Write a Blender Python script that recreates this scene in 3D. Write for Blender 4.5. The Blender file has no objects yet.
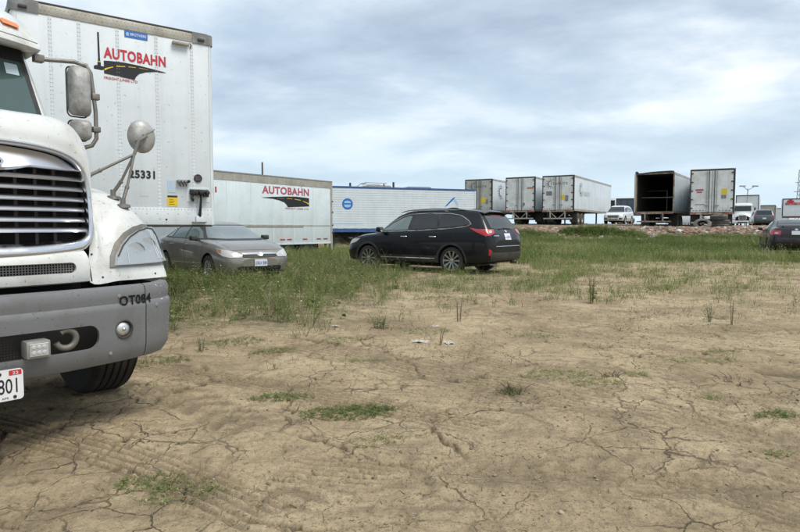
import bpy, bmesh, math, random
import numpy as np
from mathutils import Vector, Matrix, noise as mn
from mathutils.bvhtree import BVHTree
rnd = random.Random(7)
sc = bpy.context.scene
C = sc.collection
PI = math.pi
rad = math.radians

# ---------------------------------------------------------------- camera, world, sun, exposure
cam_d = bpy.data.cameras.new('camera'); cam = bpy.data.objects.new('camera', cam_d); C.objects.link(cam)
cam.location = (0, 0, 1.15); cam_d.lens = 27.0; cam_d.sensor_width = 36.0
cam.rotation_euler = (rad(90 - 3.62), 0, 0)
cam_d.clip_start = 0.05; cam_d.clip_end = 3000
sc.camera = cam
SUN_EL, SUN_AZ = 58.0, 132.0      # azimuth clockwise from +Y
w = bpy.data.worlds.new("World"); sc.world = w; w.use_nodes = True
nt = w.node_tree; N = nt.nodes; L = nt.links
for n in list(N): N.remove(n)
out = N.new('ShaderNodeOutputWorld'); bg = N.new('ShaderNodeBackground'); bg.inputs['Strength'].default_value = 0.115
sky = N.new('ShaderNodeTexSky'); sky.sky_type = 'NISHITA'; sky.sun_disc = False
sky.sun_elevation = rad(SUN_EL); sky.sun_rotation = rad(SUN_AZ); sky.air_density = 1.2; sky.dust_density = 2.0; sky.ozone_density = 1.5
tc = N.new('ShaderNodeTexCoord')
sep = N.new('ShaderNodeSeparateXYZ'); L.new(tc.outputs['Generated'], sep.inputs[0])
def wm(op, a, b=None, c=None, clamp=False):
    n = N.new('ShaderNodeMath'); n.operation = op; n.use_clamp = clamp
    for i, v in enumerate((a, b, c)):
        if v is None: continue
        if isinstance(v, (int, float)): n.inputs[i].default_value = v
        else: L.new(v, n.inputs[i])
    return n.outputs[0]
zc = wm('MAXIMUM', wm('ADD', sep.outputs['Z'], 0.17), 0.17)
px = wm('DIVIDE', sep.outputs['X'], zc); py = wm('DIVIDE', sep.outputs['Y'], zc)
cmb = N.new('ShaderNodeCombineXYZ'); L.new(px, cmb.inputs[0]); L.new(py, cmb.inputs[1])
def wnoise(scale, detail, rough, off, sx=1.0, sy=1.0, rot=0.0, dist=0.0):
    m = N.new('ShaderNodeMapping'); L.new(cmb.outputs[0], m.inputs[0])
    m.inputs['Location'].default_value = (off, off * 1.7, 0); m.inputs['Scale'].default_value = (sx, sy, 1); m.inputs['Rotation'].default_value = (0, 0, rot)
    n = N.new('ShaderNodeTexNoise'); n.inputs['Scale'].default_value = scale; n.inputs['Detail'].default_value = detail
    n.inputs['Roughness'].default_value = rough; n.inputs['Distortion'].default_value = dist; L.new(m.outputs[0], n.inputs['Vector'])
    return n.outputs['Fac']
def wramp(v, stops):
    r = N.new('ShaderNodeValToRGB'); L.new(v, r.inputs[0]); e = r.color_ramp.elements
    e[0].position, e[0].color = stops[0][0], (*stops[0][1], 1); e[1].position, e[1].color = stops[1][0], (*stops[1][1], 1)
    for p, c in stops[2:]:
        k = e.new(p); k.color = (*c, 1)
    return r.outputs[0]
def g(v): return (v, v, v)
def wmix(f, a, b):
    n = N.new('ShaderNodeMix'); n.data_type = 'RGBA'
    if isinstance(f, (int, float)): n.inputs[0].default_value = f
    else: L.new(f, n.inputs[0])
    for s, v in ((6, a), (7, b)):
        if isinstance(v, tuple): n.inputs[s].default_value = (*v, 1)
        else: L.new(v, n.inputs[s])
    return n.outputs[2]
cover = wramp(wnoise(0.42, 7, 0.55, 3.1, 1.0, 1.5, 0.35, 0.25), [(0.30, g(0.45)), (0.56, g(1.0))])
OFF = 5.5
tone = wnoise(1.0, 10, 0.56, OFF, 1.0, 1.2, 0.5, 0.15)
CLOUD = wramp(tone, [(0.34, (3.3, 4.05, 5.1)), (0.45, (4.4, 5.25, 6.3)), (0.52, (5.5, 6.3, 7.15)), (0.58, (6.8, 7.4, 7.9)), (0.67, (8.3, 8.5, 8.7))])
clear = wmix(0.72, sky.outputs[0], (4.2, 5.6, 6.8))
skyc = wmix(cover, clear, CLOUD)
# towards the horizon the cloud deck flattens into an even pale blue-grey veil
veil = N.new('ShaderNodeMapRange'); L.new(sep.outputs['Z'], veil.inputs[0])
veil.inputs[1].default_value = 0.0; veil.inputs[2].default_value = 0.26; veil.inputs[3].default_value = 0.85; veil.inputs[4].default_value = 0.0
veil.interpolation_type = 'SMOOTHSTEP'
skyc = wmix(veil.outputs[0], skyc, (5.3, 6.6, 7.5))
L.new(skyc, bg.inputs['Color']); L.new(bg.outputs[0], out.inputs[0])

sd = bpy.data.lights.new('sun', 'SUN'); sun = bpy.data.objects.new('sun', sd); C.objects.link(sun)
sd.energy = 2.3; sd.angle = rad(25); sd.color = (1.0, 0.94, 0.85)
az, el = rad(SUN_AZ), rad(SUN_EL)
sdir = Vector((math.sin(az) * math.cos(el), math.cos(az) * math.cos(el), math.sin(el)))
sun.rotation_euler = (-sdir).to_track_quat('-Z', 'Y').to_euler()
sc.view_settings.view_transform = 'Standard'; sc.view_settings.look = 'None'; sc.view_settings.exposure = 0.24; sc.view_settings.gamma = 1.0

# ---------------------------------------------------------------- helpers
class MB:
    def __init__(s): s.v = []; s.f = []; s.m = []
    def add(s, vs, fs, mi=0):
        o = len(s.v); s.v += [tuple(p) for p in vs]; s.f += [tuple(i + o for i in f) for f in fs]; s.m += [mi] * len(fs)
        return s
    def box(s, x0, x1, y0, y1, z0, z1, mi=0, bev=0.0):
        if bev <= 0:
            return s.add([(x0,y0,z0),(x1,y0,z0),(x1,y1,z0),(x0,y1,z0),(x0,y0,z1),(x1,y0,z1),(x1,y1,z1),(x0,y1,z1)],
                         [(0,3,2,1),(4,5,6,7),(0,1,5,4),(1,2,6,5),(2,3,7,6),(3,0,4,7)], mi)
        bm = bmesh.new(); bmesh.ops.create_cube(bm, size=1)
        bmesh.ops.transform(bm, matrix=Matrix.Translation(((x0+x1)/2,(y0+y1)/2,(z0+z1)/2)) @ Matrix.Diagonal((x1-x0,y1-y0,z1-z0,1)), verts=bm.verts)
        bmesh.ops.bevel(bm, geom=bm.edges[:], offset=bev, segments=2, affect='EDGES', profile=0.5)
        bm.verts.index_update(); s.add([v.co[:] for v in bm.verts], [[v.index for v in f.verts] for f in bm.faces], mi); bm.free(); return s
    def tube(s, pts, r, n=8, mi=0, cap=True):
        pts = [Vector(p) for p in pts]; k = len(pts); rs = r if isinstance(r, (list, tuple)) else [r] * k
        t0 = (pts[1] - pts[0]).normalized(); a = t0.orthogonal().normalized(); vs = []
        for i, p in enumerate(pts):
            t = ((pts[min(i+1,k-1)] - pts[max(i-1,0)])).normalized()
            a = (a - t * a.dot(t)).normalized(); b = t.cross(a)
            for j in range(n):
                q = 2*PI*j/n; vs.append(p + (a*math.cos(q) + b*math.sin(q)) * rs[i])
        fs = [(i*n+j, i*n+(j+1)%n, (i+1)*n+(j+1)%n, (i+1)*n+j) for i in range(k-1) for j in range(n)]
        if cap: fs += [tuple(range(n))[::-1], tuple((k-1)*n + j for j in range(n))]
        return s.add(vs, fs, mi)
    def lathe(s, prof, c=(0,0,0), axis='y', n=24, mi=0, closed=False):
        vs = []
        for (r, h) in prof:
            for j in range(n):
                q = 2*PI*j/n; a, b = r*math.cos(q), r*math.sin(q)
                p = {'y': (a, h, b), 'x': (h, a, b), 'z': (a, b, h)}[axis]
                vs.append((p[0]+c[0], p[1]+c[1], p[2]+c[2]))
        k = len(prof); rng = range(k) if closed else range(k-1)
        fs = [(i*n+j, i*n+(j+1)%n, ((i+1)%k)*n+(j+1)%n, ((i+1)%k)*n+j) for i in rng for j in range(n)]
        return s.add(vs, fs, mi)
    def prism(s, pts, O, U, V, Nn, t0, t1, mi=0):
        O, U, V, Nn = Vector(O), Vector(U), Vector(V), Vector(Nn); n = len(pts)
        lo = [O + U*a + V*b + Nn*t0 for a, b in pts]; hi = [O + U*a + V*b + Nn*t1 for a, b in pts]
        fs = [tuple(range(n, 2*n)), tuple(range(n))[::-1]] + [(j, (j+1)%n, n+(j+1)%n, n+j) for j in range(n)]
        return s.add(lo + hi, fs, mi)
    def grid(s, rows, mi=0, closed=False):
        n = len(rows[0]); vs = [p for r in rows for p in r]
        m = n if closed else n-1
        return s.add(vs, [(i*n+j, i*n+(j+1)%n, (i+1)*n+(j+1)%n, (i+1)*n+j) for i in range(len(rows)-1) for j in range(m)], mi)
    def mesh(s, name, mats, smooth=None, fix=True):
        me = bpy.data.meshes.new(name); me.from_pydata(s.v, [], s.f)
        for m in (mats if isinstance(mats, (list, tuple)) else [mats]): me.materials.append(m)
        if any(s.m): me.polygons.foreach_set('material_index', s.m)
        if fix:
            bm = bmesh.new(); bm.from_mesh(me); bmesh.ops.recalc_face_normals(bm, faces=bm.faces[:]); bm.to_mesh(me); bm.free()
        if smooth is not None:
            me.polygons.foreach_set('use_smooth', [True]*len(me.polygons)); me.set_sharp_from_angle(angle=rad(smooth))
        return me
    def build(s, name, mats, parent=None, smooth=None, label=None, fix=True):
        return link(name, s.mesh(name, mats, smooth, fix), parent, label)
def link(name, me, parent=None, label=None):
    o = bpy.data.objects.new(name, me); C.objects.link(o)
    if parent: o.parent = parent
    if label: o['label'] = label
    return o
def thing(name, label, cat, loc=(0,0,0), rz=0.0, group=None):
    o = bpy.data.objects.new(name, None); C.objects.link(o); o.empty_display_size = 0.1
    o.location = loc; o.rotation_euler = (0, 0, rz); o['label'] = label; o['category'] = cat
    if group: o['group'] = group
    return o
def tag(o, label, cat, group=None, kind=None):
    o['label'] = label; o['category'] = cat
    if group: o['group'] = group
    if kind: o['kind'] = kind
    return o
def kids(o): return [c for c in bpy.data.objects if c.parent is o]
def copy_tree(o, parent=None):
    c = o.copy(); C.objects.link(c); c.parent = parent
    for ch in kids(o): copy_tree(ch, c)
    return c
def frame_pt(root_loc, rz, p):
    c, s = math.cos(rz), math.sin(rz); return (root_loc[0] + p[0]*c - p[1]*s, root_loc[1] + p[0]*s + p[1]*c, root_loc[2] + p[2])
def boolean(o, cutter, op='DIFFERENCE'):
    cutter.parent = o.parent
    md = o.modifiers.new('b', 'BOOLEAN'); md.operation = op; md.solver = 'EXACT'; md.object = cutter
    try: md.material_mode = 'INDEX'
    except Exception: pass
    dg = bpy.context.evaluated_depsgraph_get(); dg.update()
    me = bpy.data.meshes.new_from_object(o.evaluated_get(dg)); o.modifiers.clear(); old = o.data; o.data = me; me.name = old.name
    bpy.data.objects.remove(cutter)
    return o
def solid(o, th, off=-1):
    md = o.modifiers.new('s', 'SOLIDIFY'); md.thickness = th; best = None
    for q in (1, -1):
        md.offset = q; dg = bpy.context.evaluated_depsgraph_get(); dg.update()
        me = bpy.data.meshes.new_from_object(o.evaluated_get(dg)); co = np.empty(len(me.vertices)*3); me.vertices.foreach_get('co', co); co = co.reshape(-1, 3)
        sz = (co.max(0)-co.min(0)).sum()
        if best is None or sz < best[0]: best = (sz, me)
    o.modifiers.clear(); o.data = best[1]
    return o
def smooth(o, ang):
    me = o.data; me.polygons.foreach_set('use_smooth', [True]*len(me.polygons)); me.set_sharp_from_angle(angle=rad(ang)); return o
def rrect(u0, u1, v0, v1, r, n=5):
    pts = []
    for cx, cy, a0 in ((u1-r, v1-r, 0), (u0+r, v1-r, 90), (u0+r, v0+r, 180), (u1-r, v0+r, 270)):
        for k in range(n+1):
            a = rad(a0 + 90*k/n); pts.append((cx + r*math.cos(a), cy + r*math.sin(a)))
    return pts
def ellipse(cu, cv, a, b, n=28): return [(cu + a*math.cos(2*PI*k/n), cv + b*math.sin(2*PI*k/n)) for k in range(n)]

def pchip(xs, ys, x):
    xs = np.asarray(xs, float); ys = np.asarray(ys, float); h = np.diff(xs); d = np.diff(ys)/h; n = len(xs); m = np.zeros(n)
    for i in range(1, n-1):
        if d[i-1]*d[i] > 0: m[i] = 2*d[i-1]*d[i]/(d[i-1]+d[i])
    m[0], m[-1] = d[0], d[-1]
    x = np.clip(np.asarray(x, float), xs[0], xs[-1]); k = np.clip(np.searchsorted(xs, x, side='right')-1, 0, n-2)
    t = (x-xs[k])/h[k]; t2, t3 = t*t, t*t*t
    return (2*t3-3*t2+1)*ys[k] + (t3-2*t2+t)*h[k]*m[k] + (-2*t3+3*t2)*ys[k+1] + (t3-t2)*h[k]*m[k+1]
def catmull(pts, n):
    P = [np.array(p, float) for p in pts]; P = [2*P[0]-P[1]] + P + [2*P[-1]-P[-2]]; o = []
    for i in range(1, len(P)-2):
        for k in range(n):
            t = k/n; a, b, c, d = P[i-1], P[i], P[i+1], P[i+2]
            o.append(0.5*((2*b) + (c-a)*t + (2*a-5*b+4*c-d)*t*t + (3*b-a-3*c+d)*t**3))
    o.append(P[-2]); return o

def bvh_of(*objs):
    vs, fs = [], []
    for o in objs:
        b = len(vs); vs += [v.co.copy() for v in o.data.vertices]; fs += [tuple(i+b for i in p.vertices) for p in o.data.polygons]
    return BVHTree.FromPolygons(vs, fs)
def decal(bvh, pts, O, U, V, D, off, mat, name, parent, cell=0.05, depth=None, label=None, only_mesh=False):
    """polygon (u,v) on the plane O,U,V thrown along D onto a surface; a thin plate standing `off` proud of it"""
    O, U, V, D = Vector(O), Vector(U), Vector(V), Vector(D).normalized()
    bm = bmesh.new(); bm.faces.new([bm.verts.new((a, b, 0)) for a, b in pts])
    us = [p[0] for p in pts]; vs_ = [p[1] for p in pts]
    for ax, lo, hi in ((0, min(us), max(us)), (1, min(vs_), max(vs_))):
        k = int((hi-lo)/cell)
        for i in range(1, k+1):
            q = lo + (hi-lo)*i/(k+1); co = [0,0,0]; co[ax] = q; no = [0,0,0]; no[ax] = 1
            bmesh.ops.bisect_plane(bm, geom=bm.verts[:]+bm.edges[:]+bm.faces[:], plane_co=co, plane_no=no)
    bmesh.ops.triangulate(bm, faces=[f for f in bm.faces if len(f.verts) > 4])
    last = None; dead = []
    hitp = {}
    for v in bm.verts:
        q = O + U*v.co.x + V*v.co.y; h = bvh.ray_cast(q, D)
        if h[0] is None: dead.append(v); hitp[v] = None
        else:
            nn = h[1] if h[1].dot(D) < 0 else -h[1]; hitp[v] = (h[0], nn)
    if dead and len(dead) == len(bm.verts): bm.free(); return None
    bmesh.ops.delete(bm, geom=dead, context='VERTS')
    for v in bm.verts:
        p, nn = hitp[v]; nn = (nn*0.6 - D*0.4).normalized(); v.co = p + nn*off
    ext = bmesh.ops.extrude_face_region(bm, geom=bm.faces[:])
    th = depth if depth else off*0.9
    # original verts pushed back to touch the surface
    newv = set(e for e in ext['geom'] if isinstance(e, bmesh.types.BMVert))
    for v in bm.verts:
        if v not in newv: v.co = v.co + D*th
    bmesh.ops.recalc_face_normals(bm, faces=bm.faces[:])
    me = bpy.data.meshes.new(name); bm.to_mesh(me); bm.free(); me.materials.append(mat)
    me.polygons.foreach_set('use_smooth', [True]*len(me.polygons)); me.set_sharp_from_angle(angle=rad(40))
    return link(name, me, parent, label)
def on_line(bvh, pts, O, U, V, D, off, step=0.05):
    O, U, V, D = Vector(O), Vector(U), Vector(V), Vector(D).normalized(); res = []
    for (a, b), (c, d) in zip(pts[:-1], pts[1:]):
        n = max(1, int(math.hypot(c-a, d-b)/step))
        for k in range(n + (1 if (c, d) == pts[-1] else 0)):
            t = k/n; h = bvh.ray_cast(O + U*(a+(c-a)*t) + V*(b+(d-b)*t), D)
            if h[0] is not None: res.append(h[0] - D*off)
    return res
_fonts = {}
def text(body, name, mat, parent, O, U, V, Nn, w, h, depth=0.004, bold=0.0, label=None, shear=0.0):
    cu = bpy.data.curves.new('t', 'FONT'); cu.body = body; cu.size = 1; cu.extrude = 0.02; cu.offset = bold; cu.resolution_u = 3; cu.shear = shear; cu.space_character = 1.0 + bold*2.2
    t = bpy.data.objects.new('t', cu); C.objects.link(t); dg = bpy.context.evaluated_depsgraph_get(); dg.update()
    me = bpy.data.meshes.new_from_object(t.evaluated_get(dg)); bpy.data.objects.remove(t)
    co = np.empty(len(me.vertices)*3); me.vertices.foreach_get('co', co); co = co.reshape(-1, 3)
    lo, hi = co.min(0), co.max(0); U, V, Nn, O = (np.array(q, float) for q in (U, V, Nn, O))
    a = (co[:,0]-lo[0])/(hi[0]-lo[0])*w; b = (co[:,1]-lo[1])/(hi[1]-lo[1])*h; c = (co[:,2]-lo[2])/(hi[2]-lo[2])*depth
    res = O + a[:,None]*U + b[:,None]*V + c[:,None]*Nn
    me.vertices.foreach_set('co', res.ravel()); me.materials.clear(); me.materials.append(mat); me.update(); me.name = name
    return link(name, me, parent, label)

# ---------------------------------------------------------------- materials
MAT = {}
def mat(name, col, rough=0.5, metal=0.0, coat=0.0, spec=0.5, dirt=None, dscale=3.0, damt=0.5, drange=(0.45, 0.7), bump=0.0, bscale=40, streak=False, ior=None, var=0.0, croughn=0.05):
    m = bpy.data.materials.new(name); m.use_nodes = True; t = m.node_tree; b = t.nodes['Principled BSDF']
    b.inputs['Base Color'].default_value = (*col, 1); b.inputs['Roughness'].default_value = rough; b.inputs['Metallic'].default_value = metal
    b.inputs['Coat Weight'].default_value = coat; b.inputs['Coat Roughness'].default_value = croughn; b.inputs['Specular IOR Level'].default_value = spec
    geo = t.nodes.new('ShaderNodeTexCoord')
    def nz(scale, detail=5, r=0.6, sxyz=None, dist=0.0):
        n = t.nodes.new('ShaderNodeTexNoise'); n.inputs['Scale'].default_value = scale; n.inputs['Detail'].default_value = detail; n.inputs['Roughness'].default_value = r; n.inputs['Distortion'].default_value = dist
        if sxyz:
            mp = t.nodes.new('ShaderNodeMapping'); mp.inputs['Scale'].default_value = sxyz; t.links.new(geo.outputs['Object'], mp.inputs[0]); t.links.new(mp.outputs[0], n.inputs['Vector'])
        else: t.links.new(geo.outputs['Object'], n.inputs['Vector'])
        return n.outputs['Fac']
    def ramp(v, a, bb, lo=0.0, hi=1.0):
        n = t.nodes.new('ShaderNodeMapRange'); n.inputs[1].default_value = a; n.inputs[2].default_value = bb; n.inputs[3].default_value = lo; n.inputs[4].default_value = hi; t.links.new(v, n.inputs[0]); return n.outputs[0]
    def mix(f, a, c2):
        n = t.nodes.new('ShaderNodeMix'); n.data_type = 'RGBA'
        if isinstance(f, float): n.inputs[0].default_value = f
        else: t.links.new(f, n.inputs[0])
        for s_, v in ((6, a), (7, c2)):
            if isinstance(v, tuple): n.inputs[s_].default_value = (*v, 1)
            else: t.links.new(v, n.inputs[s_])
        return n.outputs[2]
    cur = col
    if var > 0: cur = mix(ramp(nz(0.9, 4), 0.3, 0.7), tuple(c*(1-var) for c in col), tuple(min(1, c*(1+var)) for c in col))
    if dirt:
        f = ramp(nz(dscale, 8, 0.65), drange[0], drange[1], 0, damt); cur = mix(f, cur, dirt)
        if streak:
            f2 = ramp(nz(1.0, 6, 0.6, (7.0, 7.0, 0.35)), 0.5, 0.75, 0, damt*0.7); cur = mix(f2, cur, dirt)
        f3 = ramp(nz(dscale*14, 3, 0.5), 0.64, 0.72, 0, damt); cur = mix(f3, cur, tuple(c*0.5 for c in dirt))
        rr = ramp(nz(dscale, 8, 0.65), drange[0], drange[1], rough, min(1, rough+0.35)); t.links.new(rr, b.inputs['Roughness'])
    if not isinstance(cur, tuple): t.links.new(cur, b.inputs['Base Color'])
    if bump > 0:
        bn = t.nodes.new('ShaderNodeBump'); bn.inputs['Strength'].default_value = bump; bn.inputs['Distance'].default_value = 0.01
        t.links.new(nz(bscale, 4), bn.inputs['Height']); t.links.new(bn.outputs[0], b.inputs['Normal'])
    MAT[name] = m; return m
DUST = (0.34, 0.29, 0.22)
mat('truck_white', (0.68, 0.69, 0.67), 0.32, coat=0.25, dirt=(0.34, 0.31, 0.26), dscale=4.2, damt=0.6, drange=(0.46, 0.72), var=0.04)
mat('chrome', (0.72, 0.73, 0.76), 0.16, metal=1.0, dirt=(0.34, 0.32, 0.29), dscale=6, damt=0.35)
mat('chrome_clean', (0.70, 0.71, 0.73), 0.22, metal=1.0)
mat('bumper_grey', (0.165, 0.17, 0.175), 0.58, dirt=(0.13, 0.12, 0.105), dscale=4.5, damt=0.55, drange=(0.5, 0.7), bump=0.12, bscale=120, var=0.08)
mat('scuff_white', (0.55, 0.54, 0.5), 0.8)
mat('black_plastic', (0.018, 0.018, 0.02), 0.5, dirt=DUST, damt=0.25, dscale=5)
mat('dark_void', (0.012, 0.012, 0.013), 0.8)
mat('rubber', (0.024, 0.023, 0.022), 0.8, dirt=(0.14, 0.115, 0.085), dscale=4, damt=0.45, bump=0.2, bscale=60)
mat('rubber_old', (0.07, 0.068, 0.064), 0.85, dirt=(0.3, 0.27, 0.22), dscale=3, damt=0.6)
mat('slat_chrome', (0.72, 0.73, 0.76), 0.3, metal=1.0)
mat('lens', (0.62, 0.65, 0.67), 0.12, metal=0.35, coat=1.0, bump=0.0)
mat('lens_inner', (0.80, 0.82, 0.84), 0.28, metal=0.9, coat=1.0, dirt=(0.5, 0.51, 0.52), dscale=7, damt=0.6)
mat('amber', (0.85, 0.22, 0.02), 0.25, coat=0.6)
mat('amber_dull', (0.45, 0.17, 0.06), 0.3, coat=0.5)
mat('red_lens', (0.45, 0.008, 0.012), 0.15, coat=1.0)
mat('clear_lens', (0.50, 0.50, 0.50), 0.4, coat=0.3)
mat('red_dull', (0.35, 0.04, 0.05), 0.5)
mat('glass', (0.012, 0.018, 0.019), 0.04, coat=0.0, spec=0.8)
mat('glass_green', (0.05, 0.085, 0.08), 0.05, spec=0.9)
mat('glass_pale', (0.15, 0.19, 0.195), 0.06, spec=0.9, dirt=(0.30, 0.32, 0.31), dscale=1.5, damt=0.5, drange=(0.4, 0.7))
mat('glass_sidelight', (0.14, 0.19, 0.185), 0.06, spec=0.9)
mat('glass_tint', (0.02, 0.021, 0.022), 0.06, spec=0.7)
mat('mirror_face', (0.60, 0.62, 0.64), 0.12, metal=1.0, dirt=(0.3, 0.29, 0.26), dscale=5, damt=0.4)
mat('mirror_shell', (0.44, 0.44, 0.43), 0.45, metal=0.35, dirt=(0.17, 0.155, 0.13), dscale=9, damt=0.7, drange=(0.4, 0.65))
mat('bracket', (0.24, 0.23, 0.21), 0.45, metal=0.7, dirt=(0.2, 0.17, 0.13), dscale=10, damt=0.6)
mat('steel_dark', (0.045, 0.043, 0.042), 0.6, dirt=(0.16, 0.12, 0.085), dscale=5, damt=0.6)
mat('steel_grey', (0.30, 0.30, 0.29), 0.5, metal=0.4, dirt=(0.22, 0.17, 0.12), dscale=5, damt=0.5)
mat('plate_white', (0.78, 0.79, 0.80), 0.35, dirt=(0.5, 0.48, 0.43), dscale=20, damt=0.3)
mat('ink_black', (0.015, 0.015, 0.017), 0.5)
mat('ink_faded', (0.13, 0.13, 0.15), 0.6)
mat('ink_red', (0.50, 0.035, 0.05), 0.5)
mat('ink_red_faded', (0.42, 0.10, 0.13), 0.6)
mat('ink_blue', (0.03, 0.16, 0.50), 0.45)
mat('ink_blue_pale', (0.35, 0.55, 0.78), 0.5)
mat('ink_yellow', (0.75, 0.55, 0.03), 0.5)
mat('ink_white', (0.75, 0.77, 0.8), 0.5)
mat('scrap', (0.50, 0.47, 0.41), 0.7, dirt=(0.28, 0.23, 0.16), dscale=20, damt=0.7)
mat('ink_pale', (0.52, 0.60, 0.66), 0.6)
mat('tr_white', (0.70, 0.755, 0.79), 0.34, coat=0.15, dirt=(0.44, 0.45, 0.43), dscale=1.2, damt=0.36, drange=(0.42, 0.75), streak=True, var=0.03)
mat('tr_white_b', (0.68, 0.76, 0.79), 0.32, coat=0.15, dirt=(0.45, 0.46, 0.43), dscale=0.8, damt=0.4, streak=True, var=0.03)
mat('tr_rail', (0.45, 0.43, 0.38), 0.5, metal=0.3, dirt=(0.22, 0.19, 0.14), dscale=2.5, damt=0.6, streak=True)
mat('tr_cap', (0.17, 0.17, 0.17), 0.55, dirt=(0.38, 0.38, 0.37), dscale=8, damt=0.7)
mat('rust', (0.16, 0.075, 0.035), 0.85, dirt=(0.07, 0.045, 0.03), dscale=6, damt=0.6)
mat('rust_cream', (0.42, 0.38, 0.32), 0.7, dirt=(0.20, 0.09, 0.04), dscale=3.5, damt=0.9, drange=(0.42, 0.6))
mat('door_cream', (0.74, 0.76, 0.74), 0.5, dirt=(0.32, 0.30, 0.25), dscale=1.5, damt=0.5, streak=True)
mat('door_grey', (0.47, 0.48, 0.43), 0.5, dirt=(0.26, 0.24, 0.18), dscale=1.5, damt=0.6, streak=True)
mat('alu_side', (0.60, 0.65, 0.68), 0.4, metal=0.2, dirt=(0.38, 0.38, 0.35), dscale=0.7, damt=0.6, streak=True)
mat('blue_rail', (0.035, 0.10, 0.27), 0.45, dirt=(0.16, 0.2, 0.27), dscale=3, damt=0.4)
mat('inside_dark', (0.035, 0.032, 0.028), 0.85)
mat('wood_floor', (0.16, 0.11, 0.07), 0.8)
mat('paint_black', (0.004, 0.0045, 0.007), 0.25, coat=0.35, spec=0.3, dirt=(0.03, 0.027, 0.024), dscale=2.0, damt=0.15, croughn=0.03)
mat('clad_black', (0.025, 0.026, 0.028), 0.45, dirt=(0.14, 0.12, 0.095), dscale=3, damt=0.5)
mat('paint_grey', (0.25, 0.235, 0.215), 0.3, metal=0.45, coat=0.8, dirt=(0.24, 0.21, 0.17), dscale=1.5, damt=0.35)
mat('paint_maroon', (0.012, 0.006, 0.009), 0.25, coat=0.5, dirt=(0.04, 0.03, 0.03), damt=0.2)
mat('paint_white', (0.72, 0.74, 0.76), 0.3, coat=0.7)
mat('paint_slate', (0.075, 0.085, 0.10), 0.3, coat=0.7, metal=0.3)
mat('paint_navy', (0.05, 0.07, 0.11), 0.35, coat=0.6)
mat('rim_silver', (0.55, 0.55, 0.56), 0.25, metal=0.9)
mat('rim_dark', (0.03, 0.03, 0.032), 0.45, metal=0.5)
mat('galv', (0.32, 0.33, 0.34), 0.5, metal=0.5)
mat('pole_wood', (0.14, 0.11, 0.09), 0.85)

def glassy(name, tint):
    m = bpy.data.materials.new(name); m.use_nodes = True; t = m.node_tree; b = t.nodes['Principled BSDF']; b.inputs['Base Color'].default_value = (*tint, 1)
    b.inputs['Roughness'].default_value = 0.06; b.inputs['Specular IOR Level'].default_value = 0.6
    tr = t.nodes.new('ShaderNodeBsdfTransparent'); tr.inputs[0].default_value = (0.93, 0.95, 0.96, 1); mx = t.nodes.new('ShaderNodeMixShader'); mx.inputs[0].default_value = 0.34
    t.links.new(tr.outputs[0], mx.inputs[1]); t.links.new(b.outputs[0], mx.inputs[2]); t.links.new(mx.outputs[0], t.nodes['Material Output'].inputs[0]); MAT[name] = m
glassy('lens_clear', (0.55, 0.58, 0.60))
# ================================================================ terrain
def sst(a, b, x):
    t = np.clip((np.asarray(x, float)-a)/(b-a), 0, 1); return t*t*(3-2*t)
def gz(x, y):
    x = np.asarray(x, float); y = np.asarray(y, float)
    f = 0.10*sst(19, 26, y)*sst(0, 8, x)
    zl = f - 0.45*np.exp(-(((x+5.5)/4.5)**2 + ((y-30)/4.5)**2)) - 0.22*sst(30, 36, y) + 1.55*sst(43, 50, y)
    zr = f + 0.38*sst(26, 33.5, y) + 0.66*sst(33.0, 36.6, y - 0.05*(x-10)) + 0.02*np.clip(y-37, 0, 22)
    zl = zl - 0.10*np.exp(-(((x+4.7)/3.2)**2 + ((y-15.5)/3.2)**2)); zr = zr - 0.16*sst(24, 34, x)*sst(42, 52, y)
    s = sst(3.6, 7.5, x); z = zl*(1-s) + zr*s
    return z
def gzf(x, y): return float(gz(x, y))
_rs = np.random.RandomState(5); _tab = _rs.rand(4096)
def _h(ix, iy, seed): return _tab[((ix*374761393 + iy*668265263 + seed*97531) ^ ((ix*1274126177 + iy*1911520717) >> 7)) & 4095]
def vnoise(x, y, seed=0):
    ix = np.floor(x).astype(np.int64); iy = np.floor(y).astype(np.int64); fx, fy = x-ix, y-iy
    fx = fx*fx*fx*(fx*(fx*6-15)+10); fy = fy*fy*fy*(fy*(fy*6-15)+10)
    a = _h(ix,iy,seed); b = _h(ix+1,iy,seed); c = _h(ix,iy+1,seed); d = _h(ix+1,iy+1,seed)
    return (a*(1-fx)+b*fx)*(1-fy) + (c*(1-fx)+d*fx)*fy
def fbm(x, y, seed=0, o=4, r=0.5):
    s = 0; a = 1; t = 0
    for k in range(o): s = s + a*vnoise(x*2**k*1.03+k*17.3, y*2**k*0.97+k*9.1, seed+k); t += a; a *= r
    return s/t
def vor(x, y, seed=0):
    ix = np.floor(x).astype(np.int64); iy = np.floor(y).astype(np.int64); f1 = np.full(x.shape, 9.0); f2 = np.full(x.shape, 9.0)
    for i in (-1,0,1):
        for j in (-1,0,1):
            cx = ix+i; cy = iy+j; d = np.hypot(cx + _h(cx,cy,seed) - x, cy + _h(cx,cy,seed+31) - y)
            f2 = np.where(d < f1, f1, np.minimum(f2, d)); f1 = np.minimum(f1, d)
    return f2 - f1
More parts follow.
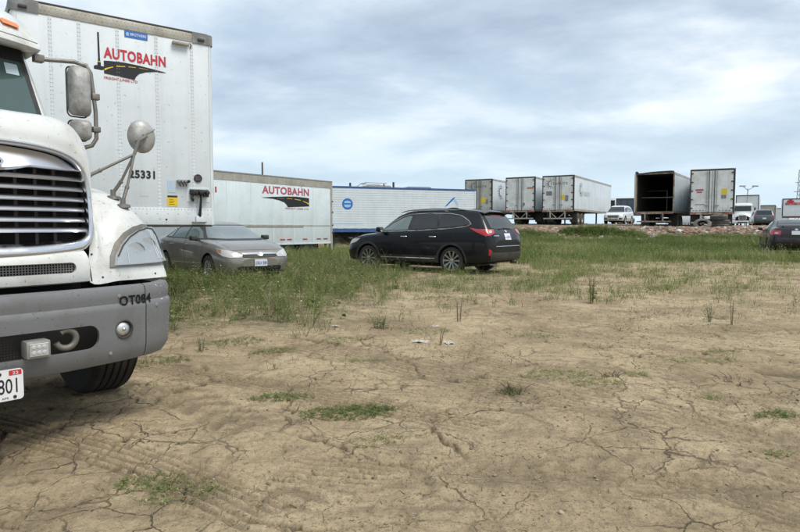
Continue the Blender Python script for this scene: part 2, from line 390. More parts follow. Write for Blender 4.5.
def crackf(x, y):
    wx = x + 0.30*(fbm(x*1.6, y*1.6, 3, 4)-0.5) + 0.05*(vnoise(x*17, y*17, 40)-0.5) + 0.025*(vnoise(x*44, y*44, 42)-0.5)
    wy = y + 0.30*(fbm(x*1.6+50, y*1.6, 8, 4)-0.5) + 0.05*(vnoise(x*17+9, y*17, 41)-0.5) + 0.025*(vnoise(x*44, y*44+5, 43)-0.5)
    m = sst(0.42, 0.53, fbm(x*0.55+3, y*0.55, 21, 3)); m2 = sst(0.40, 0.62, fbm(x*3.5, y*3.5, 22, 2))
    a = vor(wx*1.15+2, wy*1.35, 60)/1.25; wid = 0.015 + 0.032*vnoise(x*2.3, y*2.3, 9)
    big = (1-sst(0.25, 1.0, a/wid))*m*(0.3+0.7*m2)
    b = vor(wx*3.1, wy*3.6, 70)/3.3; small = (1-sst(0.2, 1.0, b/0.006))*m*m2*0.6
    return np.maximum(big, small)
# vehicle tracks: (centre x, centre y, radius, half width, rib pitch, kind, strength)
TRACKS = [(-6.0,-4.5,10.2,0.15,0.052,0,1.0), (-6.0,-4.5,8.75,0.15,0.052,0,0.9), (14.0,12.5,15.2,0.17,0.06,0,0.8), (14.0,12.5,13.4,0.16,0.06,0,0.8),
          (-3.6,1.6,3.25,0.17,0.11,1,1.0), (2.0,15.5,12.9,0.15,0.05,0,0.8), (2.0,15.5,11.5,0.14,0.05,0,0.6), (0.9,-3.5,6.3,0.13,0.07,1,0.6), (-12.0,-9.0,18.5,0.3,0.07,0,0.8),
          (22.0,2.0,18.2,0.18,0.075,1,0.7), (22.0,2.0,20.0,0.18,0.075,1,0.6), (3.0,34,25.5,0.2,0.08,0,0.7), (3.0,34,27.2,0.2,0.08,0,0.7)]
def tracks(x, y):
    h = np.zeros_like(x); dk = np.zeros_like(x)
    for k, (cx, cy, R, hw, p, kind, st) in enumerate(TRACKS):
        wob = 0.05*(vnoise(x*1.1+k, y*1.1, 80+k)-0.5)
        rr = np.hypot(x-cx, y-cy) - R + wob; m = 1-sst(hw*0.85, hw*1.15, np.abs(rr)); mk = sst(0.42, 0.50, fbm(x*1.0+k*7, y*1.0, 90+k, 3))*m*st
        an = np.arctan2(y-cy, x-cx)*R
        rib = np.sin(rr/p*2*PI) if kind == 0 else np.sign(np.sin((an + np.abs(rr)*0.9)/p*PI))*0.7
        h += mk*(rib*0.0060 - 0.006); dk = np.maximum(dk, mk*(0.55 - 0.45*rib)*0.7)
    return h, dk
def micro(x, y):
    near = 1-sst(9, 22, np.hypot(x, y))
    lump = (fbm(x*0.75, y*0.75, 11, 4)-0.5)*0.085 + (fbm(x*4, y*5, 12, 5, 0.62)-0.5)*0.022 + np.maximum(fbm(x*30, y*30, 15, 3, 0.65)-0.5, 0)*0.020
    ck = crackf(x, y); th, dk = tracks(x, y)
    return lump*(0.4+0.6*near) + near*(-0.026*ck + 1.3*th), ck, dk
def soil_cover(x, y):
    """0 bare soil .. 1 fully overgrown; also steers the thatch colour"""
    n = fbm(x*0.55, y*0.55, 120, 4, 0.55); n2 = fbm(x*2.1, y*2.1, 130, 3)
    A = sst(6.0, 7.6, y + 0.9*(n-0.5)*4)*(1-sst(-1.5, 0.2, x - 0.10*(y-8) + (n2-0.5)*1.3))
    B = sst(10.3, 13.0, y + (n-0.5)*5)*(1-sst(2.4, 4.4, x - 0.05*(y-12) + (n2-0.5)*2))*0.62
    Cc = sst(18.8, 21.0, y + (n-0.5)*3.0)
    return np.clip(np.maximum(np.maximum(A, B), Cc), 0, 1)
angs = np.concatenate([np.arange(-52, 52.01, 0.17), np.arange(56, 307, 4)]); nang = len(angs); a_ = np.radians(angs)
rs = [0.02, 0.25, 0.6, 0.9]
while rs[-1] < 15: rs.append(rs[-1]*1.0058)
while rs[-1] < 60: rs.append(rs[-1]*1.013)
while rs[-1] < 2500: rs.append(rs[-1]*1.09)
rs = np.array(rs); RR, AA = np.meshgrid(rs, a_, indexing='ij'); GX = (RR*np.sin(AA)).ravel(); GY = (RR*np.cos(AA)).ravel()
mz, ck, dk = micro(GX, GY); far = GX**2 + GY**2 > 3600
GZ = gz(GX, GY) + np.where(far, 0, mz)
me = bpy.data.meshes.new('ground'); nr = len(rs)
i, j = np.meshgrid(np.arange(nr-1), np.arange(nang), indexing='ij'); j2 = (j+1) % nang
fc = np.stack([i*nang+j, (i+1)*nang+j, (i+1)*nang+j2, i*nang+j2], -1).reshape(-1, 4)
me.vertices.add(nr*nang); me.vertices.foreach_set('co', np.stack([GX, GY, GZ], -1).ravel().astype(np.float32))
nf = len(fc); me.loops.add(nf*4); me.loops.foreach_set('vertex_index', fc[:, ::-1].ravel().astype(np.int32)); me.polygons.add(nf)
me.polygons.foreach_set('loop_start', np.arange(0, nf*4, 4, dtype=np.int32)); me.polygons.foreach_set('loop_total', np.full(nf, 4, dtype=np.int32))
me.update(calc_edges=True); me.polygons.foreach_set('use_smooth', [True]*nf)
cov = soil_cover(GX, GY)
for nm, arr in (('crack', ck), ('track', dk), ('cover', cov)):
    at = me.attributes.new(nm, 'FLOAT', 'POINT'); at.data.foreach_set('value', arr.astype(np.float32))
m = bpy.data.materials.new('dry_soil'); m.use_nodes = True; t = m.node_tree; b = t.nodes['Principled BSDF']; b.inputs['Roughness'].default_value = 0.97; b.inputs['Specular IOR Level'].default_value = 0.15
tcn = t.nodes.new('ShaderNodeTexCoord')
def gn(scale, detail=6, r=0.6, dist=0.0, sx=1.0, sy=1.0, rot=0.0):
    mp = t.nodes.new('ShaderNodeMapping'); mp.inputs['Scale'].default_value = (sx, sy, 1); mp.inputs['Rotation'].default_value = (0, 0, rot); t.links.new(tcn.outputs['Object'], mp.inputs[0])
    n = t.nodes.new('ShaderNodeTexNoise'); n.inputs['Scale'].default_value = scale; n.inputs['Detail'].default_value = detail; n.inputs['Roughness'].default_value = r; n.inputs['Distortion'].default_value = dist; t.links.new(mp.outputs[0], n.inputs['Vector']); return n.outputs['Fac']
def gr(v, a, c, lo=0.0, hi=1.0):
    n = t.nodes.new('ShaderNodeMapRange'); n.inputs[1].default_value = a; n.inputs[2].default_value = c; n.inputs[3].default_value = lo; n.inputs[4].default_value = hi; t.links.new(v, n.inputs[0]); return n.outputs[0]
def gm(f, a, c):
    n = t.nodes.new('ShaderNodeMix'); n.data_type = 'RGBA'
    if isinstance(f, float): n.inputs[0].default_value = f
    else: t.links.new(f, n.inputs[0])
    for s_, v in ((6, a), (7, c)):
        if isinstance(v, tuple): n.inputs[s_].default_value = (*v, 1)
        else: t.links.new(v, n.inputs[s_])
    return n.outputs[2]
def gmath(op, a, c):
    n = t.nodes.new('ShaderNodeMath'); n.operation = op
    for i_, v in enumerate((a, c)):
        if isinstance(v, (int, float)): n.inputs[i_].default_value = v
        else: t.links.new(v, n.inputs[i_])
    return n.outputs[0]
def attr(nm):
    n = t.nodes.new('ShaderNodeAttribute'); n.attribute_name = nm; return n.outputs['Fac']
col = gm(gr(gn(0.8, 6, 0.62, 0.6), 0.34, 0.66), (0.335, 0.255, 0.155), (0.55, 0.435, 0.275))
col = gm(gr(gn(2.6, 7, 0.68, 1.0, 1.0, 0.55, 0.5), 0.49, 0.66, 0, 0.7), col, (0.225, 0.172, 0.11))
col = gm(gr(gn(11, 6, 0.7, 0.5), 0.50, 0.70, 0, 0.6), col, (0.19, 0.155, 0.11))
col = gm(gr(gn(28, 5, 0.75, 0.8), 0.53, 0.66, 0, 0.6), col, (0.15, 0.115, 0.075))
col = gm(gr(gn(75, 4, 0.7), 0.55, 0.68, 0, 0.7), col, (0.12, 0.092, 0.062))
col = gm(gr(gn(38, 3, 0.6), 0.60, 0.72, 0, 0.5), col, (0.52, 0.46, 0.36))
col = gm(gr(gn(3.4, 6, 0.7, 0.4, 0.35, 1.6, 0.55), 0.52, 0.66, 0, 0.55), col, (0.19, 0.145, 0.095))
col = gm(gmath('MULTIPLY', attr('track'), 0.9), col, (0.15, 0.115, 0.075))
def cracks(scale, w0, w1, off, seed):
    mp = t.nodes.new('ShaderNodeMapping'); mp.inputs['Location'].default_value = (seed, seed*1.3, 0); t.links.new(tcn.outputs['Object'], mp.inputs[0])
    def vn(sc_, amp, src):
        n = t.nodes.new('ShaderNodeTexNoise'); n.inputs['Scale'].default_value = sc_; n.inputs['Detail'].default_value = 4; n.inputs['Roughness'].default_value = 0.62; t.links.new(mp.outputs[0], n.inputs['Vector'])
        s1 = t.nodes.new('ShaderNodeVectorMath'); s1.operation = 'SUBTRACT'; t.links.new(n.outputs['Color'], s1.inputs[0]); s1.inputs[1].default_value = (.5, .5, .5)
        s2 = t.nodes.new('ShaderNodeVectorMath'); s2.operation = 'SCALE'; t.links.new(s1.outputs[0], s2.inputs[0]); s2.inputs['Scale'].default_value = amp
        s3 = t.nodes.new('ShaderNodeVectorMath'); s3.operation = 'ADD'; t.links.new(src, s3.inputs[0]); t.links.new(s2.outputs[0], s3.inputs[1]); return s3.outputs[0]
    v = vn(1.3, 0.55/scale**0.5, mp.outputs[0]); v = vn(9.0, 0.13/scale**0.5, v)
    fl = t.nodes.new('ShaderNodeVectorMath'); fl.operation = 'MULTIPLY'; t.links.new(v, fl.inputs[0]); fl.inputs[1].default_value = (1, 1, 0)
    vo = t.nodes.new('ShaderNodeTexVoronoi'); vo.feature = 'DISTANCE_TO_EDGE'; vo.inputs['Scale'].default_value = scale; t.links.new(fl.outputs[0], vo.inputs['Vector'])
    return gr(gmath('DIVIDE', vo.outputs['Distance'], scale), w0, w1, 1.0, 0.0)
cA = gmath('MULTIPLY', cracks(1.25, 0.002, 0.0085, 0, 3.3), gr(gn(0.8, 4, 0.6), 0.46, 0.56, 0.06, 0.85))
cB = gmath('MULTIPLY', cracks(3.2, 0.001, 0.005, 0, 8.1), gr(gn(1.1, 4, 0.6), 0.47, 0.58, 0.0, 0.8))
bare = gr(gmath('MAXIMUM', attr('cover'), gmath('MULTIPLY', attr('track'), 0.9)), 0.0, 0.6, 1.0, 0.0)
syz = t.nodes.new('ShaderNodeSeparateXYZ'); t.links.new(tcn.outputs['Object'], syz.inputs[0])
cAB = gmath('MULTIPLY', gmath('MULTIPLY', gmath('MAXIMUM', cA, cB), bare), gr(syz.outputs['Y'], 4.2, 7.5, 1.0, 0.22))
col = gm(gmath('MULTIPLY', cAB, 0.85), col, (0.085, 0.063, 0.042))
col = gm(gmath('MULTIPLY', attr('crack'), 0.85), col, (0.085, 0.065, 0.045))
th = gm(gr(gn(7, 6, 0.7), 0.4, 0.62), (0.17, 0.14, 0.09), (0.085, 0.10, 0.04))
col = gm(gmath('MULTIPLY', gmath('MULTIPLY', attr('cover'), gr(gn(3.0, 5, 0.6), 0.35, 0.55)), 0.85), col, th)
t.links.new(col, b.inputs['Base Color'])
bn = t.nodes.new('ShaderNodeBump'); bn.inputs['Strength'].default_value = 0.9; bn.inputs['Distance'].default_value = 0.014
hsum = gmath('ADD', gmath('ADD', gmath('MULTIPLY', gn(45, 7, 0.7), 1.0), gmath('MULTIPLY', gn(160, 3, 0.6), 0.35)), gmath('MULTIPLY', gn(12, 5, 0.65, 1.0, 1.0, 0.4, 0.5), 1.2))
hsum = gmath('SUBTRACT', hsum, gmath('MULTIPLY', cAB, 1.3))
t.links.new(hsum, bn.inputs['Height']); t.links.new(bn.outputs[0], b.inputs['Normal'])
me.materials.append(m); MAT['soil'] = m
ground = link('ground', me); ground['kind'] = 'structure'
# ================================================================ the near tractor unit
TL = (-1.935, 2.758, 0.0); TR_ = rad(-41)
truck = thing('tractor_truck', 'dusty white highway tractor with chrome grille and grey bumper marked OT084', 'truck', TL, TR_)
X, Y, Z = Vector((1,0,0)), Vector((0,1,0)), Vector((0,0,1))
# --- bumper: profile swept along the rounded plan, slot cut out
plan = catmull([(-0.85,1.13),(-0.5,1.115),(-0.29,1.065),(-0.17,0.97),(-0.095,0.82),(-0.045,0.6),(-0.012,0.35),(0,0)], 7)
plan = [tuple(p) for p in plan]; plan = plan + [(x, -y) for x, y in plan[-2::-1]]
prof = [(-0.10,0.818),(-0.045,0.830),(-0.012,0.820),(0.0,0.796),(-0.002,0.765),(-0.006,0.735),(0.004,0.722),(0.006,0.70),(0.001,0.64),(-0.002,0.56),(-0.006,0.49),(-0.02,0.44),(-0.045,0.405),(-0.08,0.395),(-0.13,0.40)]
def sweep(plan, prof):
    rows = []
    for i, (x, y) in enumerate(plan):
        a = plan[max(i-1,0)]; b = plan[min(i+1,len(plan)-1)]; t = Vector((b[0]-a[0], b[1]-a[1])).normalized(); n = Vector((-t.y, t.x))
        if n.dot(Vector((x+1.5, y*0.5))) < 0: n = -n
        rows.append([(x + n.x*o, y + n.y*o, z) for o, z in prof])
    return rows
bm_ = MB().grid(sweep(plan, prof)); bumper = bm_.build('bumper', MAT['bumper_grey'], truck); solid(bumper, 0.022, 1)
cut = MB().prism(rrect(-0.535, 0.535, 0.508, 0.636, 0.055), (0,0,0), Y, Z, X, -0.4, 0.3).build('cut', MAT['black_plastic'])
boolean(bumper, cut)
for s in (-1, 1):     # seam between centre section and end cap
    c1 = MB().box(-0.4, 0.2, s*0.822-0.003, s*0.822+0.003, 0.3, 0.95).build('cut', MAT['black_plastic']); boolean(bumper, c1)
    c2 = MB().prism(ellipse(s*0.675, 0.59, 0.05, 0.05, 24), (0,0,0), Y, Z, X, -0.3, 0.2).build('cut', MAT['black_plastic']); boolean(bumper, c2)
smooth(bumper, 35)
# separate end caps
bm = bmesh.new(); bm.from_mesh(bumper.data)
for s, nm in ((1, 'end_cap'), (-1, 'end_cap')):
    b2 = bm.copy(); bmesh.ops.delete(b2, geom=[v for v in b2.verts if v.co.y*s < 0.822], context='VERTS')
    me = bpy.data.meshes.new(nm); b2.to_mesh(me); b2.free(); me.materials.append(MAT['bumper_grey']); o = link(nm, me, truck)
    if s == 1: cap_vis = o
bmesh.ops.delete(bm, geom=[v for v in bm.verts if abs(v.co.y) > 0.822], context='VERTS'); bm.to_mesh(bumper.data); bm.free()
bvB = bvh_of(bumper, cap_vis)
# scuffs on the end cap and stains
sr = random.Random(3)
mb = MB()
for k in range(26):
    yy, zz = (sr.uniform(0.99, 1.07), sr.uniform(0.50, 0.63)) if k < 16 else (sr.uniform(0.9, 1.07), sr.uniform(0.72, 0.83))
    h = bvB.ray_cast(Vector((0.3, yy, zz)), Vector((-1, 0, 0)))
    if h[0]:
        n = h[1] if h[1].x > 0 else -h[1]; t = n.cross(Z).normalized(); u = n.cross(t); a = sr.uniform(0.003, 0.014); b = sr.uniform(0.001, 0.004)
        c = h[0] + n*0.0015
        mb.add([c - t*a - u*b, c + t*a - u*b*0.3, c + t*a*0.8 + u*b, c - t*a*0.4 + u*b], [(0,1,2,3)])
mb.build('scuff_marks', MAT['scuff_white'], cap_vis)['kind'] = 'stuff'
for s in (-1, 1):
    for (yy, zz) in ((0.655, 0.775), (0.60, 0.465), (0.90, 0.70)):
        h = bvB.ray_cast(Vector((0.3, abs(yy), zz)), Vector((-1, 0, 0)))
        if h[0]: MB().lathe([(0.0001,0.006),(0.009,0.005),(0.012,0.0),(0.012,-0.004)], (h[0].x, s*abs(h[0].y), h[0].z), 'x', 10).build('bolt', MAT['steel_grey'], truck, 40)
    fl = MB().lathe([(0.052,-0.03),(0.054,0.006),(0.048,0.012),(0.043,0.004),(0.043,-0.03)], (-0.062, s*0.675, 0.59), 'x', 28).build('fog_lamp', MAT['black_plastic'], truck, 40)
    MB().lathe([(0.0001,0.008),(0.02,0.006),(0.034,0.0),(0.043,-0.012)], (-0.06, s*0.675, 0.59), 'x', 28).build('lens', MAT['lens_inner'], fl, 60)
    MB().lathe([(0.0001,0.016),(0.008,0.014),(0.011,0.006)], (-0.06, s*0.675, 0.59), 'x', 12).build('bulb', MAT['chrome_clean'], fl, 60)
# number stencilled on the bumper
tx = text('OT084', 'number_marking', MAT['ink_black'], truck, (0.05, 0.655, 0.722), Y, Z, X, 0.205, 0.052, 0.001, 0.026)
me = tx.data
for v in me.vertices:
    q = v.co.copy(); q.x = float(np.interp(q.y, [p[1] for p in plan[::-1]], [p[0] for p in plan[::-1]])) + 0.006*(q.z < 0.735) + 0.002; v.co = q
# mesh behind the slot, tow hook, work lamp
mb = MB()
for k in range(60): y = -0.54 + k*0.0135; mb.box(-0.095, -0.092, y-0.002, y+0.002, 0.49, 0.65)
for k in range(12): z = 0.50 + k*0.0135; mb.box(-0.098, -0.093, -0.55, 0.27, z-0.002, z+0.002)
o = mb.build('lower_mesh_grille', MAT['steel_dark'], truck); o['kind'] = 'stuff'
MB().box(-0.55, -0.34, -0.80, 0.80, 0.45, 0.78).build('crossmember', MAT['dark_void'], truck)
MB().box(-0.75, -0.43, -0.60, 0.60, 0.78, 1.58).build('radiator_core', MAT['dark_void'], truck)
hk = [(-0.10 + 0.0*k, 0.392 + 0.048*math.cos(a), 0.578 + 0.048*math.sin(a)) for k, a in enumerate([rad(130 - 290*j/16) for j in range(17)])]
for s in (-1, 1): MB().tube([(-0.035 - 0.02*(j/16), s*(p[1]-0.02), p[2]) for j, p in enumerate(hk)], 0.017, 10).build('tow_hook', MAT['bracket'], truck, 50)
for s in (1,):
    wl = MB().box(-0.05, 0.035, 0.165, 0.275, 0.512, 0.60, bev=0.010).build('work_lamp', MAT['steel_grey'], truck, 40)
    MB().box(0.034, 0.040, 0.178, 0.262, 0.525, 0.588, bev=0.002).build('lens', MAT['lens_inner'], wl)
    mb = MB()
    for i in range(3):
        for j in range(2): mb.lathe([(0.0001,0.0045),(0.008,0.004),(0.011,0.0)], (0.0395, 0.197+i*0.023, 0.543+j*0.027), 'x', 10)
    mb.build('diodes', MAT['clear_lens'], wl, 50)
    MB().box(-0.06, -0.02, 0.20, 0.24, 0.495, 0.515).build('lamp_bracket', MAT['steel_dark'], wl)
# licence plate
pl = thing('x', 'x', 'x'); bpy.data.objects.remove(pl)
plate = MB().prism(rrect(-0.153, 0.153, 0.328, 0.478, 0.018), (0.012,0,0), Y, Z, X, 0, 0.004).build('licence_plate', MAT['plate_white'], truck)
text('PW62 801', 'plate_number', MAT['ink_black'], plate, (0.016, -0.135, 0.362), Y, Z, X, 0.262, 0.072, 0.001, 0.004)
MB().prism(rrect(0.093, 0.146, 0.448, 0.472, 0.002), (0.016,0,0), Y, Z, X, 0, 0.001).build('plate_sticker', MAT['ink_red'], plate)
text('22', 'sticker_number', MAT['ink_white'], plate, (0.017, 0.108, 0.452), Y, Z, X, 0.025, 0.014, 0.0008)
for (a, b) in ((0.055, 0.459), (-0.115, 0.459), (-0.115, 0.343), (0.115, 0.343)):
    MB().lathe([(0.0001,0.006),(0.006,0.005),(0.0085,0.0)], (0.016, a, b), 'x', 8).build('plate_bolt', MAT['ink_black'], plate)
text('APR', 'plate_month', MAT['ink_black'], plate, (0.016, 0.06, 0.336), Y, Z, X, 0.03, 0.010, 0.0008)
# --- lower fascia panel with the long vent
plf = catmull([(-0.255,0.583),(-0.222,0.45),(-0.20,0.25),(-0.192,0.0)], 6); plf = [tuple(p) for p in plf]; plf = plf + [(x,-y) for x,y in plf[-2::-1]]
fas = MB().grid(sweep(plf, [(-0.06,1.03),(-0.04,1.02),(-0.018,1.0),(-0.004,0.975),(0.004,0.93),(0.004,0.88),(-0.004,0.853),(-0.03,0.845)])).build('lower_panel', MAT['truck_white'], truck)
solid(fas, 0.02, 1)
cut = MB().prism(rrect(-0.505, 0.505, 0.905, 0.962, 0.027), (0,0,0), Y, Z, X, -0.5, 0.3).build('cut', MAT['black_plastic']); boolean(fas, cut); smooth(fas, 35)
mb = MB()
for k in range(72): y = -0.51 + k*0.0143; mb.box(-0.262, -0.257, y-0.0025, y+0.0025, 0.89, 0.975)
for k in range(6): z = 0.903 + k*0.0135; mb.box(-0.259, -0.254, -0.52, 0.52, z-0.002, z+0.002)
o = mb.build('vent_mesh', MAT['steel_grey'], truck); o['kind'] = 'stuff'
MB().box(-0.30, -0.275, -0.55, 0.55, 0.86, 1.0).build('vent_back', MAT['dark_void'], truck)
# --- grille surround: ring swept along a rounded outline, bowed in plan
def gx(y, z): return -0.235 - 0.30*abs(y)**2.3 - 0.10*(z-1.0)       # bowed, leaning face
def g_outline(k):  # k 0..1 inner->outer, returns closed loop of (y,z)
    half = [(0, 1.612),(0.2,1.608),(0.36,1.598),(0.48,1.578),(0.57,1.54),(0.622,1.47),(0.642,1.38),(0.646,1.25),(0.640,1.12),(0.612,1.05),(0.54,1.012),(0.3,0.992),(0,0.988)]
    inn  = [(0, 1.583),(0.2,1.579),(0.34,1.570),(0.46,1.552),(0.545,1.515),(0.592,1.455),(0.608,1.38),(0.612,1.25),(0.606,1.14),(0.582,1.10),(0.51,1.082),(0.3,1.066),(0,1.062)]
    pts = [tuple(p) for p in catmull([(a[0]*(1-k)+b[0]*k, a[1]*(1-k)+b[1]*k) for a, b in zip(inn, half)], 4)]
    return pts + [(-a, b) for a, b in pts[-2:0:-1]]
rows = []
for k, dx in ((1.04,-0.10),(1.03,-0.02),(0.97,0.012),(0.85,0.026),(0.6,0.033),(0.35,0.028),(0.15,0.012),(0.03,-0.012),(0.0,-0.06),(-0.02,-0.12)):
    rows.append([(gx(y, z)+dx, y, z) for y, z in g_outline(k)])
sur = MB().grid(rows, closed=True).build('grille_surround', MAT['chrome'], truck, 60)
# groove line and upper chrome lip panel inside the ring
ring = g_outline(0.02); top = [(y, z) for y, z in ring if z > 1.44 and abs(y) < 0.53]; top.sort()
rows = []
def zlow(y): return 1.468 + 0.012*(1 - min(1, abs(y)/0.5)) - (0.034*max(0, 1-(abs(y-.11)/0.20)**2) if abs(y-.11) < 0.20 else 0)
ys = np.linspace(-0.585, 0.585, 48)
def ztop(y): return 1.580-0.030*abs(y/.5)**2-0.075*abs(y/.60)**9
for t_, dx in ((0.0,-0.035),(0.1,-0.026),(0.5,0.0),(0.9,0.024),(1.0,0.014),(1.0,-0.08)):
    rows.append([(gx(y, 1.5)+dx, y, (1-t_)*ztop(y) + t_*min(zlow(y), ztop(y)-0.004)) for y in ys])
MB().grid(rows).build('upper_chrome_panel', MAT['slat_chrome'], truck, 50)
em = MB().prism(ellipse(0.11, 1.487, 0.075, 0.034), (gx(0,1.5)+0.024,0,0), Y, Z, X, 0, 0.010).build('oval_emblem', MAT['chrome_clean'], truck, 40)
MB().prism(ellipse(0.11, 1.487, 0.062, 0.024), (gx(0,1.5)+0.024,0,0), Y, Z, X, 0.010, 0.0125).build('emblem_field', MAT['ink_black'], em)
text('Freightliner', 'emblem_lettering', MAT['ink_white'], em, (gx(0,1.5)+0.037, 0.065, 1.480), Y, Z, X, 0.08, 0.014, 0.001)
# slats
for k, z in enumerate((1.424, 1.366, 1.308, 1.252, 1.194, 1.138)):
    rows = []
    for y in np.linspace(-0.606, 0.606, 33):
        x = gx(y, z) - 0.012
        rows.append([(x-0.060, y, z+0.016), (x-0.026, y, z+0.018), (x-0.004, y, z+0.008), (x+0.007, y, z-0.005), (x+0.002, y, z-0.011), (x-0.05, y, z-0.008)])
    MB().grid(rows, closed=True).build('slat', MAT['slat_chrome'], truck, 50)
for y in (-0.46,-0.36,-0.26,-0.16,-0.06,0.06,0.16,0.26,0.36,0.46):
    MB().box(gx(y,1.3)-0.10, gx(y,1.3)-0.075, y-0.008, y+0.008, 1.06, 1.56).build('grille_upright', MAT['steel_dark'], truck)
# --- hood and fenders: one moulded shell
S = [
 [(-.335,0,1.616),(-.345,.3,1.599),(-.375,.47,1.58),(-.405,.572,1.538),(-.42,.632,1.45),(-.415,.652,1.30),(-.395,.650,1.15),(-.34,.62,1.04),(-.262,.588,.845),(-.275,.76,.842),(-.305,.95,.842),(-.36,1.09,.842),(-.50,1.14,.842)],
 [(-.345,0,1.690),(-.355,.3,1.682),(-.385,.52,1.662),(-.42,.625,1.60),(-.425,.668,1.49),(-.415,.672,1.34),(-.375,.66,1.20),(-.325,.66,1.09),(-.285,.66,.92),(-.29,.79,.905),(-.32,.95,.90),(-.39,1.09,.895),(-.53,1.142,.89)],
 [(-.43,0,1.775),(-.44,.3,1.768),(-.47,.545,1.755),(-.53,.662,1.685),(-.52,.695,1.55),(-.52,.688,1.40),(-.47,.68,1.26),(-.41,.69,1.17),(-.345,.715,1.05),(-.345,.83,1.045),(-.385,.95,1.03),(-.45,1.075,.99),(-.60,1.14,.95)],
 [(-.70,0,1.820),(-.70,.3,1.818),(-.72,.575,1.812),(-.76,.700,1.745),(-.76,.722,1.59),(-.74,.695,1.44),(-.66,.71,1.37),(-.57,.735,1.30),(-.46,.79,1.235),(-.44,.885,1.22),(-.47,.98,1.19),(-.54,1.075,1.12),(-.68,1.135,1.02)],
 [(-1.0,0,1.84),(-1.0,.3,1.838),(-1.0,.59,1.832),(-1.0,.715,1.765),(-1.0,.738,1.61),(-.96,.715,1.47),(-.86,.73,1.42),(-.76,.77,1.395),(-.68,.83,1.375),(-.66,.92,1.345),(-.68,1.0,1.285),(-.73,1.08,1.20),(-.84,1.135,1.09)],
 [(-1.3,0,1.855),(-1.3,.3,1.85),(-1.3,.55,1.82),(-1.3,.68,1.72),(-1.3,.73,1.57),(-1.25,.75,1.49),(-1.15,.79,1.45),(-1.08,.85,1.435),(-1.05,.91,1.41),(-1.05,.98,1.37),(-1.05,1.05,1.30),(-1.05,1.11,1.20),(-1.06,1.135,1.10)],
 [(-1.6,0,1.865),(-1.6,.3,1.86),(-1.6,.60,1.835),(-1.6,.76,1.74),(-1.6,.80,1.59),(-1.6,.82,1.50),(-1.55,.86,1.44),(-1.5,.91,1.38),(-1.45,.98,1.30),(-1.43,1.04,1.22),(-1.43,1.09,1.13),(-1.43,1.125,1.05),(-1.43,1.135,.98)],
 [(-1.80,0,1.868),(-1.80,.3,1.862),(-1.80,.66,1.84),(-1.80,.84,1.74),(-1.80,.88,1.59),(-1.80,.90,1.46),(-1.78,.95,1.32),(-1.75,1.0,1.2),(-1.72,1.04,1.06),(-1.70,1.07,.95),(-1.70,1.10,.85),(-1.70,1.12,.75),(-1.70,1.125,.65)],
]
def refine(S, nu, nv):
    rows = [catmull(r, nu) for r in S]; cols = list(zip(*rows)); cc = [catmull(c, nv) for c in cols]; return [list(map(tuple, r)) for r in zip(*cc)]
G = refine(S, 5, 5)
full = [r[::-1][:-1] and [(x, -y, z) for x, y, z in r[::-1][:-1]] + r for r in G]
hood = MB().grid(full).build('hood', MAT['truck_white'], truck); solid(hood, 0.012, 1); smooth(hood, 50)
bvH = bvh_of(hood)
for s in (1, -1):
    seam = on_line(bvH, [(s*0.596, 0.85), (s*0.60, 1.06)], (1,0,0), Y, Z, -X, 0.001, 0.02)
    if len(seam) > 2: MB().tube([p for p in seam], 0.0035, 6).build('panel_seam', MAT['dark_void'], hood)
    bz = [(.708,.921),(.722,.985),(.765,1.058),(.83,1.120),(.90,1.156),(.98,1.173),(1.045,1.168),(1.092,1.12),(1.12,1.02),(1.124,.918)]
    hl = decal(bvH, [(s*a, b) for a, b in bz], (1,0,0), Y, Z, (-1,0,0), 0.010, MAT['bracket'] , 'headlight', truck, 0.04)
    ln = [(.735,.930),(.752,.985),(.795,1.048),(.85,1.098),(.92,1.134),(.99,1.150),(1.045,1.145),(1.082,1.09),(1.102,1.01),(1.108,.930)]
    decal(bvH, [(s*a, b) for a, b in ln], (1,0,0), Y, Z, (-1,0,0), 0.013, MAT['lens_inner'], 'reflector', hl, 0.03)
    for (a_, b_, r_) in ((.88,1.005,.062),(.985,1.04,.055)):
        hb = bvH.ray_cast(Vector((1, s*a_, b_)), Vector((-1,0,0)))[0]
        if hb is not None:
            q = MB().lathe([(r_,.016),(r_*.96,.022),(r_*.8,.012),(r_*.45,.002),(r_*.30,.002),(r_*.28,.014),(.0001,.018)], tuple(hb), 'x', 24).build('bulb_bowl', MAT['chrome'], hl, 50)
    o = decal(bvH, [(s*a, b) for a, b in ln], (1,0,0), Y, Z, (-1,0,0), 0.040, MAT['lens_clear'], 'lens', hl, 0.03, depth=0.004)
    bl = bvh_of(o)
    for pts in ([(s*1.035,.94),(s*1.01,1.13)], [(s*1.05,.94),(s*1.03,1.13)], [(s*1.068,.94),(s*1.05,1.11)], [(s*.81,.94),(s*.815,1.03)]):
        q = on_line(bl, pts, (1,0,0), Y, Z, -X, 0.002, 0.02)
        if len(q) > 2: MB().tube(q, 0.0022, 5).build('flute', MAT['lens_inner'], o)
    q = on_line(bl, [(s*a, b) for a, b in ln + ln[:1]], (1,0,0), Y, Z, -X, 0.000, 0.03)
    if len(q) > 2: MB().tube(q, 0.005, 6).build('lens_rim', MAT['black_plastic'], o)
for s in (1, -1):      # rubber hood latches and air-cleaner strip lines on the hood top
    h = bvH.ray_cast(Vector((-1.45, s*2, 1.40)), Vector((0, -s, 0)))[0]
    if h is not None: MB().box(h.x-.02, h.x+.02, h.y-.012, h.y+.012, 1.36, 1.46, bev=.005).build('hood_latch', MAT['black_plastic'], truck, 40)
    for (yy, zz) in ((.62,1.00),(.66,.868),(1.0,.868)):
        h = bvH.ray_cast(Vector((1, s*yy, zz)), Vector((-1,0,0)))[0]
        if h is not None: MB().lathe([(0.0001,0.005),(0.005,0.004),(0.007,0.0)], tuple(h), 'x', 8).build('screw_head', MAT['steel_dark'], truck)
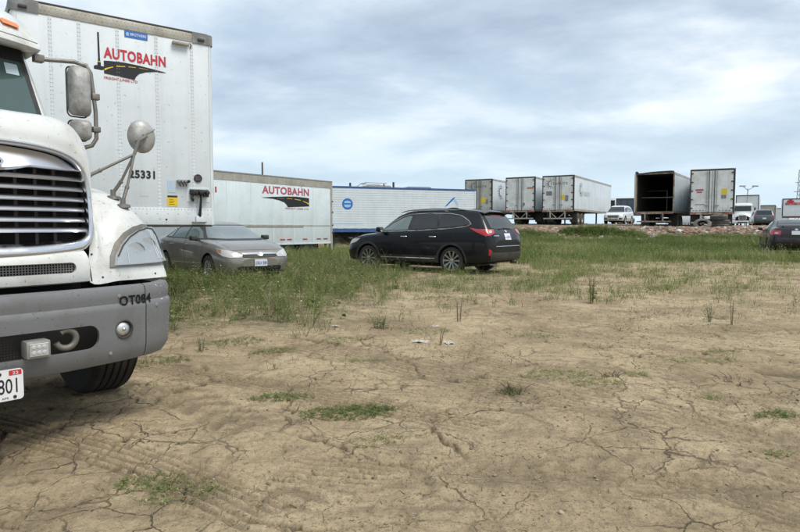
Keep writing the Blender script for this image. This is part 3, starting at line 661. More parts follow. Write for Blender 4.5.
# --- wheels (front axle)
def truck_wheel(parent, x, y, s, r=0.505, wdt=0.29, steer=0.0):
    t = MB(); h = wdt/2
    pr = [(0.30,-h*0.8),(0.40,-h*0.98),(r*0.93,-h),(r*0.985,-h*0.86)]
    ng = 5
    for k in range(ng):
        a = -h*0.80 + (2*h*0.80)*k/ng; b = -h*0.80 + (2*h*0.80)*(k+1)/ng; pr += [(r, a+0.004), (r, b-0.012), (r-0.014, b-0.009), (r-0.014, b-0.002)]
    pr += [(r*0.985,h*0.86),(r*0.93,h),(0.40,h*0.98),(0.30,h*0.8)]
    t.lathe(pr, (0,0,0), 'y', 56); wo = t.build('wheel', MAT['rubber'], parent, 30); wo.location = (x, y, r-0.012); wo.rotation_euler = (0, 0, steer)
    MB().lathe([(0.30,-h*0.8),(0.285,-h*0.5),(0.28,0.0),(0.26,s*0.02),(0.2,s*0.06),(0.12,s*0.05),(0.09,s*0.12),(0.0001,s*0.13)], (0,0,0), 'y', 32).build('rim', MAT['steel_grey'], wo, 40)
    return wo
for s in (-1, 1):
    truck_wheel(truck, -1.18, s*0.955, s, steer=rad(-2))
    truck_wheel(truck, -5.2, s*0.98, s); truck_wheel(truck, -5.2, s*0.68, s)
MB().tube([(-1.05,-1.0,0.5),(-1.05,1.0,0.5)], 0.06, 10).build('front_axle', MAT['steel_dark'], truck)
for s in (-1,1): MB().box(-6.0, -0.5, s*0.42-0.05, s*0.42+0.05, 0.72, 0.98).build('frame_rail', MAT['steel_dark'], truck)
MB().box(-1.5,-0.5,-0.45,0.45,0.6,1.5).build('engine', MAT['dark_void'], truck)
# --- cab
def ring(z, xf, w, xb=-3.9, p=0.09, n=9):
    pts = [(xf - p*(y/w)**2 if abs(y) < w else xf-p, y) for y in np.linspace(-w*0.93, w*0.93, n)]
    pts += [(xf-p-0.09, w*0.99), (xf-p-0.25, w), (xb+0.2, w), (xb, w*0.9), (xb, -w*0.9), (xb+0.2, -w), (xf-p-0.25, -w), (xf-p-0.09, -w*0.99)]
    return [(x, y, z) for x, y in pts]
cabm = MB().grid([ring(.75,-1.78,1.0), ring(1.2,-1.78,1.02), ring(1.70,-1.76,1.02), ring(1.84,-1.64,0.99), ring(1.90,-1.66,0.975), ring(2.2,-1.84,0.95), ring(2.52,-2.03,0.92), ring(2.60,-2.08,0.90)], closed=True)
cab = cabm.build('cab', MAT['truck_white'], truck, 35)
bvC = bvh_of(cab)
wsp = rrect(-0.885, 0.885, 1.88, 2.56, 0.04); wsp = [(a*(1.0 - 0.035*(b-1.88)/0.68), b) for a, b in wsp]
ws = decal(bvC, wsp, (0,0,0), Y, Z, (-1,0,0), 0.008, MAT['black_plastic'], 'windscreen', truck, 0.1)
wsi = [(a*0.955, 2.2 + (b-2.2)*0.93) for a, b in wsp]
decal(bvC, wsi, (0,0,0), Y, Z, (-1,0,0), 0.014, MAT['glass_green'], 'pane', ws, 0.1)
bvW = bvh_of(ws)
decal(bvW, [(0.02,1.95),(0.02,2.30),(0.22,2.33),(0.30,1.95)], (0,0,0), Y, Z, (-1,0,0), 0.0075, MAT['glass_pale'], 'seat_glimpse', ws, 0.1) if False else None
q = on_line(bvW, [(0.72,2.46),(0.83,2.46)], (0,0,0), Y, Z, -X, 0.008, 0.03)
decal(bvW, rrect(0.70,0.79,2.30,2.39,0.005), (0,0,0), Y, Z, (-1,0,0), 0.010, MAT['ink_pale'], 'windscreen_sticker', ws, 0.1)
decal(bvC, [(-.845,2.42),(-.83,2.528),(.83,2.528),(.845,2.42)], (0,0,0), Y, Z, (-1,0,0), 0.0165, MAT['dark_void'], 'dark_top_band', ws, 0.1)  # black band laid across the top of the windscreen pane
for s in (-1, 1):
    dr = decal(bvC, [(-2.0,0.95),(-2.0,1.85),(-2.25,2.42),(-3.1,2.45),(-3.1,0.95)], (0, s*2, 0), X, Z, (0,-s,0), 0.010, MAT['truck_white'], 'door', truck, 0.15)
    decal(bvC, [(-2.12,1.88),(-2.35,2.36),(-3.0,2.38),(-3.0,1.80)], (0, s*2, 0), X, Z, (0,-s,0), 0.016, MAT['glass'], 'door_window', dr, 0.2)
    MB().box(-2.98,-2.84, s*1.03-0.02, s*1.03+0.02, 1.58, 1.62, bev=0.008).build('handle', MAT['black_plastic'], dr)
# wiper
# roof cap with moulded sun visor
def rring(z, xf, w, xb=-3.9):
    pts = [(xf - 0.22*(abs(y)/w)**2.4, y) for y in np.linspace(-w, w, 21)]
    return [(x, y, z) for x, y in pts + [(xb+0.15, w), (xb, w*0.85), (xb, -w*0.85), (xb+0.15, -w)]]
roof = MB().grid([rring(2.545,-1.97,0.90), rring(2.50,-1.72,0.925), rring(2.515,-1.685,0.93), rring(2.56,-1.70,0.925), rring(2.64,-1.76,0.90), rring(2.76,-1.86,0.84), rring(2.86,-2.00,0.75), rring(2.94,-2.18,0.62), rring(2.99,-2.4,0.45), rring(3.0,-2.7,0.1)], closed=True).build('roof_cap', MAT['truck_white'], truck, 50)
bvR = bvh_of(roof)
for y in (-0.72, -0.36, 0.0, 0.36, 0.72):
    h = bvR.ray_cast(Vector((0, y, 2.655)), Vector((-1,0,0)))
    if h[0]:
        q = decal(bvR, [(y-0.055,2.638),(y-0.068,2.668),(y-0.055,2.682),(y+0.05,2.672),(y+0.066,2.65),(y+0.055,2.632)], (0,0,0), Y, Z, (-1,0,0), 0.022, MAT['amber'], 'marker_lamp', roof, 0.05)
q = on_line(bvR, [(-0.91,2.562),(0.91,2.562)], (0,0,0), Y, Z, -X, 0.001, 0.04)
if len(q) > 3: MB().tube(q, 0.0035, 5).build('visor_groove', MAT['bracket'], roof)
# --- door mirrors
def mirror_set(s):
    mg = MB()
    mg.tube([(-1.97, s*0.90, 2.46), (-1.95, s*1.0, 2.465), (-1.90, s*1.17, 2.475), (-1.87, s*1.245, 2.455), (-1.86, s*1.275, 2.40), (-1.86, s*1.305, 2.1), (-1.86, s*1.305, 1.88), (-1.865, s*1.27, 1.82), (-1.90, s*1.22, 1.80)], 0.0165, 10)
    mg.tube([(-1.90, s*1.22, 1.80), (-2.05, s*1.03, 1.78)], 0.013, 8)
    mg.box(-2.0,-1.93, s*0.93-0.035, s*0.93+0.035, 2.435, 2.49, bev=0.006); mg.box(-1.885,-1.835, s*1.305-0.03, s*1.305+0.03, 2.19, 2.24, bev=0.006); mg.box(-1.885,-1.835, s*1.305-0.03, s*1.305+0.03, 1.93, 1.975, bev=0.006)
    arm = mg.build('mirror_arm', MAT['bracket'], truck, 45)
    def body(z0, z1, yc, w, nm):
        b = MB(); rows = []
        for t_, k in ((0.0,0.82),(0.03,0.97),(0.07,1.0),(0.10,0.93),(0.125,0.72),(0.135,0.4),(0.137,0.02)):
            cz, hh = (z0+z1)/2, (z1-z0)/2
            rows.append([(-1.955 + t_, yc + a*k, cz + c*k) for a, c in rrect(-w/2, w/2, -hh, hh, min(w, 2*hh)*0.24, 5)])
        b.grid(rows, closed=True); o = b.build(nm, MAT['mirror_shell'], truck, 50)
        MB().prism(rrect(yc-w*0.44, yc+w*0.44, z0+0.02, z1-0.02, 0.03), (-1.955,0,0), Y, Z, X, -0.003, 0.0).build('mirror_glass', MAT['mirror_face'], o)
        rim = [(-1.95, a, c) for a, c in rrect(yc-w/2, yc+w/2, z0, z1, w*0.24, 5)]; MB().tube(rim + rim[:2], 0.006, 6).build('mirror_rim', MAT['black_plastic'], o)
        return o
    body(2.05, 2.445, s*1.20, 0.155, 'mirror'); body(1.86, 2.02, s*1.20, 0.15, 'mirror')
for s in (1, -1): mirror_set(s)
# antenna on the mirror bracket
an = MB().tube([(-1.86,1.345,2.455),(-1.86,1.345,2.50)], 0.014, 8); an.tube([(-1.86,1.345,2.50),(-1.86,1.345,2.53),(-1.858,1.342,2.74)], [0.011,0.0085,0.0075], 8); an.box(-1.88,-1.84,1.31,1.375,2.445,2.47)
an.build('radio_antenna', MAT['ink_black'], truck, 40)
MB().lathe([(0.012,0),(0.012,0.012)], (-1.86,1.345,2.495), 'z', 10).build('antenna_collar', MAT['ink_yellow'], truck)
# --- fender mirror: round convex head on three struts
for s in (1, -1):
    hc = Vector((-0.60, s*1.07, 1.745))
    # the disc's back faces forward: a shallow dome
    dn = (X*1.0 + Y*s*(-0.12) + Z*0.05).normalized(); a1 = dn.cross(Z).normalized(); a2 = a1.cross(dn).normalized()
    mb = MB(); rows = []
    for r_, h_ in ((0.0008,0.040),(0.03,0.039),(0.06,0.034),(0.085,0.024),(0.097,0.010),(0.101,-0.002),(0.099,-0.010),(0.094,-0.012)):
        rows.append([hc + a1*r_*0.88*math.cos(2*PI*k/36) + a2*r_*1.07*math.sin(2*PI*k/36) + dn*h_ for k in range(36)])
    mb.grid(rows, closed=True); head = mb.build('fender_mirror', MAT['mirror_shell'], truck, 55)
    mb = MB(); mb.add([hc + a1*0.083*math.cos(2*PI*k/36) + a2*0.1*math.sin(2*PI*k/36) - dn*0.009 for k in range(36)], [tuple(range(36))]); mb.build('mirror_glass', MAT['mirror_face'], head)
    q0 = hc + dn*0.042; mb = MB()
    mb.tube([q0 - a1*s*0.075 + a2*0.05 - dn*0.012, q0, q0 + a1*s*0.05 - a2*0.035 - dn*0.006], 0.0045, 6)
    mb.lathe([(0.0001,0.012),(0.008,0.010),(0.010,0.0)], tuple(q0), 'x', 10)
    bend = hc + Vector((0.05, s*(-0.045), -0.075))
    mb.tube([q0 + Vector((0.008,s*0.012,-0.004)), q0 + Vector((0.02,s*-0.005,-0.012)), q0 + Vector((0.016, s*-0.04, -0.035)), bend + Vector((0,s*-0.012,0)), bend + Vector((0,s*-0.03,-0.05))], 0.011, 8)
    top_ = bend + Vector((0, s*-0.03, -0.05))
    for (fy, fz0, fx) in ((0.905, 1.30, -0.53), (0.885, 1.33, -0.62)):
        ft = bvH.ray_cast(Vector((fx, s*fy, 2.5)), Vector((0,0,-1)))[0]
        if ft is None: continue
        mid = top_.lerp(ft, 0.62)
        mb.tube([top_, mid], 0.0085, 8); mb.tube([mid, mid.lerp(ft, 0.12)], 0.014, 8); mb.tube([mid, ft + Vector((0,0,0.03))], 0.0115, 8); mb.tube([ft + Vector((0,0,0.05)), ft + Vector((0,0,0.012))], 0.017, 8)
        mb.lathe([(0.0001,0.014),(0.03,0.012),(0.042,0.006),(0.045,-0.012)], tuple(ft), 'z', 16)
    ft = bvH.ray_cast(Vector((-0.66, s*2.0, 1.44)), Vector((0,-s,0)))[0]
    if ft is None: ft = Vector((-0.8, s*0.70, 1.5))
    mid = top_.lerp(ft, 0.6); mb.tube([top_, mid], 0.0085, 8); mb.tube([mid, mid.lerp(ft,0.1)], 0.013, 8); mb.tube([mid, ft.lerp(top_,0.15)], 0.011, 8)
    mb.tube([ft.lerp(top_, 0.22) , ft.lerp(top_, 0.08), ft + Vector((0, 0, 0.0))], [0.014, 0.020, 0.016], 8)
    mb.build('mirror_strut', MAT['bracket'], truck, 40)
# ================================================================ trailers
nX, nY, nZ = Vector((-1,0,0)), Vector((0,-1,0)), Vector((0,0,-1))
def dual(parent, x, y, s, r=0.5, name='wheel', matname='rubber_old'):
    """one wheel of a trailer axle, shared mesh"""
    key = ('dual', r, s)
    if key not in _fonts:
        t = MB(); h = 0.13
        t.lathe([(0.27,-h),(0.38,-h*1.05),(r*0.94,-h),(r,-h*0.8),(r,h*0.8),(r*0.94,h),(0.38,h*1.05),(0.27,h)], (0,0,0), 'y', 32)
        a = t.mesh('wheel', MAT[matname], 35)
        b = MB().lathe([(0.27,-s*0.0),(0.25,s*0.09),(0.27,s*0.11),(0.21,s*0.03),(0.10,s*0.02),(0.085,s*0.08),(0.0001,s*0.085)], (0,0,0), 'y', 20).mesh('rim', MAT['tr_rail'], 40)
        _fonts[key] = (a, b)
    a, b = _fonts[key]; o = link(name, a, parent); o.location = (x, y, r); r2 = link('rim', b, o); return o
def road_logo(parent, O, U, V, Nn, w, h, flip=False, faded=False):
    """the lettering AUTOBAHN over a black road sweeping away with a yellow centre line"""
    O = Vector(O)
    def P(a, b): return (w*(1-a) if flip else w*a, h*b)
    red = MAT['ink_red_faded' if faded else 'ink_red']
    text('AUTOBAHN', 'company_lettering', red, parent, O + V*(h*0.60), U, V, Nn, w, h*0.36, 0.0012, 0.035)
    up = [(0.0,.505),(.10,.525),(.30,.545),(.55,.52),(.80,.47),(1.0,.42)]; lo = [(1.0,.41),(.80,.385),(.66,.33),(.55,.24),(.50,.13),(.475,.02),(0,.10)]
    if not flip: lo[-1] = (0, .10)
    rd = MB().prism([P(a, b) for a, b in up + lo], O, U, V, Nn, 0.0003, 0.0012).build('road_emblem', MAT['ink_black'], parent)
    yl = MB()
    for seg in ([(0.01,.19),(.06,.26),(.14,.33),(.145,.36),(.06,.30),(.005,.25)], [(.19,.365),(.33,.405),(.33,.43),(.19,.395)], [(.38,.415),(.50,.425),(.50,.440),(.38,.435)], [(.55,.43),(.70,.425),(.70,.433),(.55,.44)]):
        MB().prism([P(a, b) for a, b in seg], O, U, V, Nn, 0.0014, 0.0022).build('yellow_dash', MAT['ink_yellow'], rd)
    text('FREIGHT LINES LTD', 'small_lettering', red, parent, O + U*(w*(0.47 if flip else 0.0)) + V*(-h*0.08), U, V, Nn, w*0.52, h*0.085, 0.001, 0.01)
# ---- 1. big white van trailer, nose towards the camera
t1 = thing('box_trailer', 'large white box trailer numbered 25331, its riveted nose facing forward right behind the tractor', 'trailer', (-3.90, 8.57, 0), rad(-52.5))
t1['label'] = 'tall white box trailer numbered 25331 with its riveted nose right behind the tractor'
W2, HB, HT, LT = 1.30, 1.20, 4.06, 13.0
seams = [-1.235, -0.87, -0.53, -0.05, 0.47, 0.98, 1.235]
for a, b in zip(seams[:-1], seams[1:]):
    o = MB().box(-0.03, 0.0, a+0.0015, b-0.0015, HB+0.03, HT-0.13, bev=0.0025).build('nose_panel', MAT['tr_white'], t1, 30)
    MB().box(0.0, 0.0028, b-0.022, b+0.022, HB+0.10, HT-0.13).build('seam_strip', MAT['tr_white'], t1) if b < 1.2 else None
rv = MB()
def rivet(p, n='x', r=0.0065, h=0.004): rv.lathe([(0.0001,h),(r*0.7,h*0.7),(r,0)], p, n, 6)
for b in seams[1:-1]:
    for k in range(52): rivet((0.0028, b-0.013, HB+0.13+k*0.051)); rivet((0.0028, b+0.013, HB+0.13+k*0.051))
for k in range(50):
    y = -1.22 + k*0.05; rivet((0.0095, y, HB+0.228), r=0.007); rivet((0.011, y, HT-0.085)); rivet((0.011, y+0.025, HT-0.04))
    if k % 3 == 0: rivet((0.0095, y, HB+0.16), r=0.008)
o = rv.build('rivets', MAT['tr_rail'], t1); o['kind'] = 'stuff'
MB().box(-0.02, 0.009, -1.24, 1.24, HB, HB+0.245, bev=0.003).build('bottom_plate', MAT['tr_white'], t1, 30)
MB().box(-0.07, 0.004, -1.24, 1.24, HB-0.022, HB-0.002).build('bottom_flange', MAT['steel_dark'], t1)
MB().box(-0.06, 0.010, -1.20, 1.20, HT-0.135, HT-0.005, bev=0.004).build('top_rail', MAT['tr_rail'], t1, 30)
MB().box(-0.10, 0.014, -1.22, 1.22, HT-0.004, HT+0.02, bev=0.004).build('roof_lip', MAT['steel_dark'], t1, 30)
for s in (-1, 1):     # rounded corner posts and top corner castings
    q = [(-0.065+0.065*math.sin(a), s*(1.235+0.065*(1-math.cos(PI/2-a)) if False else 1.235+0.065*math.cos(a))) for a in [PI/2*k/6 for k in range(7)]]
    rows = [[(x, y, z) for x, y in [(-0.16, s*1.30)] + [(-0.065+0.065*math.sin(a), s*(1.235+0.065*math.cos(a))) for a in [PI/2*k/6 for k in range(7)]]] for z in (HB, HT-0.12)]
    MB().grid(rows).build('corner_post', MAT['tr_white'], t1, 60)
    rows = [[(x, y, z) for x, y in [(-0.30, s*1.31)] + [(-0.055+0.072*math.sin(a), s*(1.230+0.085*math.cos(a))) for a in [PI/2*k/6 for k in range(7)]] + [(0.017, s*0.99)]] for z in (HT-0.14, HT+0.012)]
    rows.append([(x*0.3-0.15, y*0.9, HT+0.03) for x, y, z in rows[0]])
    MB().grid(rows).build('corner_cap', MAT['tr_cap'], t1, 50)
MB().box(-LT, -0.16, 1.29, 1.302, HB, HT-0.01).build('side_wall', MAT['tr_white'], t1); MB().box(-LT, -0.16, -1.302, -1.29, HB, HT-0.01).build('side_wall', MAT['tr_white'], t1)
MB().box(-LT, -0.03, -1.29, 1.29, HT-0.03, HT-0.006).build('roof', MAT['alu_side'], t1); MB().box(-LT, -0.04, -1.288, 1.288, HB+0.001, HB+0.10).build('floor', MAT['steel_dark'], t1)
MB().box(-LT-0.03, -LT, -1.29, 1.29, HB, HT).build('rear_wall', MAT['tr_white'], t1)
for z0, z1 in ((HB-0.03, HB+0.10), (HT-0.17, HT)):
    for s in (-1, 1): MB().box(-LT, -0.17, s*1.306-0.004, s*1.306+0.004, z0, z1).build('side_rail', MAT['tr_rail'], t1)
for s in (-1, 1):
    MB().box(-3.2, -3.08, s*0.55-0.06, s*0.55+0.06, 0.32, HB).box(-3.26, -3.02, s*0.55-0.12, s*0.55+0.12, 0.28, 0.33).build('landing_leg', MAT['steel_dark'], t1)
    for x in (-10.9, -12.1): dual(t1, x, s*1.14, s); dual(t1, x, s*0.84, s)
for s in (-1, 1): MB().box(-LT, -9.8, s*0.5-0.05, s*0.5+0.05, 0.75, HB).build('slider_rail', MAT['steel_dark'], t1)
O1 = Vector((0.0035, 0, 0))
road_logo(t1, (0.004, -0.23, 3.24), Y, Z, X, 0.83, 0.42)
text('25331', 'trailer_number', MAT['ink_black'], t1, (0.004, 0.055, 1.862), Y, Z, X, 0.355, 0.118, 0.001, 0.04)
bs = MB().prism(rrect(0.045, 0.355, 3.825, 3.92, 0.005), (0.002,0,0), Y, Z, X, 0, 0.003).build('blue_sticker', MAT['ink_blue'], t1)
text('@ BROTHERS', 'sticker_lettering', MAT['ink_white'], bs, (0.0055, 0.065, 3.847), Y, Z, X, 0.27, 0.05, 0.001, 0.01)
MB().box(0.01, 0.075, 0.69, 0.93, 3.845, 3.885, bev=0.008).build('marker_shelf', MAT['tr_rail'], t1, 40)
MB().tube([(0.02, 0.93, 3.885), (0.03, 0.955, 3.89), (0.03, 0.965, 3.86), (0.01, 0.965, 3.83)], 0.008, 6).build('lamp_lead', MAT['steel_dark'], t1)
for yy in (-1.17, 1.12): MB().box(0.012, 0.045, yy-0.05, yy+0.05, 3.955, 3.995, bev=0.01).build('clearance_lamp', MAT['steel_dark'], t1, 40)
ls = MB().prism(rrect(0.585, 0.70, 1.675, 1.86, 0.003), (0.002,0,0), Y, Z, X, 0, 0.003).build('blue_label', MAT['ink_pale'], t1)
for k in range(7): MB().box(0.0052, 0.006, 0.595, 0.595+rnd.uniform(0.05,0.095), 1.69+k*0.024, 1.697+k*0.024).build('print_line', MAT['ink_blue_pale'], ls)
ys_ = MB().prism(rrect(0.575, 0.725, 1.475, 1.615, 0.003), (0.002,0,0), Y, Z, X, 0, 0.003).build('yellow_label', MAT['ink_yellow'], t1)
MB().box(0.0052, 0.006, 0.578, 0.722, 1.605, 1.632).build('label_heading', MAT['ink_black'], ys_)
for k in range(4): MB().box(0.0052, 0.006, 0.60, 0.60+rnd.uniform(0.06,0.10), 1.50+k*0.024, 1.506+k*0.024).build('print_line', MAT['ink_black'], ys_)
text('Utility', 'faint_lettering', MAT['ink_pale'], t1, (0.004, 0.20, 1.60), Y, Z, X, 0.12, 0.028, 0.001)
# round vent, plug holders, gladhand plate, hoses
v_ = MB().lathe([(0.062,0.0),(0.062,0.018),(0.048,0.022),(0.046,0.008),(0.0001,0.006)], (0.0,1.035,1.905), 'x', 24).build('round_vent', MAT['steel_dark'], t1, 40)
for k in range(5): MB().box(0.008, 0.016, 0.995, 1.075, 1.875+k*0.015, 1.880+k*0.015).build('vent_louvre', MAT['tr_cap'], v_)
pb = MB().box(0.0, 0.012, 0.715, 0.90, 1.845, 1.862).build('plug_holder', MAT['steel_grey'], t1)
for k in range(4): MB().lathe([(0.020,0.0),(0.024,0.05),(0.018,0.075),(0.0001,0.078)], (0.01, 0.735+k*0.048, 1.848), 'x', 12).build('plug', MAT['ink_black' if k == 3 else 'steel_grey'], pb, 40)
for k in range(3): MB().tube([(0.02,0.735+k*0.048,1.835),(0.05,0.745+k*0.048,1.80),(0.02,0.77+k*0.04,1.775),(0.012,0.76+k*0.05,1.81)], 0.006, 6).build('lanyard', MAT['steel_dark'], pb)
gp = MB().box(0.0, 0.006, 0.86, 1.21, 1.545, 1.765, bev=0.002).build('gladhand_plate', MAT['tr_white'], t1)
gb = MB().box(0.006, 0.05, 0.90, 1.185, 1.655, 1.735, bev=0.012)
for yy in (0.94, 1.04, 1.14): gb.lathe([(0.0001,0.13),(0.026,0.125),(0.036,0.10),(0.030,0.06),(0.036,0.03),(0.036,0.0)], (0.02, yy, 1.685), 'x', 14)
gb.box(0.05,0.10,0.965,1.015,1.64,1.70,bev=0.008); gb.box(0.05,0.10,1.09,1.17,1.62,1.67,bev=0.008); gb.build('gladhand', MAT['black_plastic'], gp, 40)
MB().tube([(0.06,1.055,1.66),(0.085,1.05,1.60),(0.075,1.045,1.50),(0.05,1.045,1.40),(0.03,1.045,1.33)], [0.020,0.018,0.018,0.02,0.024], 10).build('conduit', MAT['ink_black'], t1, 50)
for k in range(3): MB().tube([(0.05,0.92+k*0.02,1.66),(0.06,0.90+k*0.015,1.60),(0.045,0.93+k*0.01,1.555),(0.03,0.96,1.60-k*0.01)], 0.0065, 6).build('loose_hose', MAT['steel_dark'], gp)
MB().box(0.009, 0.045, 0.985, 1.09, 1.235, 1.335, bev=0.006).build('junction_box', MAT['tr_white'], t1, 30)
MB().box(0.009, 0.06, 0.93, 1.14, 1.232, 1.246).build('box_flange', MAT['tr_cap'], t1)
MB().box(0.0, 0.02, 1.30, 1.318, 1.70, 1.79).build('side_lamp', MAT['red_dull'], t1)
for yy in (0.56, 0.60): pass
MB().lathe([(0.0001,0.004),(0.014,0.003),(0.016,0)], (0.0095, 0.555, 1.275), 'x', 8).build('drain_plug', MAT['steel_dark'], t1)

# ---- generic box with side panels, local x along length, visible side y=0 (-y face), body y 0..2.6
def frame_from(O, d):
    return (O[0], O[1], 0), math.atan2(d[1], d[0])
# ---- 2. low white trailer side-on
z2 = gzf(-5, 28)
t2 = thing('box_trailer', 'low white box trailer seen side on, AUTOBAHN and road emblem, left of the blue one', 'trailer', (-3.18, 28.1, 0), math.atan2(.82, .57))
L2 = 8.3; B2, T2 = 0.44, 3.32
k = 0; xs = [0.0]
pan = [-0.10, -1.27, -2.47, -3.67, -4.87, -6.07, -7.27, -8.25]
for a, b in zip(pan[1:], pan[:-1]):
    MB().box(a+0.003, b-0.003, 0.0, 0.03, B2+0.10, T2-0.34, bev=0.003).build('side_panel', MAT['tr_white_b'], t2, 30)
    if a > -8: MB().box(a-0.022, a+0.022, -0.0035, 0.0, B2+0.1, T2-0.34).build('seam_strip', MAT['tr_white_b'], t2)
MB().box(-L2, 0, -0.012, 0.02, T2-0.34, T2-0.06, bev=0.004).build('top_rail', MAT['tr_rail'], t2)
MB().box(-L2, 0.01, -0.02, 0.02, T2-0.055, T2, bev=0.004).build('roof_lip', MAT['steel_grey'], t2)
MB().box(-L2, 0, -0.010, 0.02, B2, B2+0.095).build('bottom_rail', MAT['tr_white_b'], t2)
MB().box(-5.6, -1.9, -0.030, -0.004, 1.20, 1.29, bev=0.006).build('rub_rail', MAT['tr_rail'], t2)
MB().box(-1.89, -0.12, -0.008, -0.004, 1.235, 1.275).build('rail_stain', MAT['tr_rail'], t2)
for x in (-3.30, -2.90, -1.95, -1.05, -0.6): MB().box(x, x+0.28, -0.009, -0.004, B2+0.19, B2+0.245).build('red_reflector', MAT['red_dull'], t2)
MB().box(-0.10, 0.03, -0.02, 0.10, 0.12, T2+0.0, bev=0.01).build('corner_post', MAT['tr_rail'], t2)
for z in (2.35, 1.85, 1.25, 0.9): MB().box(-0.02, 0.06, -0.035, 0.0, z, z+0.06).build('hinge', MAT['steel_dark'], t2)
MB().box(-L2, 0.0, 2.57, 2.6, B2, T2).build('side_wall', MAT['tr_white_b'], t2); MB().box(0.0, 0.03, 0.10, 2.6, B2, T2-0.01).build('end_wall', MAT['tr_white_b'], t2)
MB().box(-L2, -L2+0.03, 0.03, 2.57, B2, T2-0.01).build('end_wall', MAT['tr_white_b'], t2)
MB().box(-L2, 0, 0.02, 2.58, T2-0.045, T2-0.02).build('roof', MAT['alu_side'], t2); MB().box(-L2, 0, 0.03, 2.57, B2, B2+0.09).build('floor', MAT['steel_dark'], t2)
for y in (0.3, 2.3):
    for x in (-1.5, -2.7, -6.8): w_ = dual(t2, x, y, -1); w_.location.z = z2 + 0.48
MB().box(-L2+0.3, -0.4, 0.5, 2.1, 0.18, B2-0.005).build('underframe', MAT['dark_void'], t2)
road_logo(t2, (-4.28, -0.005, 2.02), X, Z, nY, 2.75, 0.90, flip=True, faded=True)
MB().tube([(-2.0,-0.012,2.9),(-2.0,-0.012,2.95)], 0.01).build('stud', MAT['steel_dark'], t2)
# ---- 3. white trailer with blue rails
t3 = thing('box_trailer', 'long white trailer with dark blue rails and round blue emblem behind the black wagon', 'trailer', (5.0, 40.0, 0), math.atan2(.36, .933))
L3 = 16.0; B3, T3 = 0.90, 3.70
gs = []
nrow = 17; zz = np.linspace(B3+0.24, T3-0.12, nrow+1)
for a, b in zip(zz[:-1], zz[1:]):
    MB().box(-L3, 0, 0.0, 0.03, a+0.008, b-0.008, bev=0.004).build('side_plank', MAT['tr_white'], t3)
MB().box(-L3, -0.02, 0.012, 0.028, B3+0.2, T3-0.1).build('side_backing', MAT['ink_pale'], t3)
MB().box(-L3-0.02, 0.03, -0.02, 0.02, T3-0.115, T3, bev=0.006).build('top_rail', MAT['blue_rail'], t3)
MB().box(-L3-0.02, 0.03, -0.02, 0.03, B3, B3+0.17, bev=0.006).build('bottom_rail', MAT['blue_rail'], t3)
for k in range(26): MB().box(-0.55-k*0.61, -0.25-k*0.61, -0.024, 0.0, B3+0.17, B3+0.215).build('rail_tab', MAT['blue_rail'], t3)
MB().box(-0.06, 0.035, -0.015, 0.05, B3, T3-0.1).build('corner_post', MAT['tr_white'], t3)
MB().box(0.0, 0.03, 0.05, 2.6, B3, T3-0.01).build('end_wall', MAT['tr_white'], t3); MB().box(-L3, -L3+0.03, 0.03, 2.57, B3, T3-0.01).build('end_wall', MAT['tr_white'], t3)
MB().box(-L3, 0.0, 2.57, 2.6, B3, T3).build('side_wall', MAT['tr_white'], t3); MB().box(-L3, 0, 0.02, 2.58, T3-0.04, T3-0.015).build('roof', MAT['alu_side'], t3)
MB().box(-L3, 0, 0.03, 2.57, B3+0.01, B3+0.1).build('floor', MAT['steel_dark'], t3)
g3 = gzf(-3, 37)
for s, y in ((-1, 0.2), (1, 2.4)):
    for x in (-1.8, -3.1, -12.7): w_ = dual(t3, x, y, s); w_.location.z = g3 + 0.49
    for x in (-9.6,): MB().box(x, x+0.12, y+0.2, y+0.32, g3+0.02, B3).build('landing_leg', MAT['steel_dark'], t3)
for x0, x1 in ((-9.5,-8.6),(-7.9,-8.7),(-6.9,-6.1)): MB().tube([(x0, 0.5, B3), (x1, 0.5, g3+0.35)], 0.05, 6).build('brace', MAT['steel_dark'], t3)
MB().box(-L3+0.4, -0.4, 0.5, 2.1, B3-0.32, B3).build('underframe', MAT['dark_void'], t3)
em = MB().prism(ellipse(-8.80, 2.62, 0.34, 0.345, 32), (0,-0.003,0), X, Z, nY, 0, 0.004).build('round_emblem', MAT['ink_blue'], t3)
MB().prism([(-9.02,2.67),(-8.98,2.78),(-8.8,2.83),(-8.62,2.78),(-8.58,2.67)], (0,-0.0075,0), X, Z, nY, 0, 0.003).build('emblem_band', MAT['ink_blue_pale'], em)
MB().prism([(-9.02,2.58),(-8.58,2.58),(-8.62,2.45),(-8.8,2.40),(-8.98,2.45)], (0,-0.0075,0), X, Z, nY, 0, 0.003).build('emblem_band', MAT['ink_blue_pale'], em)
text('www.brotherstransport.ca', 'web_lettering', MAT['ink_blue_pale'], t3, (-9.75, -0.006, 1.36), X, Z, nY, 1.95, 0.11, 0.003, 0.01)
br = MB().prism([(-2.25,2.50),(-2.05,2.62),(-1.78,2.85),(-1.55,3.05),(-1.50,3.18),(-1.70,3.08),(-1.92,2.86),(-2.13,2.66)], (0,-0.003,0), X, Z, nY, 0, 0.004).build('bird_emblem', MAT['ink_blue'], t3)
MB().prism([(-1.60,2.95),(-1.40,2.72),(-1.30,2.55),(-1.28,2.80),(-1.48,3.05)], (0,-0.0075,0), X, Z, nY, 0, 0.003).build('emblem_wing', MAT['ink_blue_pale'], br)

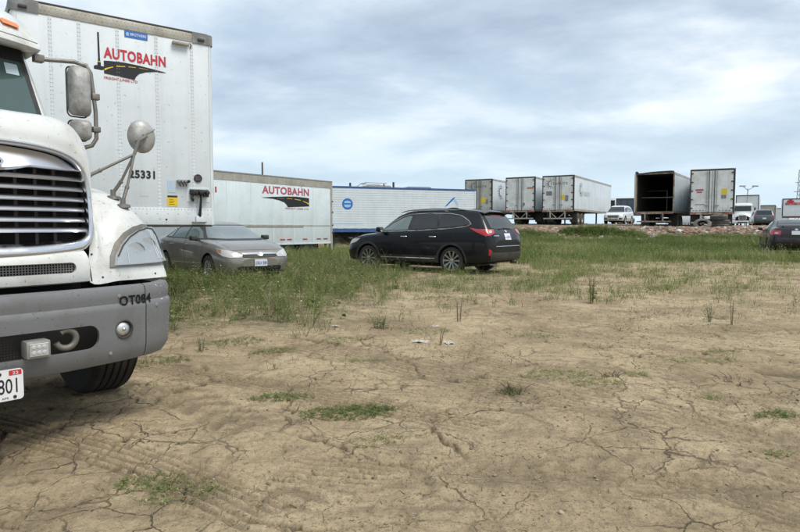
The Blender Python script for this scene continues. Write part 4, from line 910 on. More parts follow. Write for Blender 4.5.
# ---- far van trailers seen from the rear; local x forwards, rear at x=0, right side at y=-1.3
def sunburst(parent, O, U, V, Nn, r, m, full=False, n=14):
    O = Vector(O); mb = MB()
    for k in range(n):
        a = 2*PI*k/n + 0.2
        if not full and not (0.25*PI < a % (2*PI) < 1.75*PI): continue
        c, s = math.cos(a), math.sin(a); r0, r1, w_ = 0.70*r, r*(1.0+0.12*(k % 2)), 0.07*r
        pts = [(c*r0 - s*w_, s*r0 + c*w_), (c*r0 + s*w_, s*r0 - c*w_), (c*r1 + s*w_*0.4 - s*0.1*r, s*r1 - c*w_*0.4 + c*0.1*r)]
        MB().prism(pts, O, U, V, Nn, 0, 0.004).build('sun_ray', m, parent)
    k0, k1 = (0, 2*PI) if full else (0.3*PI, 1.7*PI); th = np.linspace(k0, k1, 20)
    pts = [(r*0.58*math.cos(a), r*0.58*math.sin(a)) for a in th] + [(r*0.42*math.cos(a)+0.06*r, r*0.46*math.sin(a)) for a in th[::-1]]
    MB().prism(pts, O, U, V, Nn, 0, 0.004).build('sun_ring', m, parent)
def van(label, loc, rz, length, doors='door_cream', frame='steel_dark', side='tr_white', open_=False, height=4.1, group='box trailers parked in the raised yard', tandem=2.5):
    r = thing('box_trailer', label, 'trailer', loc, rz, group)
    H, Bz, w = height, 1.22, 1.3
    MB().box(0.02, length, -w, -w+0.03, Bz, H-0.01).build('side_wall', MAT[side], r); MB().box(0.02, length, w-0.03, w, Bz, H-0.01).build('side_wall', MAT[side], r)
    MB().box(0.02, length, -w+0.03, w-0.03, H-0.04, H-0.012).build('roof', MAT['alu_side'], r); MB().box(length-0.03, length, -w+0.03, w-0.03, Bz, H-0.04).build('nose_wall', MAT[side], r)
    MB().box(0.03, length-0.04, -w+0.03, w-0.03, Bz, Bz+0.06).build('floor', MAT['wood_floor'], r)
    for s in (-1, 1):
        MB().box(0.08, length+0.02, s*(w+0.008)-0.008, s*(w+0.008)+0.008, H-0.16, H).build('top_rail', MAT['tr_rail'], r); MB().box(0.08, length+0.02, s*(w+0.008)-0.008, s*(w+0.008)+0.008, Bz-0.06, Bz+0.12).build('bottom_rail', MAT['tr_rail'], r)
        for x in np.arange(1.3, length-0.5, 1.22): MB().box(x-0.02, x+0.02, s*(w+0.003)-0.003, s*(w+0.003)+0.003, Bz+0.12, H-0.16).build('side_seam', MAT[side], r)
        MB().box(-0.05, 0.08, s*w-0.06, s*w+0.02, Bz-0.10, H, bev=0.01).build('door_post', MAT[frame], r)
    MB().box(-0.05, 0.08, -w+0.06, w-0.06, H-0.11, H+0.005, bev=0.01).build('door_header', MAT[frame], r)
    MB().box(-0.06, 0.10, -w+0.02, w-0.02, Bz-0.14, Bz+0.0, bev=0.01).build('rear_sill', MAT['rust_cream' if open_ or doors == 'door_cream' else 'steel_dark'], r)
    if not open_:
        for s in (-1, 1):
            d = MB().box(-0.055, -0.02, min(s*0.012, s*(w-0.065)), max(s*0.012, s*(w-0.065)), Bz+0.03, H-0.12, bev=0.006).build('rear_door', MAT[doors], r)
            for yy in (0.16, ): MB().tube([(-0.085, s*yy, Bz-0.03), (-0.085, s*yy, H-0.09)], 0.022, 6).build('lock_rod', MAT['steel_dark' if frame == 'steel_dark' else 'steel_grey'], d)
            MB().tube([(-0.085, s*0.30, Bz-0.03), (-0.085, s*0.30, H-0.09)], 0.014, 6).build('lock_rod', MAT['steel_grey'], d)
            MB().box(-0.12, -0.08, min(s*0.13, s*0.45), max(s*0.13, s*0.45), Bz+0.42, Bz+0.47).build('handle', MAT['steel_grey'], d)
            for k in range(5): MB().box(-0.085, -0.05, min(s*(w-0.18), s*(w-0.02)), max(s*(w-0.18), s*(w-0.02)), Bz+0.25+k*0.58, Bz+0.32+k*0.58).build('hinge', MAT['steel_dark'], d)
            for k in range(4): MB().box(-0.062, -0.0545, min(s*(0.42+k*0.2), s*(0.54+k*0.2)), max(s*(0.42+k*0.2), s*(0.54+k*0.2)), Bz+0.10, Bz+0.145).build('scuff', MAT['tr_cap'], d)
    # rear underride guard, frame, wheels, mudflaps
    gd = MB().box(-0.06, 0.04, -1.2, 1.2, 0.48, 0.58, bev=0.008).build('underride_guard', MAT['tr_rail' if not open_ else 'rust_cream'], r)
    for s in (-1, 1):
        MB().box(-0.04, 0.03, s*0.62-0.05, s*0.62+0.05, 0.58, Bz-0.14).build('guard_upright', MAT['tr_rail' if not open_ else 'rust_cream'], gd)
        MB().tube([(0.0, s*0.62, Bz-0.16), (0.0, s*0.12, 0.60)], 0.03, 6).build('guard_brace', MAT['tr_rail'], gd) if not open_ else None
        MB().box(0.1, tandem+2.4, s*0.5-0.05, s*0.5+0.05, 0.85, Bz-0.03).build('slider_rail', MAT['steel_dark'], r)
        for x in (tandem-0.62, tandem+0.62): dual(r, x, s*1.12, s); dual(r, x, s*0.82, s)
        MB().box(tandem-1.35, tandem-1.33, s*0.98-0.30, s*0.98+0.30, 0.25, Bz-0.1).build('mudflap', MAT['black_plastic'], r)
        MB().box(length-3.3, length-3.18, s*0.62-0.06, s*0.62+0.06, 0.1, Bz-0.03).box(length-3.38, length-3.1, s*0.62-0.14, s*0.62+0.14, 0.0, 0.10).build('landing_leg', MAT['steel_dark'], r)
        MB().box(-0.075, -0.055, s*1.0-0.10, s*1.0+0.10, Bz-0.10, Bz-0.04).build('tail_lamp', MAT['red_lens'], r)
    MB().box(tandem-1.3, tandem+1.3, -0.6, 0.6, 0.45, 0.8).build('bogie', MAT['dark_void'], r)
    return r
HDG = rad(90-31)
def vlab(r, n, O, U, V, Nn, w, h, m, body=None): MB().prism(rrect(0, w, 0, h, 0.01), O, U, V, Nn, 0, 0.004).build(n, MAT[m], r)
def rearP(y, z): return Vector((-0.056, y, z))
def place(px, d): return ((px-400)/600.0*d, d)
x_, y_ = place(557, 50.3); f3 = van('white trailer with dark sunburst logo, third of the parked row and nearest the white SUV', (x_, y_, 1.42), HDG, 14.3, 'door_cream', tandem=2.6)
sunburst(f3, rearP(0.62, 3.42), nY, Z, nX, 0.44, MAT['ink_faded']); text('STARLITE', 'company_lettering', MAT['ink_faded'], f3, rearP(0.62, 3.33), nY, Z, nX, 1.45, 0.20, 0.004, 0.01)
vlab(f3, 'grey_sticker', rearP(0.98, 2.45), nY, Z, nX, 0.5, 0.36, 'tr_cap'); vlab(f3, 'yellow_sticker', rearP(-0.28, 2.05), nY, Z, nX, 0.30, 0.42, 'ink_yellow'); vlab(f3, 'brown_sticker', rearP(-0.62, 1.95), nY, Z, nX, 0.26, 0.48, 'tr_cap')
sunburst(f3, (2.3, -1.309, 3.0), X, Z, nY, 0.62, MAT['ink_faded']); text('STARLITE', 'company_lettering', MAT['ink_pale'], f3, (2.5, -1.309, 2.5), X, Z, nY, 3.0, 0.42, 0.004, 0.02)
x_, y_ = place(519.5, 52.3); f2 = van('white trailer with rusty sill and small orange mark, middle of the parked row of three', (x_, y_, 1.45), HDG, 15.0, 'door_cream', tandem=3.4)
vlab(f2, 'orange_label', rearP(-0.62, 3.05), nY, Z, nX, 0.55, 0.16, 'amber_dull'); MB().prism(ellipse(0, 0, 0.14, 0.15, 16), (3.2,-1.309,2.5), X, Z, nY, 0, 0.004).build('blue_dot', MAT['ink_blue'], f2)
MB().prism(ellipse(0, 0, 0.20, 0.16, 12), rearP(0.75, 1.75), nY, Z, nX, 0, 0.004).build('faded_sticker', MAT['ink_pale'], f2); MB().prism(ellipse(0, 0, 0.11, 0.12, 12), rearP(-0.35, 1.78), nY, Z, nX, 0, 0.004).build('round_sticker', MAT['tr_cap'], f2)
x_, y_ = place(478, 54.6); f1 = van('greyish trailer with sunburst on its doors, leftmost of the parked row above the blue railed one', (x_, y_, 1.45), HDG, 14.5, 'door_grey', tandem=2.6)
f1['label'] = 'greyish trailer with sunburst doors rising above the end of the blue railed trailer'
sunburst(f1, rearP(0.50, 3.45), nY, Z, nX, 0.44, MAT['ink_faded']); text('STARLITE', 'company_lettering', MAT['ink_faded'], f1, rearP(0.62, 3.33), nY, Z, nX, 1.45, 0.20, 0.004, 0.01)
vlab(f1, 'yellow_sticker', rearP(-0.22, 2.0), nY, Z, nX, 0.5, 0.45, 'ink_yellow'); vlab(f1, 'brown_sticker', rearP(-0.75, 1.85), nY, Z, nX, 0.22, 0.42, 'tr_cap')
sunburst(f1, (2.1, -1.309, 3.0), X, Z, nY, 0.72, MAT['ink_faded'], n=16)
x_, y_ = place(653, 44.4); f4 = van('open empty trailer with dark interior and no doors, right of the white SUV', (x_, y_, 1.10), rad(90-35), 15.0, frame='rust_cream', side='alu_side', open_=True, tandem=3.0)
# interior: liner, cross bars, slumped header at the left
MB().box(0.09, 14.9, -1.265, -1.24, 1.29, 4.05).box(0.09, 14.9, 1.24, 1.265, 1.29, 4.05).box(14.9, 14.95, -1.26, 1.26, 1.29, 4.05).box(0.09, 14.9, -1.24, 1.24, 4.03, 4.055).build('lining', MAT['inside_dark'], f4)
MB().tube([(1.4, -1.24, 2.34), (1.4, 1.24, 2.36)], 0.035, 6).build('load_bar', MAT['steel_grey'], f4); MB().tube([(3.2, 1.24, 2.95), (3.2, -0.25, 2.95)], 0.035, 6).build('load_bar', MAT['wood_floor'], f4); MB().tube([(3.2, -0.25, 2.97), (3.2, -0.25, 1.3)], 0.03, 6).build('load_post', MAT['steel_grey'], f4)
MB().prism([(1.34,4.02),(1.36,4.27),(1.22,4.30),(1.08,4.16),(0.8,4.17),(0.3,4.22),(-0.3,4.24),(-1.1,4.25),(-1.32,4.22),(-1.32,4.12),(-0.2,4.13),(0.6,4.08),(1.0,4.03)], (-0.05,0,-0.05), Y, Z, nX, 0.0, 0.05).build('bent_header', MAT['steel_dark'], f4)
MB().box(-0.35, 0.02, 1.30, 1.345, 1.2, 4.05, bev=0.01).build('folded_door', MAT['door_grey'], f4)
x_, y_ = place(710, 40.3); f5 = van('white trailer with closed doors and green edging behind the stacked tyres', (x_, y_, 0.98), rad(90-27.5), 14.0, 'door_cream', frame='steel_dark', tandem=2.2)
f5['label'] = 'white trailer with closed doors, red and yellow labels, behind the stacked tyres'
vlab(f5, 'red_label', rearP(0.98, 2.66), nY, Z, nX, 0.48, 0.12, 'ink_red_faded'); vlab(f5, 'red_label', rearP(0.90, 2.52), nY, Z, nX, 0.32, 0.10, 'ink_red_faded')
vlab(f5, 'yellow_label', rearP(-0.56, 2.40), nY, Z, nX, 0.34, 0.38, 'ink_yellow'); vlab(f5, 'grey_label', rearP(-0.56, 2.12), nY, Z, nX, 0.30, 0.24, 'tr_cap')
vlab(f5, 'warning_strip', rearP(1.0, 1.72), nY, Z, nX, 0.6, 0.05, 'ink_red_faded')
# ================================================================ cars
def car_shell(rows, nst=64, mid=4):
    """rows: x, zb, zm, ym, zs, ys, ze, ye, zt (tail to nose). returns list of rings"""
    R = np.array(rows, float); xs = R[:,0]; t = np.linspace(0, 1, nst); X_ = xs[0] + (xs[-1]-xs[0])*(0.5 - 0.5*np.cos(PI*t))*0.55 + (xs[-1]-xs[0])*t*0.45
    X_ = np.unique(np.concatenate([X_, xs])); P = [pchip(xs, R[:,k], X_) for k in range(1, 9)]
    rings = []
    for i, x in enumerate(X_):
        zb, zm, ym, zs, ys, ze, ye, zt = (P[k][i] for k in range(8))
        key = [(0, zb), (ym*0.5, zb), (ym-0.10, zb), (ym-0.035, zb+0.07), (ym-0.004, (zb+zm)/2+0.03), (ym, zm), ((ym+ys)/2+0.008, (zm+zs)/2+0.02), (ys, zs), (ys*0.55+ye*0.45+0.012, zs*0.5+ze*0.5), (ye, ze), (ye*0.80, zt - (zt-ze)*0.32), (ye*0.4, zt-(zt-ze)*0.06), (0, zt)]
        h = catmull(key, mid); h = [(float(a), float(b)) for a, b in h]
        rings.append([(x, a, b) for a, b in h] + [(x, -a, b) for a, b in h[-2:0:-1]])
    return rings
def car_wheel(parent, x, y, s, r, wd, spokes, rimr, style='silver', steer=0.0, zoff=0.0):
    t = MB(); h = wd/2
    pr = [(rimr, -h*0.9), (rimr+0.02, -h), (r*0.90, -h*0.98), (r*0.975, -h*0.85)]
    for k in range(4):
        a = -h*0.78 + 1.56*h*k/4; b = -h*0.78 + 1.56*h*(k+1)/4; pr += [(r, a+0.003), (r, b-0.008), (r-0.008, b-0.006), (r-0.008, b-0.001)]
    pr += [(r*0.975, h*0.85), (r*0.90, h*0.98), (rimr+0.02, h), (rimr, h*0.9), (rimr*0.96, h*0.3), (rimr*0.96, -h*0.3)]
    t.lathe(pr, (0,0,0), 'y', 40, closed=True); w_ = t.build('wheel', MAT['rubber'], parent, 30); w_.location = (x, y, r+zoff); w_.rotation_euler = (0, 0, steer)
    rm = MB(); rm.lathe([(rimr*1.0, s*h*0.92), (rimr*0.965, s*h*0.90), (rimr*0.92, s*h*0.55), (rimr*0.9, -s*h*0.5)], (0,0,0), 'y', 32)
    rm.lathe([(rimr*0.21, s*h*0.45), (rimr*0.21, s*h*0.72), (rimr*0.12, s*h*0.80), (0.0001, s*h*0.80)], (0,0,0), 'y', 16)
    for k in range(spokes):
        a = 2*PI*k/spokes; c, sn = math.cos(a), math.sin(a); tw = 0.028 if spokes > 8 else 0.04
        def q(rr, off, yy): return (rr*c - off*sn, yy, rr*sn + off*c)
        y1, y2 = s*h*0.74, s*h*0.86; r0, r1 = rimr*0.18, rimr*0.965
        rm.add([q(r0,-tw*0.6,y1-s*0.03), q(r0,tw*0.6,y1-s*0.03), q(r1,tw*1.15,y2-s*0.03), q(r1,-tw*1.15,y2-s*0.03), q(r0,-tw*0.45,y1), q(r0,tw*0.45,y1), q(r1,tw*0.9,y2), q(r1,-tw*0.9,y2)],
               [(0,1,2,3),(4,7,6,5),(0,4,5,1),(1,5,6,2),(2,6,7,3),(3,7,4,0)])
    rm.build('rim', MAT['rim_silver' if style == 'silver' else 'steel_grey'], w_, 35)
    MB().lathe([(rimr*0.93, -s*h*0.2), (rimr*0.93, s*h*0.15), (0.0001, s*h*0.12)], (0,0,0), 'y', 24).build('brake_drum', MAT['rim_dark'], w_, 40)
    return w_
class Car:
    def __init__(s, label, cat, loc, rz, rows, paint, wheels, name='parked_car', group=None, spokes=10, tyre_r=0.335, rimr=0.235, arch=0.395, track=0.79, rstyle='silver', quality=1):
        s.r = thing(name, label, cat, loc, rz, group); s.paint = MAT[paint]; s.rows = rows
        rings = car_shell(rows, 64 if quality else 30, 4 if quality else 2)
        b = MB(); n = len(rings[0]); b.grid(rings, closed=True); b.add(rings[0], [tuple(range(n))[::-1]]); b.add(rings[-1], [tuple(range(n))])
        s.body = b.build('body', [s.paint, MAT['dark_void']], s.r)
        bm = bmesh.new(); bm.from_mesh(s.body.data); bmesh.ops.remove_doubles(bm, verts=bm.verts, dist=1e-5); bm.to_mesh(s.body.data); bm.free()
        s.bv = bvh_of(s.body)                 # before the arches are cut
        if arch:
            for x in wheels:
                for sd in (-1, 1):
                    c = MB().lathe([(0.0, 0.0)], (0,0,0)) if False else MB()
                    q = 28; y0, y1 = sd*0.55, sd*1.2
                    vs = [(x + arch*math.cos(2*PI*k/q), y0, tyre_r + arch*math.sin(2*PI*k/q)) for k in range(q)] + [(x + arch*math.cos(2*PI*k/q), y1, tyre_r + arch*math.sin(2*PI*k/q)) for k in range(q)]
                    c.add(vs, [tuple(range(q)), tuple(range(2*q-1, q-1, -1))] + [(k, (k+1) % q, q+(k+1) % q, q+k) for k in range(q)], 1)
                    co = c.build('cut', [s.paint, MAT['dark_void']]); boolean(s.body, co)
        smooth(s.body, 32)
        for x in wheels:
            for sd in (-1, 1): car_wheel(s.r, x, sd*track, sd, tyre_r, 0.215, spokes, rimr, rstyle)
        MB().box(wheels[1]-0.1, wheels[0]+0.1, -0.55, 0.55, 0.16, 0.30).build('underbody', MAT['dark_void'], s.r)
    def side(s, pts, off, m, name, sides=(1, -1), parent=None, cell=0.07, label=None):
        return [decal(s.bv, pts, (0, sd*2, 0), X, Z, (0, -sd, 0), off, MAT[m] if isinstance(m, str) else m, name, parent or s.r, cell, label=label) for sd in sides]
    def sline(s, pts, r, m, name, off=0.0, sides=(1, -1), parent=None, n=6):
        for sd in sides:
            q = on_line(s.bv, pts, (0, sd*2, 0), X, Z, (0, -sd, 0), off, 0.06)
            if len(q) > 2: MB().tube(q, r, n).build(name, MAT[m], parent or s.r, 60)
    def rear(s, pts, off, m, name, ang=0.0, parent=None, cell=0.06, pitch=0.0, mirror=False, label=None):
        """thrown forwards from behind; u to the car's right; ang swings the view round to the left corner"""
        return s._end(-1, pts, off, m, name, ang, parent, cell, pitch, mirror)
    def front(s, pts, off, m, name, ang=0.0, parent=None, cell=0.06, pitch=0.0, mirror=False):
        return s._end(1, pts, off, m, name, ang, parent, cell, pitch, mirror)
    def _end(s, e, pts, off, m, name, ang, parent, cell, pitch, mirror):
        res = []
        for mi in ((1, -1) if mirror else (1,)):
            a = ang*mi; D = Vector((-e*math.cos(a)*math.cos(pitch), -math.sin(a)*math.cos(pitch), -math.sin(pitch)))
            U = Vector((-e*math.sin(a)*1.0, math.cos(a), 0)); V = U.cross(D).normalized();
            if V.z < 0: V = -V
            cpt = Vector((e*2.0, 0, 0.0)) if not ang else Vector((e*2.0, 0, 0))
            O = -D*4 + Vector((e*1.9, 0, 0)) if ang else -D*4 + Vector((0, 0, 0))
            P = [(mi*u, v) for u, v in pts]
            # V may be tilted when pitched: v is measured along V from z=0 on the axis through O
            res.append(decal(s.bv, P, O, U, V, D, off, MAT[m] if isinstance(m, str) else m, name, parent or s.r, cell))
        return res
    def eline(s, e, pts, r, m, name, parent=None, off=0.0):
        q = on_line(s.bv, pts, (e*4, 0, 0), Y, Z, (-e, 0, 0), off, 0.05)
        if len(q) > 2: MB().tube(q, r, 6).build(name, MAT[m], parent or s.r, 60)

def outline(pts): return pts + pts[:1]
def wagon_rows(k=1.0):
    return [(-2.50,.50,.62,.66,.80,.64,.92,.52,.94),(-2.465,.40,.62,.80,.86,.78,.98,.62,1.00),(-2.42,.36,.64,.865,.96,.84,1.06,.68,1.08),(-2.33,.33,.66,.90,1.05,.87,1.18,.72,1.20),
            (-2.18,.30,.66,.912,1.08,.885,1.38,.69,1.41),(-2.04,.28,.66,.918,1.09,.89,1.525,.655,1.565),(-1.92,.27,.66,.92,1.09,.892,1.575,.635,1.625),(-1.37,.26,.66,.92,1.075,.892,1.60,.625,1.66),(-.5,.25,.65,.92,1.045,.89,1.605,.62,1.672),
            (.1,.25,.65,.92,1.025,.885,1.58,.61,1.655),(.40,.25,.65,.92,1.01,.88,1.50,.60,1.585),(.75,.25,.65,.92,1.0,.875,1.30,.64,1.385),(1.12,.25,.65,.92,.985,.87,1.055,.71,1.11),(1.3,.25,.65,.915,.975,.862,1.02,.70,1.06),
            (1.7,.26,.64,.905,.93,.84,.985,.66,1.015),(1.98,.27,.62,.88,.87,.79,.925,.60,.955),(2.14,.28,.58,.82,.79,.72,.85,.54,.875),(2.24,.32,.55,.70,.70,.60,.76,.46,.78),(2.29,.38,.54,.50,.62,.42,.66,.34,.68)]
# ---- the black wagon
gw = gzf(0.2, 15.8)
W = Car('black estate wagon with roof rails and silver spoked wheels parked in the weeds', 'car', (0.741, 16.725, gw-0.01), rad(143), wagon_rows(), 'paint_black', (1.372, -1.372), name='station_wagon', tyre_r=0.345, rimr=0.25, arch=0.405, track=0.80)
dlo = [(1.02,1.075),(.62,1.335),(.30,1.475),(.05,1.525),(-.55,1.545),(-1.2,1.53),(-1.56,1.475),(-1.81,1.345),(-1.90,1.265),(-1.78,1.215),(-1.3,1.165),(-.3,1.11)]
W.side(dlo, 0.006, 'black_plastic', 'window_frame')
panes = [([(.90,1.105),(.60,1.30),(.28,1.44),(.06,1.49),(-.02,1.49),(.02,1.125)],), ([(-.10,1.49),(-.55,1.51),(-.86,1.50),(-.92,1.16),(-.08,1.13)],), ([(-.98,1.18),(-.93,1.50),(-1.25,1.49),(-1.52,1.44),(-1.74,1.325),(-1.80,1.265),(-1.70,1.235)],)]
for i_, (p_,) in enumerate(panes):
    q = W.side(p_, 0.012, 'glass_sidelight' if i_ == 0 else 'glass_tint', 'side_window')
    if i_ == 0:
        W.side([(.62,1.135),(.50,1.31),(.30,1.385),(.14,1.40),(.12,1.13)], 0.0135, 'glass_pale', 'seen_through_glass', parent=q[0]) if False else None
W.sline(dlo[:0] + [(1.0,1.095),(.62,1.345),(.30,1.487),(.05,1.537),(-.55,1.557),(-1.2,1.542),(-1.56,1.487),(-1.82,1.350),(-1.91,1.265),(-1.78,1.205),(-1.3,1.155),(-.3,1.10),(1.02,1.065)], 0.011, 'chrome_clean', 'chrome_trim', 0.006)
for sd in (1, -1):
    dd = []
    for pts in ([(1.02,.50),(1.06,1.03),(.05,1.085),(.0,.45),(.9,.43)], [(-.03,.45),(.02,1.085),(-.95,1.11),(-1.02,.78),(-.88,.52),(-.80,.44)]):
        o = W.side(pts, 0.006, s_ if False else 'paint_black', 'door', sides=(sd,))[0]; dd.append(o)
        W.sline(outline(pts), 0.004, 'dark_void', 'door_gap', 0.001, sides=(sd,), parent=o)
        hx = pts[1][0]-0.93 if pts[0][0] > 0.5 else -.80
        h = W.bv.ray_cast(Vector((hx, sd*2, .945)), Vector((0, -sd, 0)))[0]
        MB().tube([h + Vector((-.10,0,0)), h + Vector((-.08,sd*.03,.002)), h + Vector((.07,sd*.032,.0)), h + Vector((.10,0,-.003))], [0.012,0.015,0.014,0.010], 8).build('handle', MAT['chrome_clean'], o, 60)
W.side([(.93,.30),(.93,.46),(-.93,.46),(-.93,.30)], 0.010, 'clad_black', 'sill_cladding'); W.sline([(.90,.385),(-.88,.385)], 0.016, 'chrome_clean', 'sill_trim', 0.012)
for x in (1.372, -1.372):
    ar = [(x + 0.455*math.cos(a), 0.345 + 0.455*math.sin(a)) for a in np.linspace(-0.15, PI+0.15, 17)] + [(x + 0.402*math.cos(a), 0.345 + 0.402*math.sin(a)) for a in np.linspace(PI+0.15, -0.15, 17)]
    W.side(ar, 0.009, 'clad_black', 'arch_cladding', cell=0.2)
for sd in (1, -1):     # roof rails, mirrors
    MB().tube([(.42, sd*.60, 1.585), (.30, sd*.60, 1.62), (.10, sd*.60, 1.65), (-.6, sd*.60, 1.672), (-1.3, sd*.60, 1.66), (-1.55, sd*.60, 1.635), (-1.72, sd*.605, 1.61)], [0.010,0.016,0.017,0.017,0.017,0.016,0.010], 8).box(-.12,.0,sd*.60-.03,sd*.60+.03,1.60,1.665).box(-1.10,-1.0,sd*.60-.03,sd*.60+.03,1.60,1.67).build('roof_rail', MAT['galv'], W.r, 50)
    MB().tube([(-1.45, sd*.60, 1.645), (-1.35, sd*.60, 1.67), (-1.2, sd*.60, 1.675), (-1.05, sd*.60, 1.67)], [0.012,0.022,0.022,0.010], 8).build('rail_end_cover', MAT['black_plastic'], W.r, 50)
    mb = MB(); mb.box(.78, .94, min(sd*.93, sd*1.10), max(sd*.93, sd*1.10), 1.065, 1.20, bev=0.035); mb.box(.83,.88,min(sd*.86, sd*.95),max(sd*.86, sd*.95),1.05,1.10); mo = mb.build('door_mirror', W.paint, W.r, 50)
    MB().box(.775,.781,min(sd*.95, sd*1.08), max(sd*.95, sd*1.08),1.085,1.18).build('mirror_glass', MAT['mirror_face'], mo)
# windscreen, rear glass, hatch
wf = W.front([(-.78,1.03),(-.60,1.53),(.60,1.53),(.78,1.03)], 0.008, 'black_plastic', 'windscreen', pitch=0.0); W.front([(-.72,1.08),(-.56,1.49),(.56,1.49),(.72,1.08)], 0.013, 'glass', 'pane', parent=wf[0])
hatch = W.rear([(-.70,.83),(-.74,1.05),(-.66,1.20),(-.57,1.56),(.57,1.56),(.66,1.20),(.74,1.05),(.70,.83),(.5,.80),(-.5,.80)], 0.006, 'paint_black', 'tailgate')[0]
W.eline(-1, outline([(-.70,.83),(-.74,1.05),(-.66,1.20),(-.57,1.56)])[:-1], 0.004, 'dark_void', 'gap', hatch); W.eline(-1, [(.70,.83),(.74,1.05),(.66,1.20),(.57,1.56)], 0.004, 'dark_void', 'gap', hatch)
rg = W.rear([(-.64,1.175),(-.56,1.53),(.56,1.53),(.64,1.175),(.5,1.145),(-.5,1.145)], 0.012, 'glass', 'rear_window', parent=hatch)
W.eline(-1, [(.30,1.14),(.05,1.165),(-.32,1.155)], 0.012, 'black_plastic', 'rear_wiper', hatch, 0.02)
# spoiler
MB().grid([[(-1.93, y, 1.635-0.05*abs(y/.62)**3) , (-2.05, y, 1.618-0.05*abs(y/.62)**3), (-2.155, y*0.97, 1.585-0.05*abs(y/.62)**3), (-2.145, y*0.97, 1.565-0.05*abs(y/.62)**3), (-2.02, y, 1.56-0.05*abs(y/.62)**3)] for y in np.linspace(-.62, .62, 13)]).build('spoiler', W.paint, W.r, 40)
W.rear([(-.28,1.475),(-.28,1.49),(.28,1.49),(.28,1.475)], 0.02, 'red_lens', 'high_brake_lamp', parent=hatch)
# tail lamps: side and rear in one oblique throw (left-rear corner), mirrored
for sd in (1, -1):
    a = rad(40)*sd; D = Vector((math.cos(a), -math.sin(a), 0)); U = Vector((math.sin(a), math.cos(a), 0)); O = Vector((-2.3, sd*.80, 0)) - D*2
    # u grows towards the side front, scaled by the obliquity
    def T(pts): return [(sd*u, v) for u, v in pts]
    lp = decal(W.bv, T([(.32,1.175),(.17,1.14),(-.05,1.14),(-.22,1.13),(-.225,1.04),(-.08,.985),(.03,.97),(.13,1.015),(.24,1.095)]), O, U, Z, D, 0.016, MAT['red_lens'], 'tail_lamp', W.r, 0.04)
    decal(W.bv, T([(-.04,1.105),(-.14,1.11),(-.145,1.05),(-.05,1.035)]), O, U, Z, D, 0.022, MAT['clear_lens'], 'reversing_lamp', lp, 0.05)
    W.rear([(sd*.80,.62),(sd*.86,.66),(sd*.86,.50),(sd*.78,.49)], 0.012, 'red_lens', 'rear_reflector')
W.rear([(-.78,.36),(-.84,.60),(-.60,.56),(.60,.56),(.84,.60),(.78,.36),(.55,.30),(-.55,.30)], 0.014, 'clad_black', 'rear_bumper_cladding')
W.eline(-1, [(-.64,.715),(.64,.715)], 0.009, 'chrome', 'bumper_line', None, 0.006)
npl = W.rear([(-.155,.875),(-.155,1.03),(.155,1.03),(.155,.875)], 0.02, 'plate_white', 'licence_plate', parent=hatch, cell=0.2)
h = W.bv.ray_cast(Vector((-4, 0.13, .95)), X)[0]
text('CHBE 142', 'plate_number', MAT['ink_blue'], npl[0], (h.x-0.045, .13, .925), nY, Z, nX, .26, .055, .001, 0.01)
W.rear(ellipse(0, 1.085, .06, .03, 16), 0.016, 'chrome_clean', 'oval_badge', parent=hatch, cell=0.3)
W.rear([(.46,.965),(.46,.985),(.68,.985),(.68,.965)], 0.014, 'chrome', 'model_badge', parent=hatch, cell=0.3)
for sd in (1, -1): MB().tube([(-2.30, sd*.55, .27), (-2.50, sd*.55, .27)], 0.035, 12).build('exhaust_tip', MAT['chrome'], W.r, 50)
for sd in (1, -1):
    a = rad(35)*sd; D = Vector((-math.cos(a), -math.sin(a), 0)); U = Vector((-math.sin(a), math.cos(a), 0)); O = Vector((2.0, sd*.75, 0)) - D*2
    decal(W.bv, [(sd*u, v) for u, v in [(-.30,.72),(-.28,.80),(.05,.86),(.28,.88),(.20,.78),(.05,.72)]], O, U, Z, D, 0.014, MAT['clear_lens'], 'headlamp', W.r, 0.05)
W.front([(-.42,.55),(-.46,.76),(.46,.76),(.42,.55)], 0.012, 'black_plastic', 'grille'); W.front([(-.16,.40),(-.16,.50),(.16,.50),(.16,.40)], 0.02, 'plate_white', 'licence_plate')
MB().box(-1.9,-0.9,-0.5,0.5,0.20,0.36).box(-1.45,-1.30,-0.8,0.8,0.28,0.40).box(1.30,1.45,-0.8,0.8,0.28,0.40).build('suspension', MAT['steel_dark'], W.r)
W.rear([(-.60,.22),(-.60,.34),(.60,.34),(.60,.22)], 0.03, 'black_plastic', 'rear_valance')

# ---- sedans
def sedan_rows(nose=0.0, h=1.435):
    k = h-1.435
    return [(-2.235,.42,.55,.62,.78,.58,.88,.50,.90),(-2.20,.34,.57,.76,.88,.72,1.00,.62,1.03),(-2.08,.28,.60,.83,.95,.79,1.06,.66,1.10),(-1.85,.24,.62,.865,.985,.82,1.075,.68,1.115),(-1.62,.22,.62,.873,.99,.835,1.10,.68,1.145),
            (-1.25,.20,.62,.876,.985,.84,1.235+k*.7,.60,1.285+k*.7),(-.9,.20,.61,.876,.975,.84,1.335+k,.565,1.385+k),(-.5,.20,.61,.876,.965,.838,1.365+k,.56,1.425+k),(0.0,.20,.60,.876,.95,.835,1.36+k,.56,1.432+k),(.32,.20,.60,.876,.94,.83,1.315+k,.56,1.39+k),
            (.65,.20,.60,.876,.93,.825,1.19+k*.7,.59,1.265+k*.7),(1.0,.20,.60,.876,.92,.82,1.045,.64,1.115),(1.30,.20,.60,.876,.905,.815,.955,.68,1.01),(1.5,.20,.60,.875,.89,.81,.93,.66,.965),(1.8,.21,.59,.86,.83,.78,.87,.62,.895),(2.02,.22,.57,.83,.76,.73,.795,.56,.82),
            (2.15,.24,.53,.76,.68,.66,.72,.50,.74),(2.24,.28,.49,.62,.60,.52,.635,.42,.65),(2.275,.33,.46,.45,.53,.38,.56,.30,.57)]
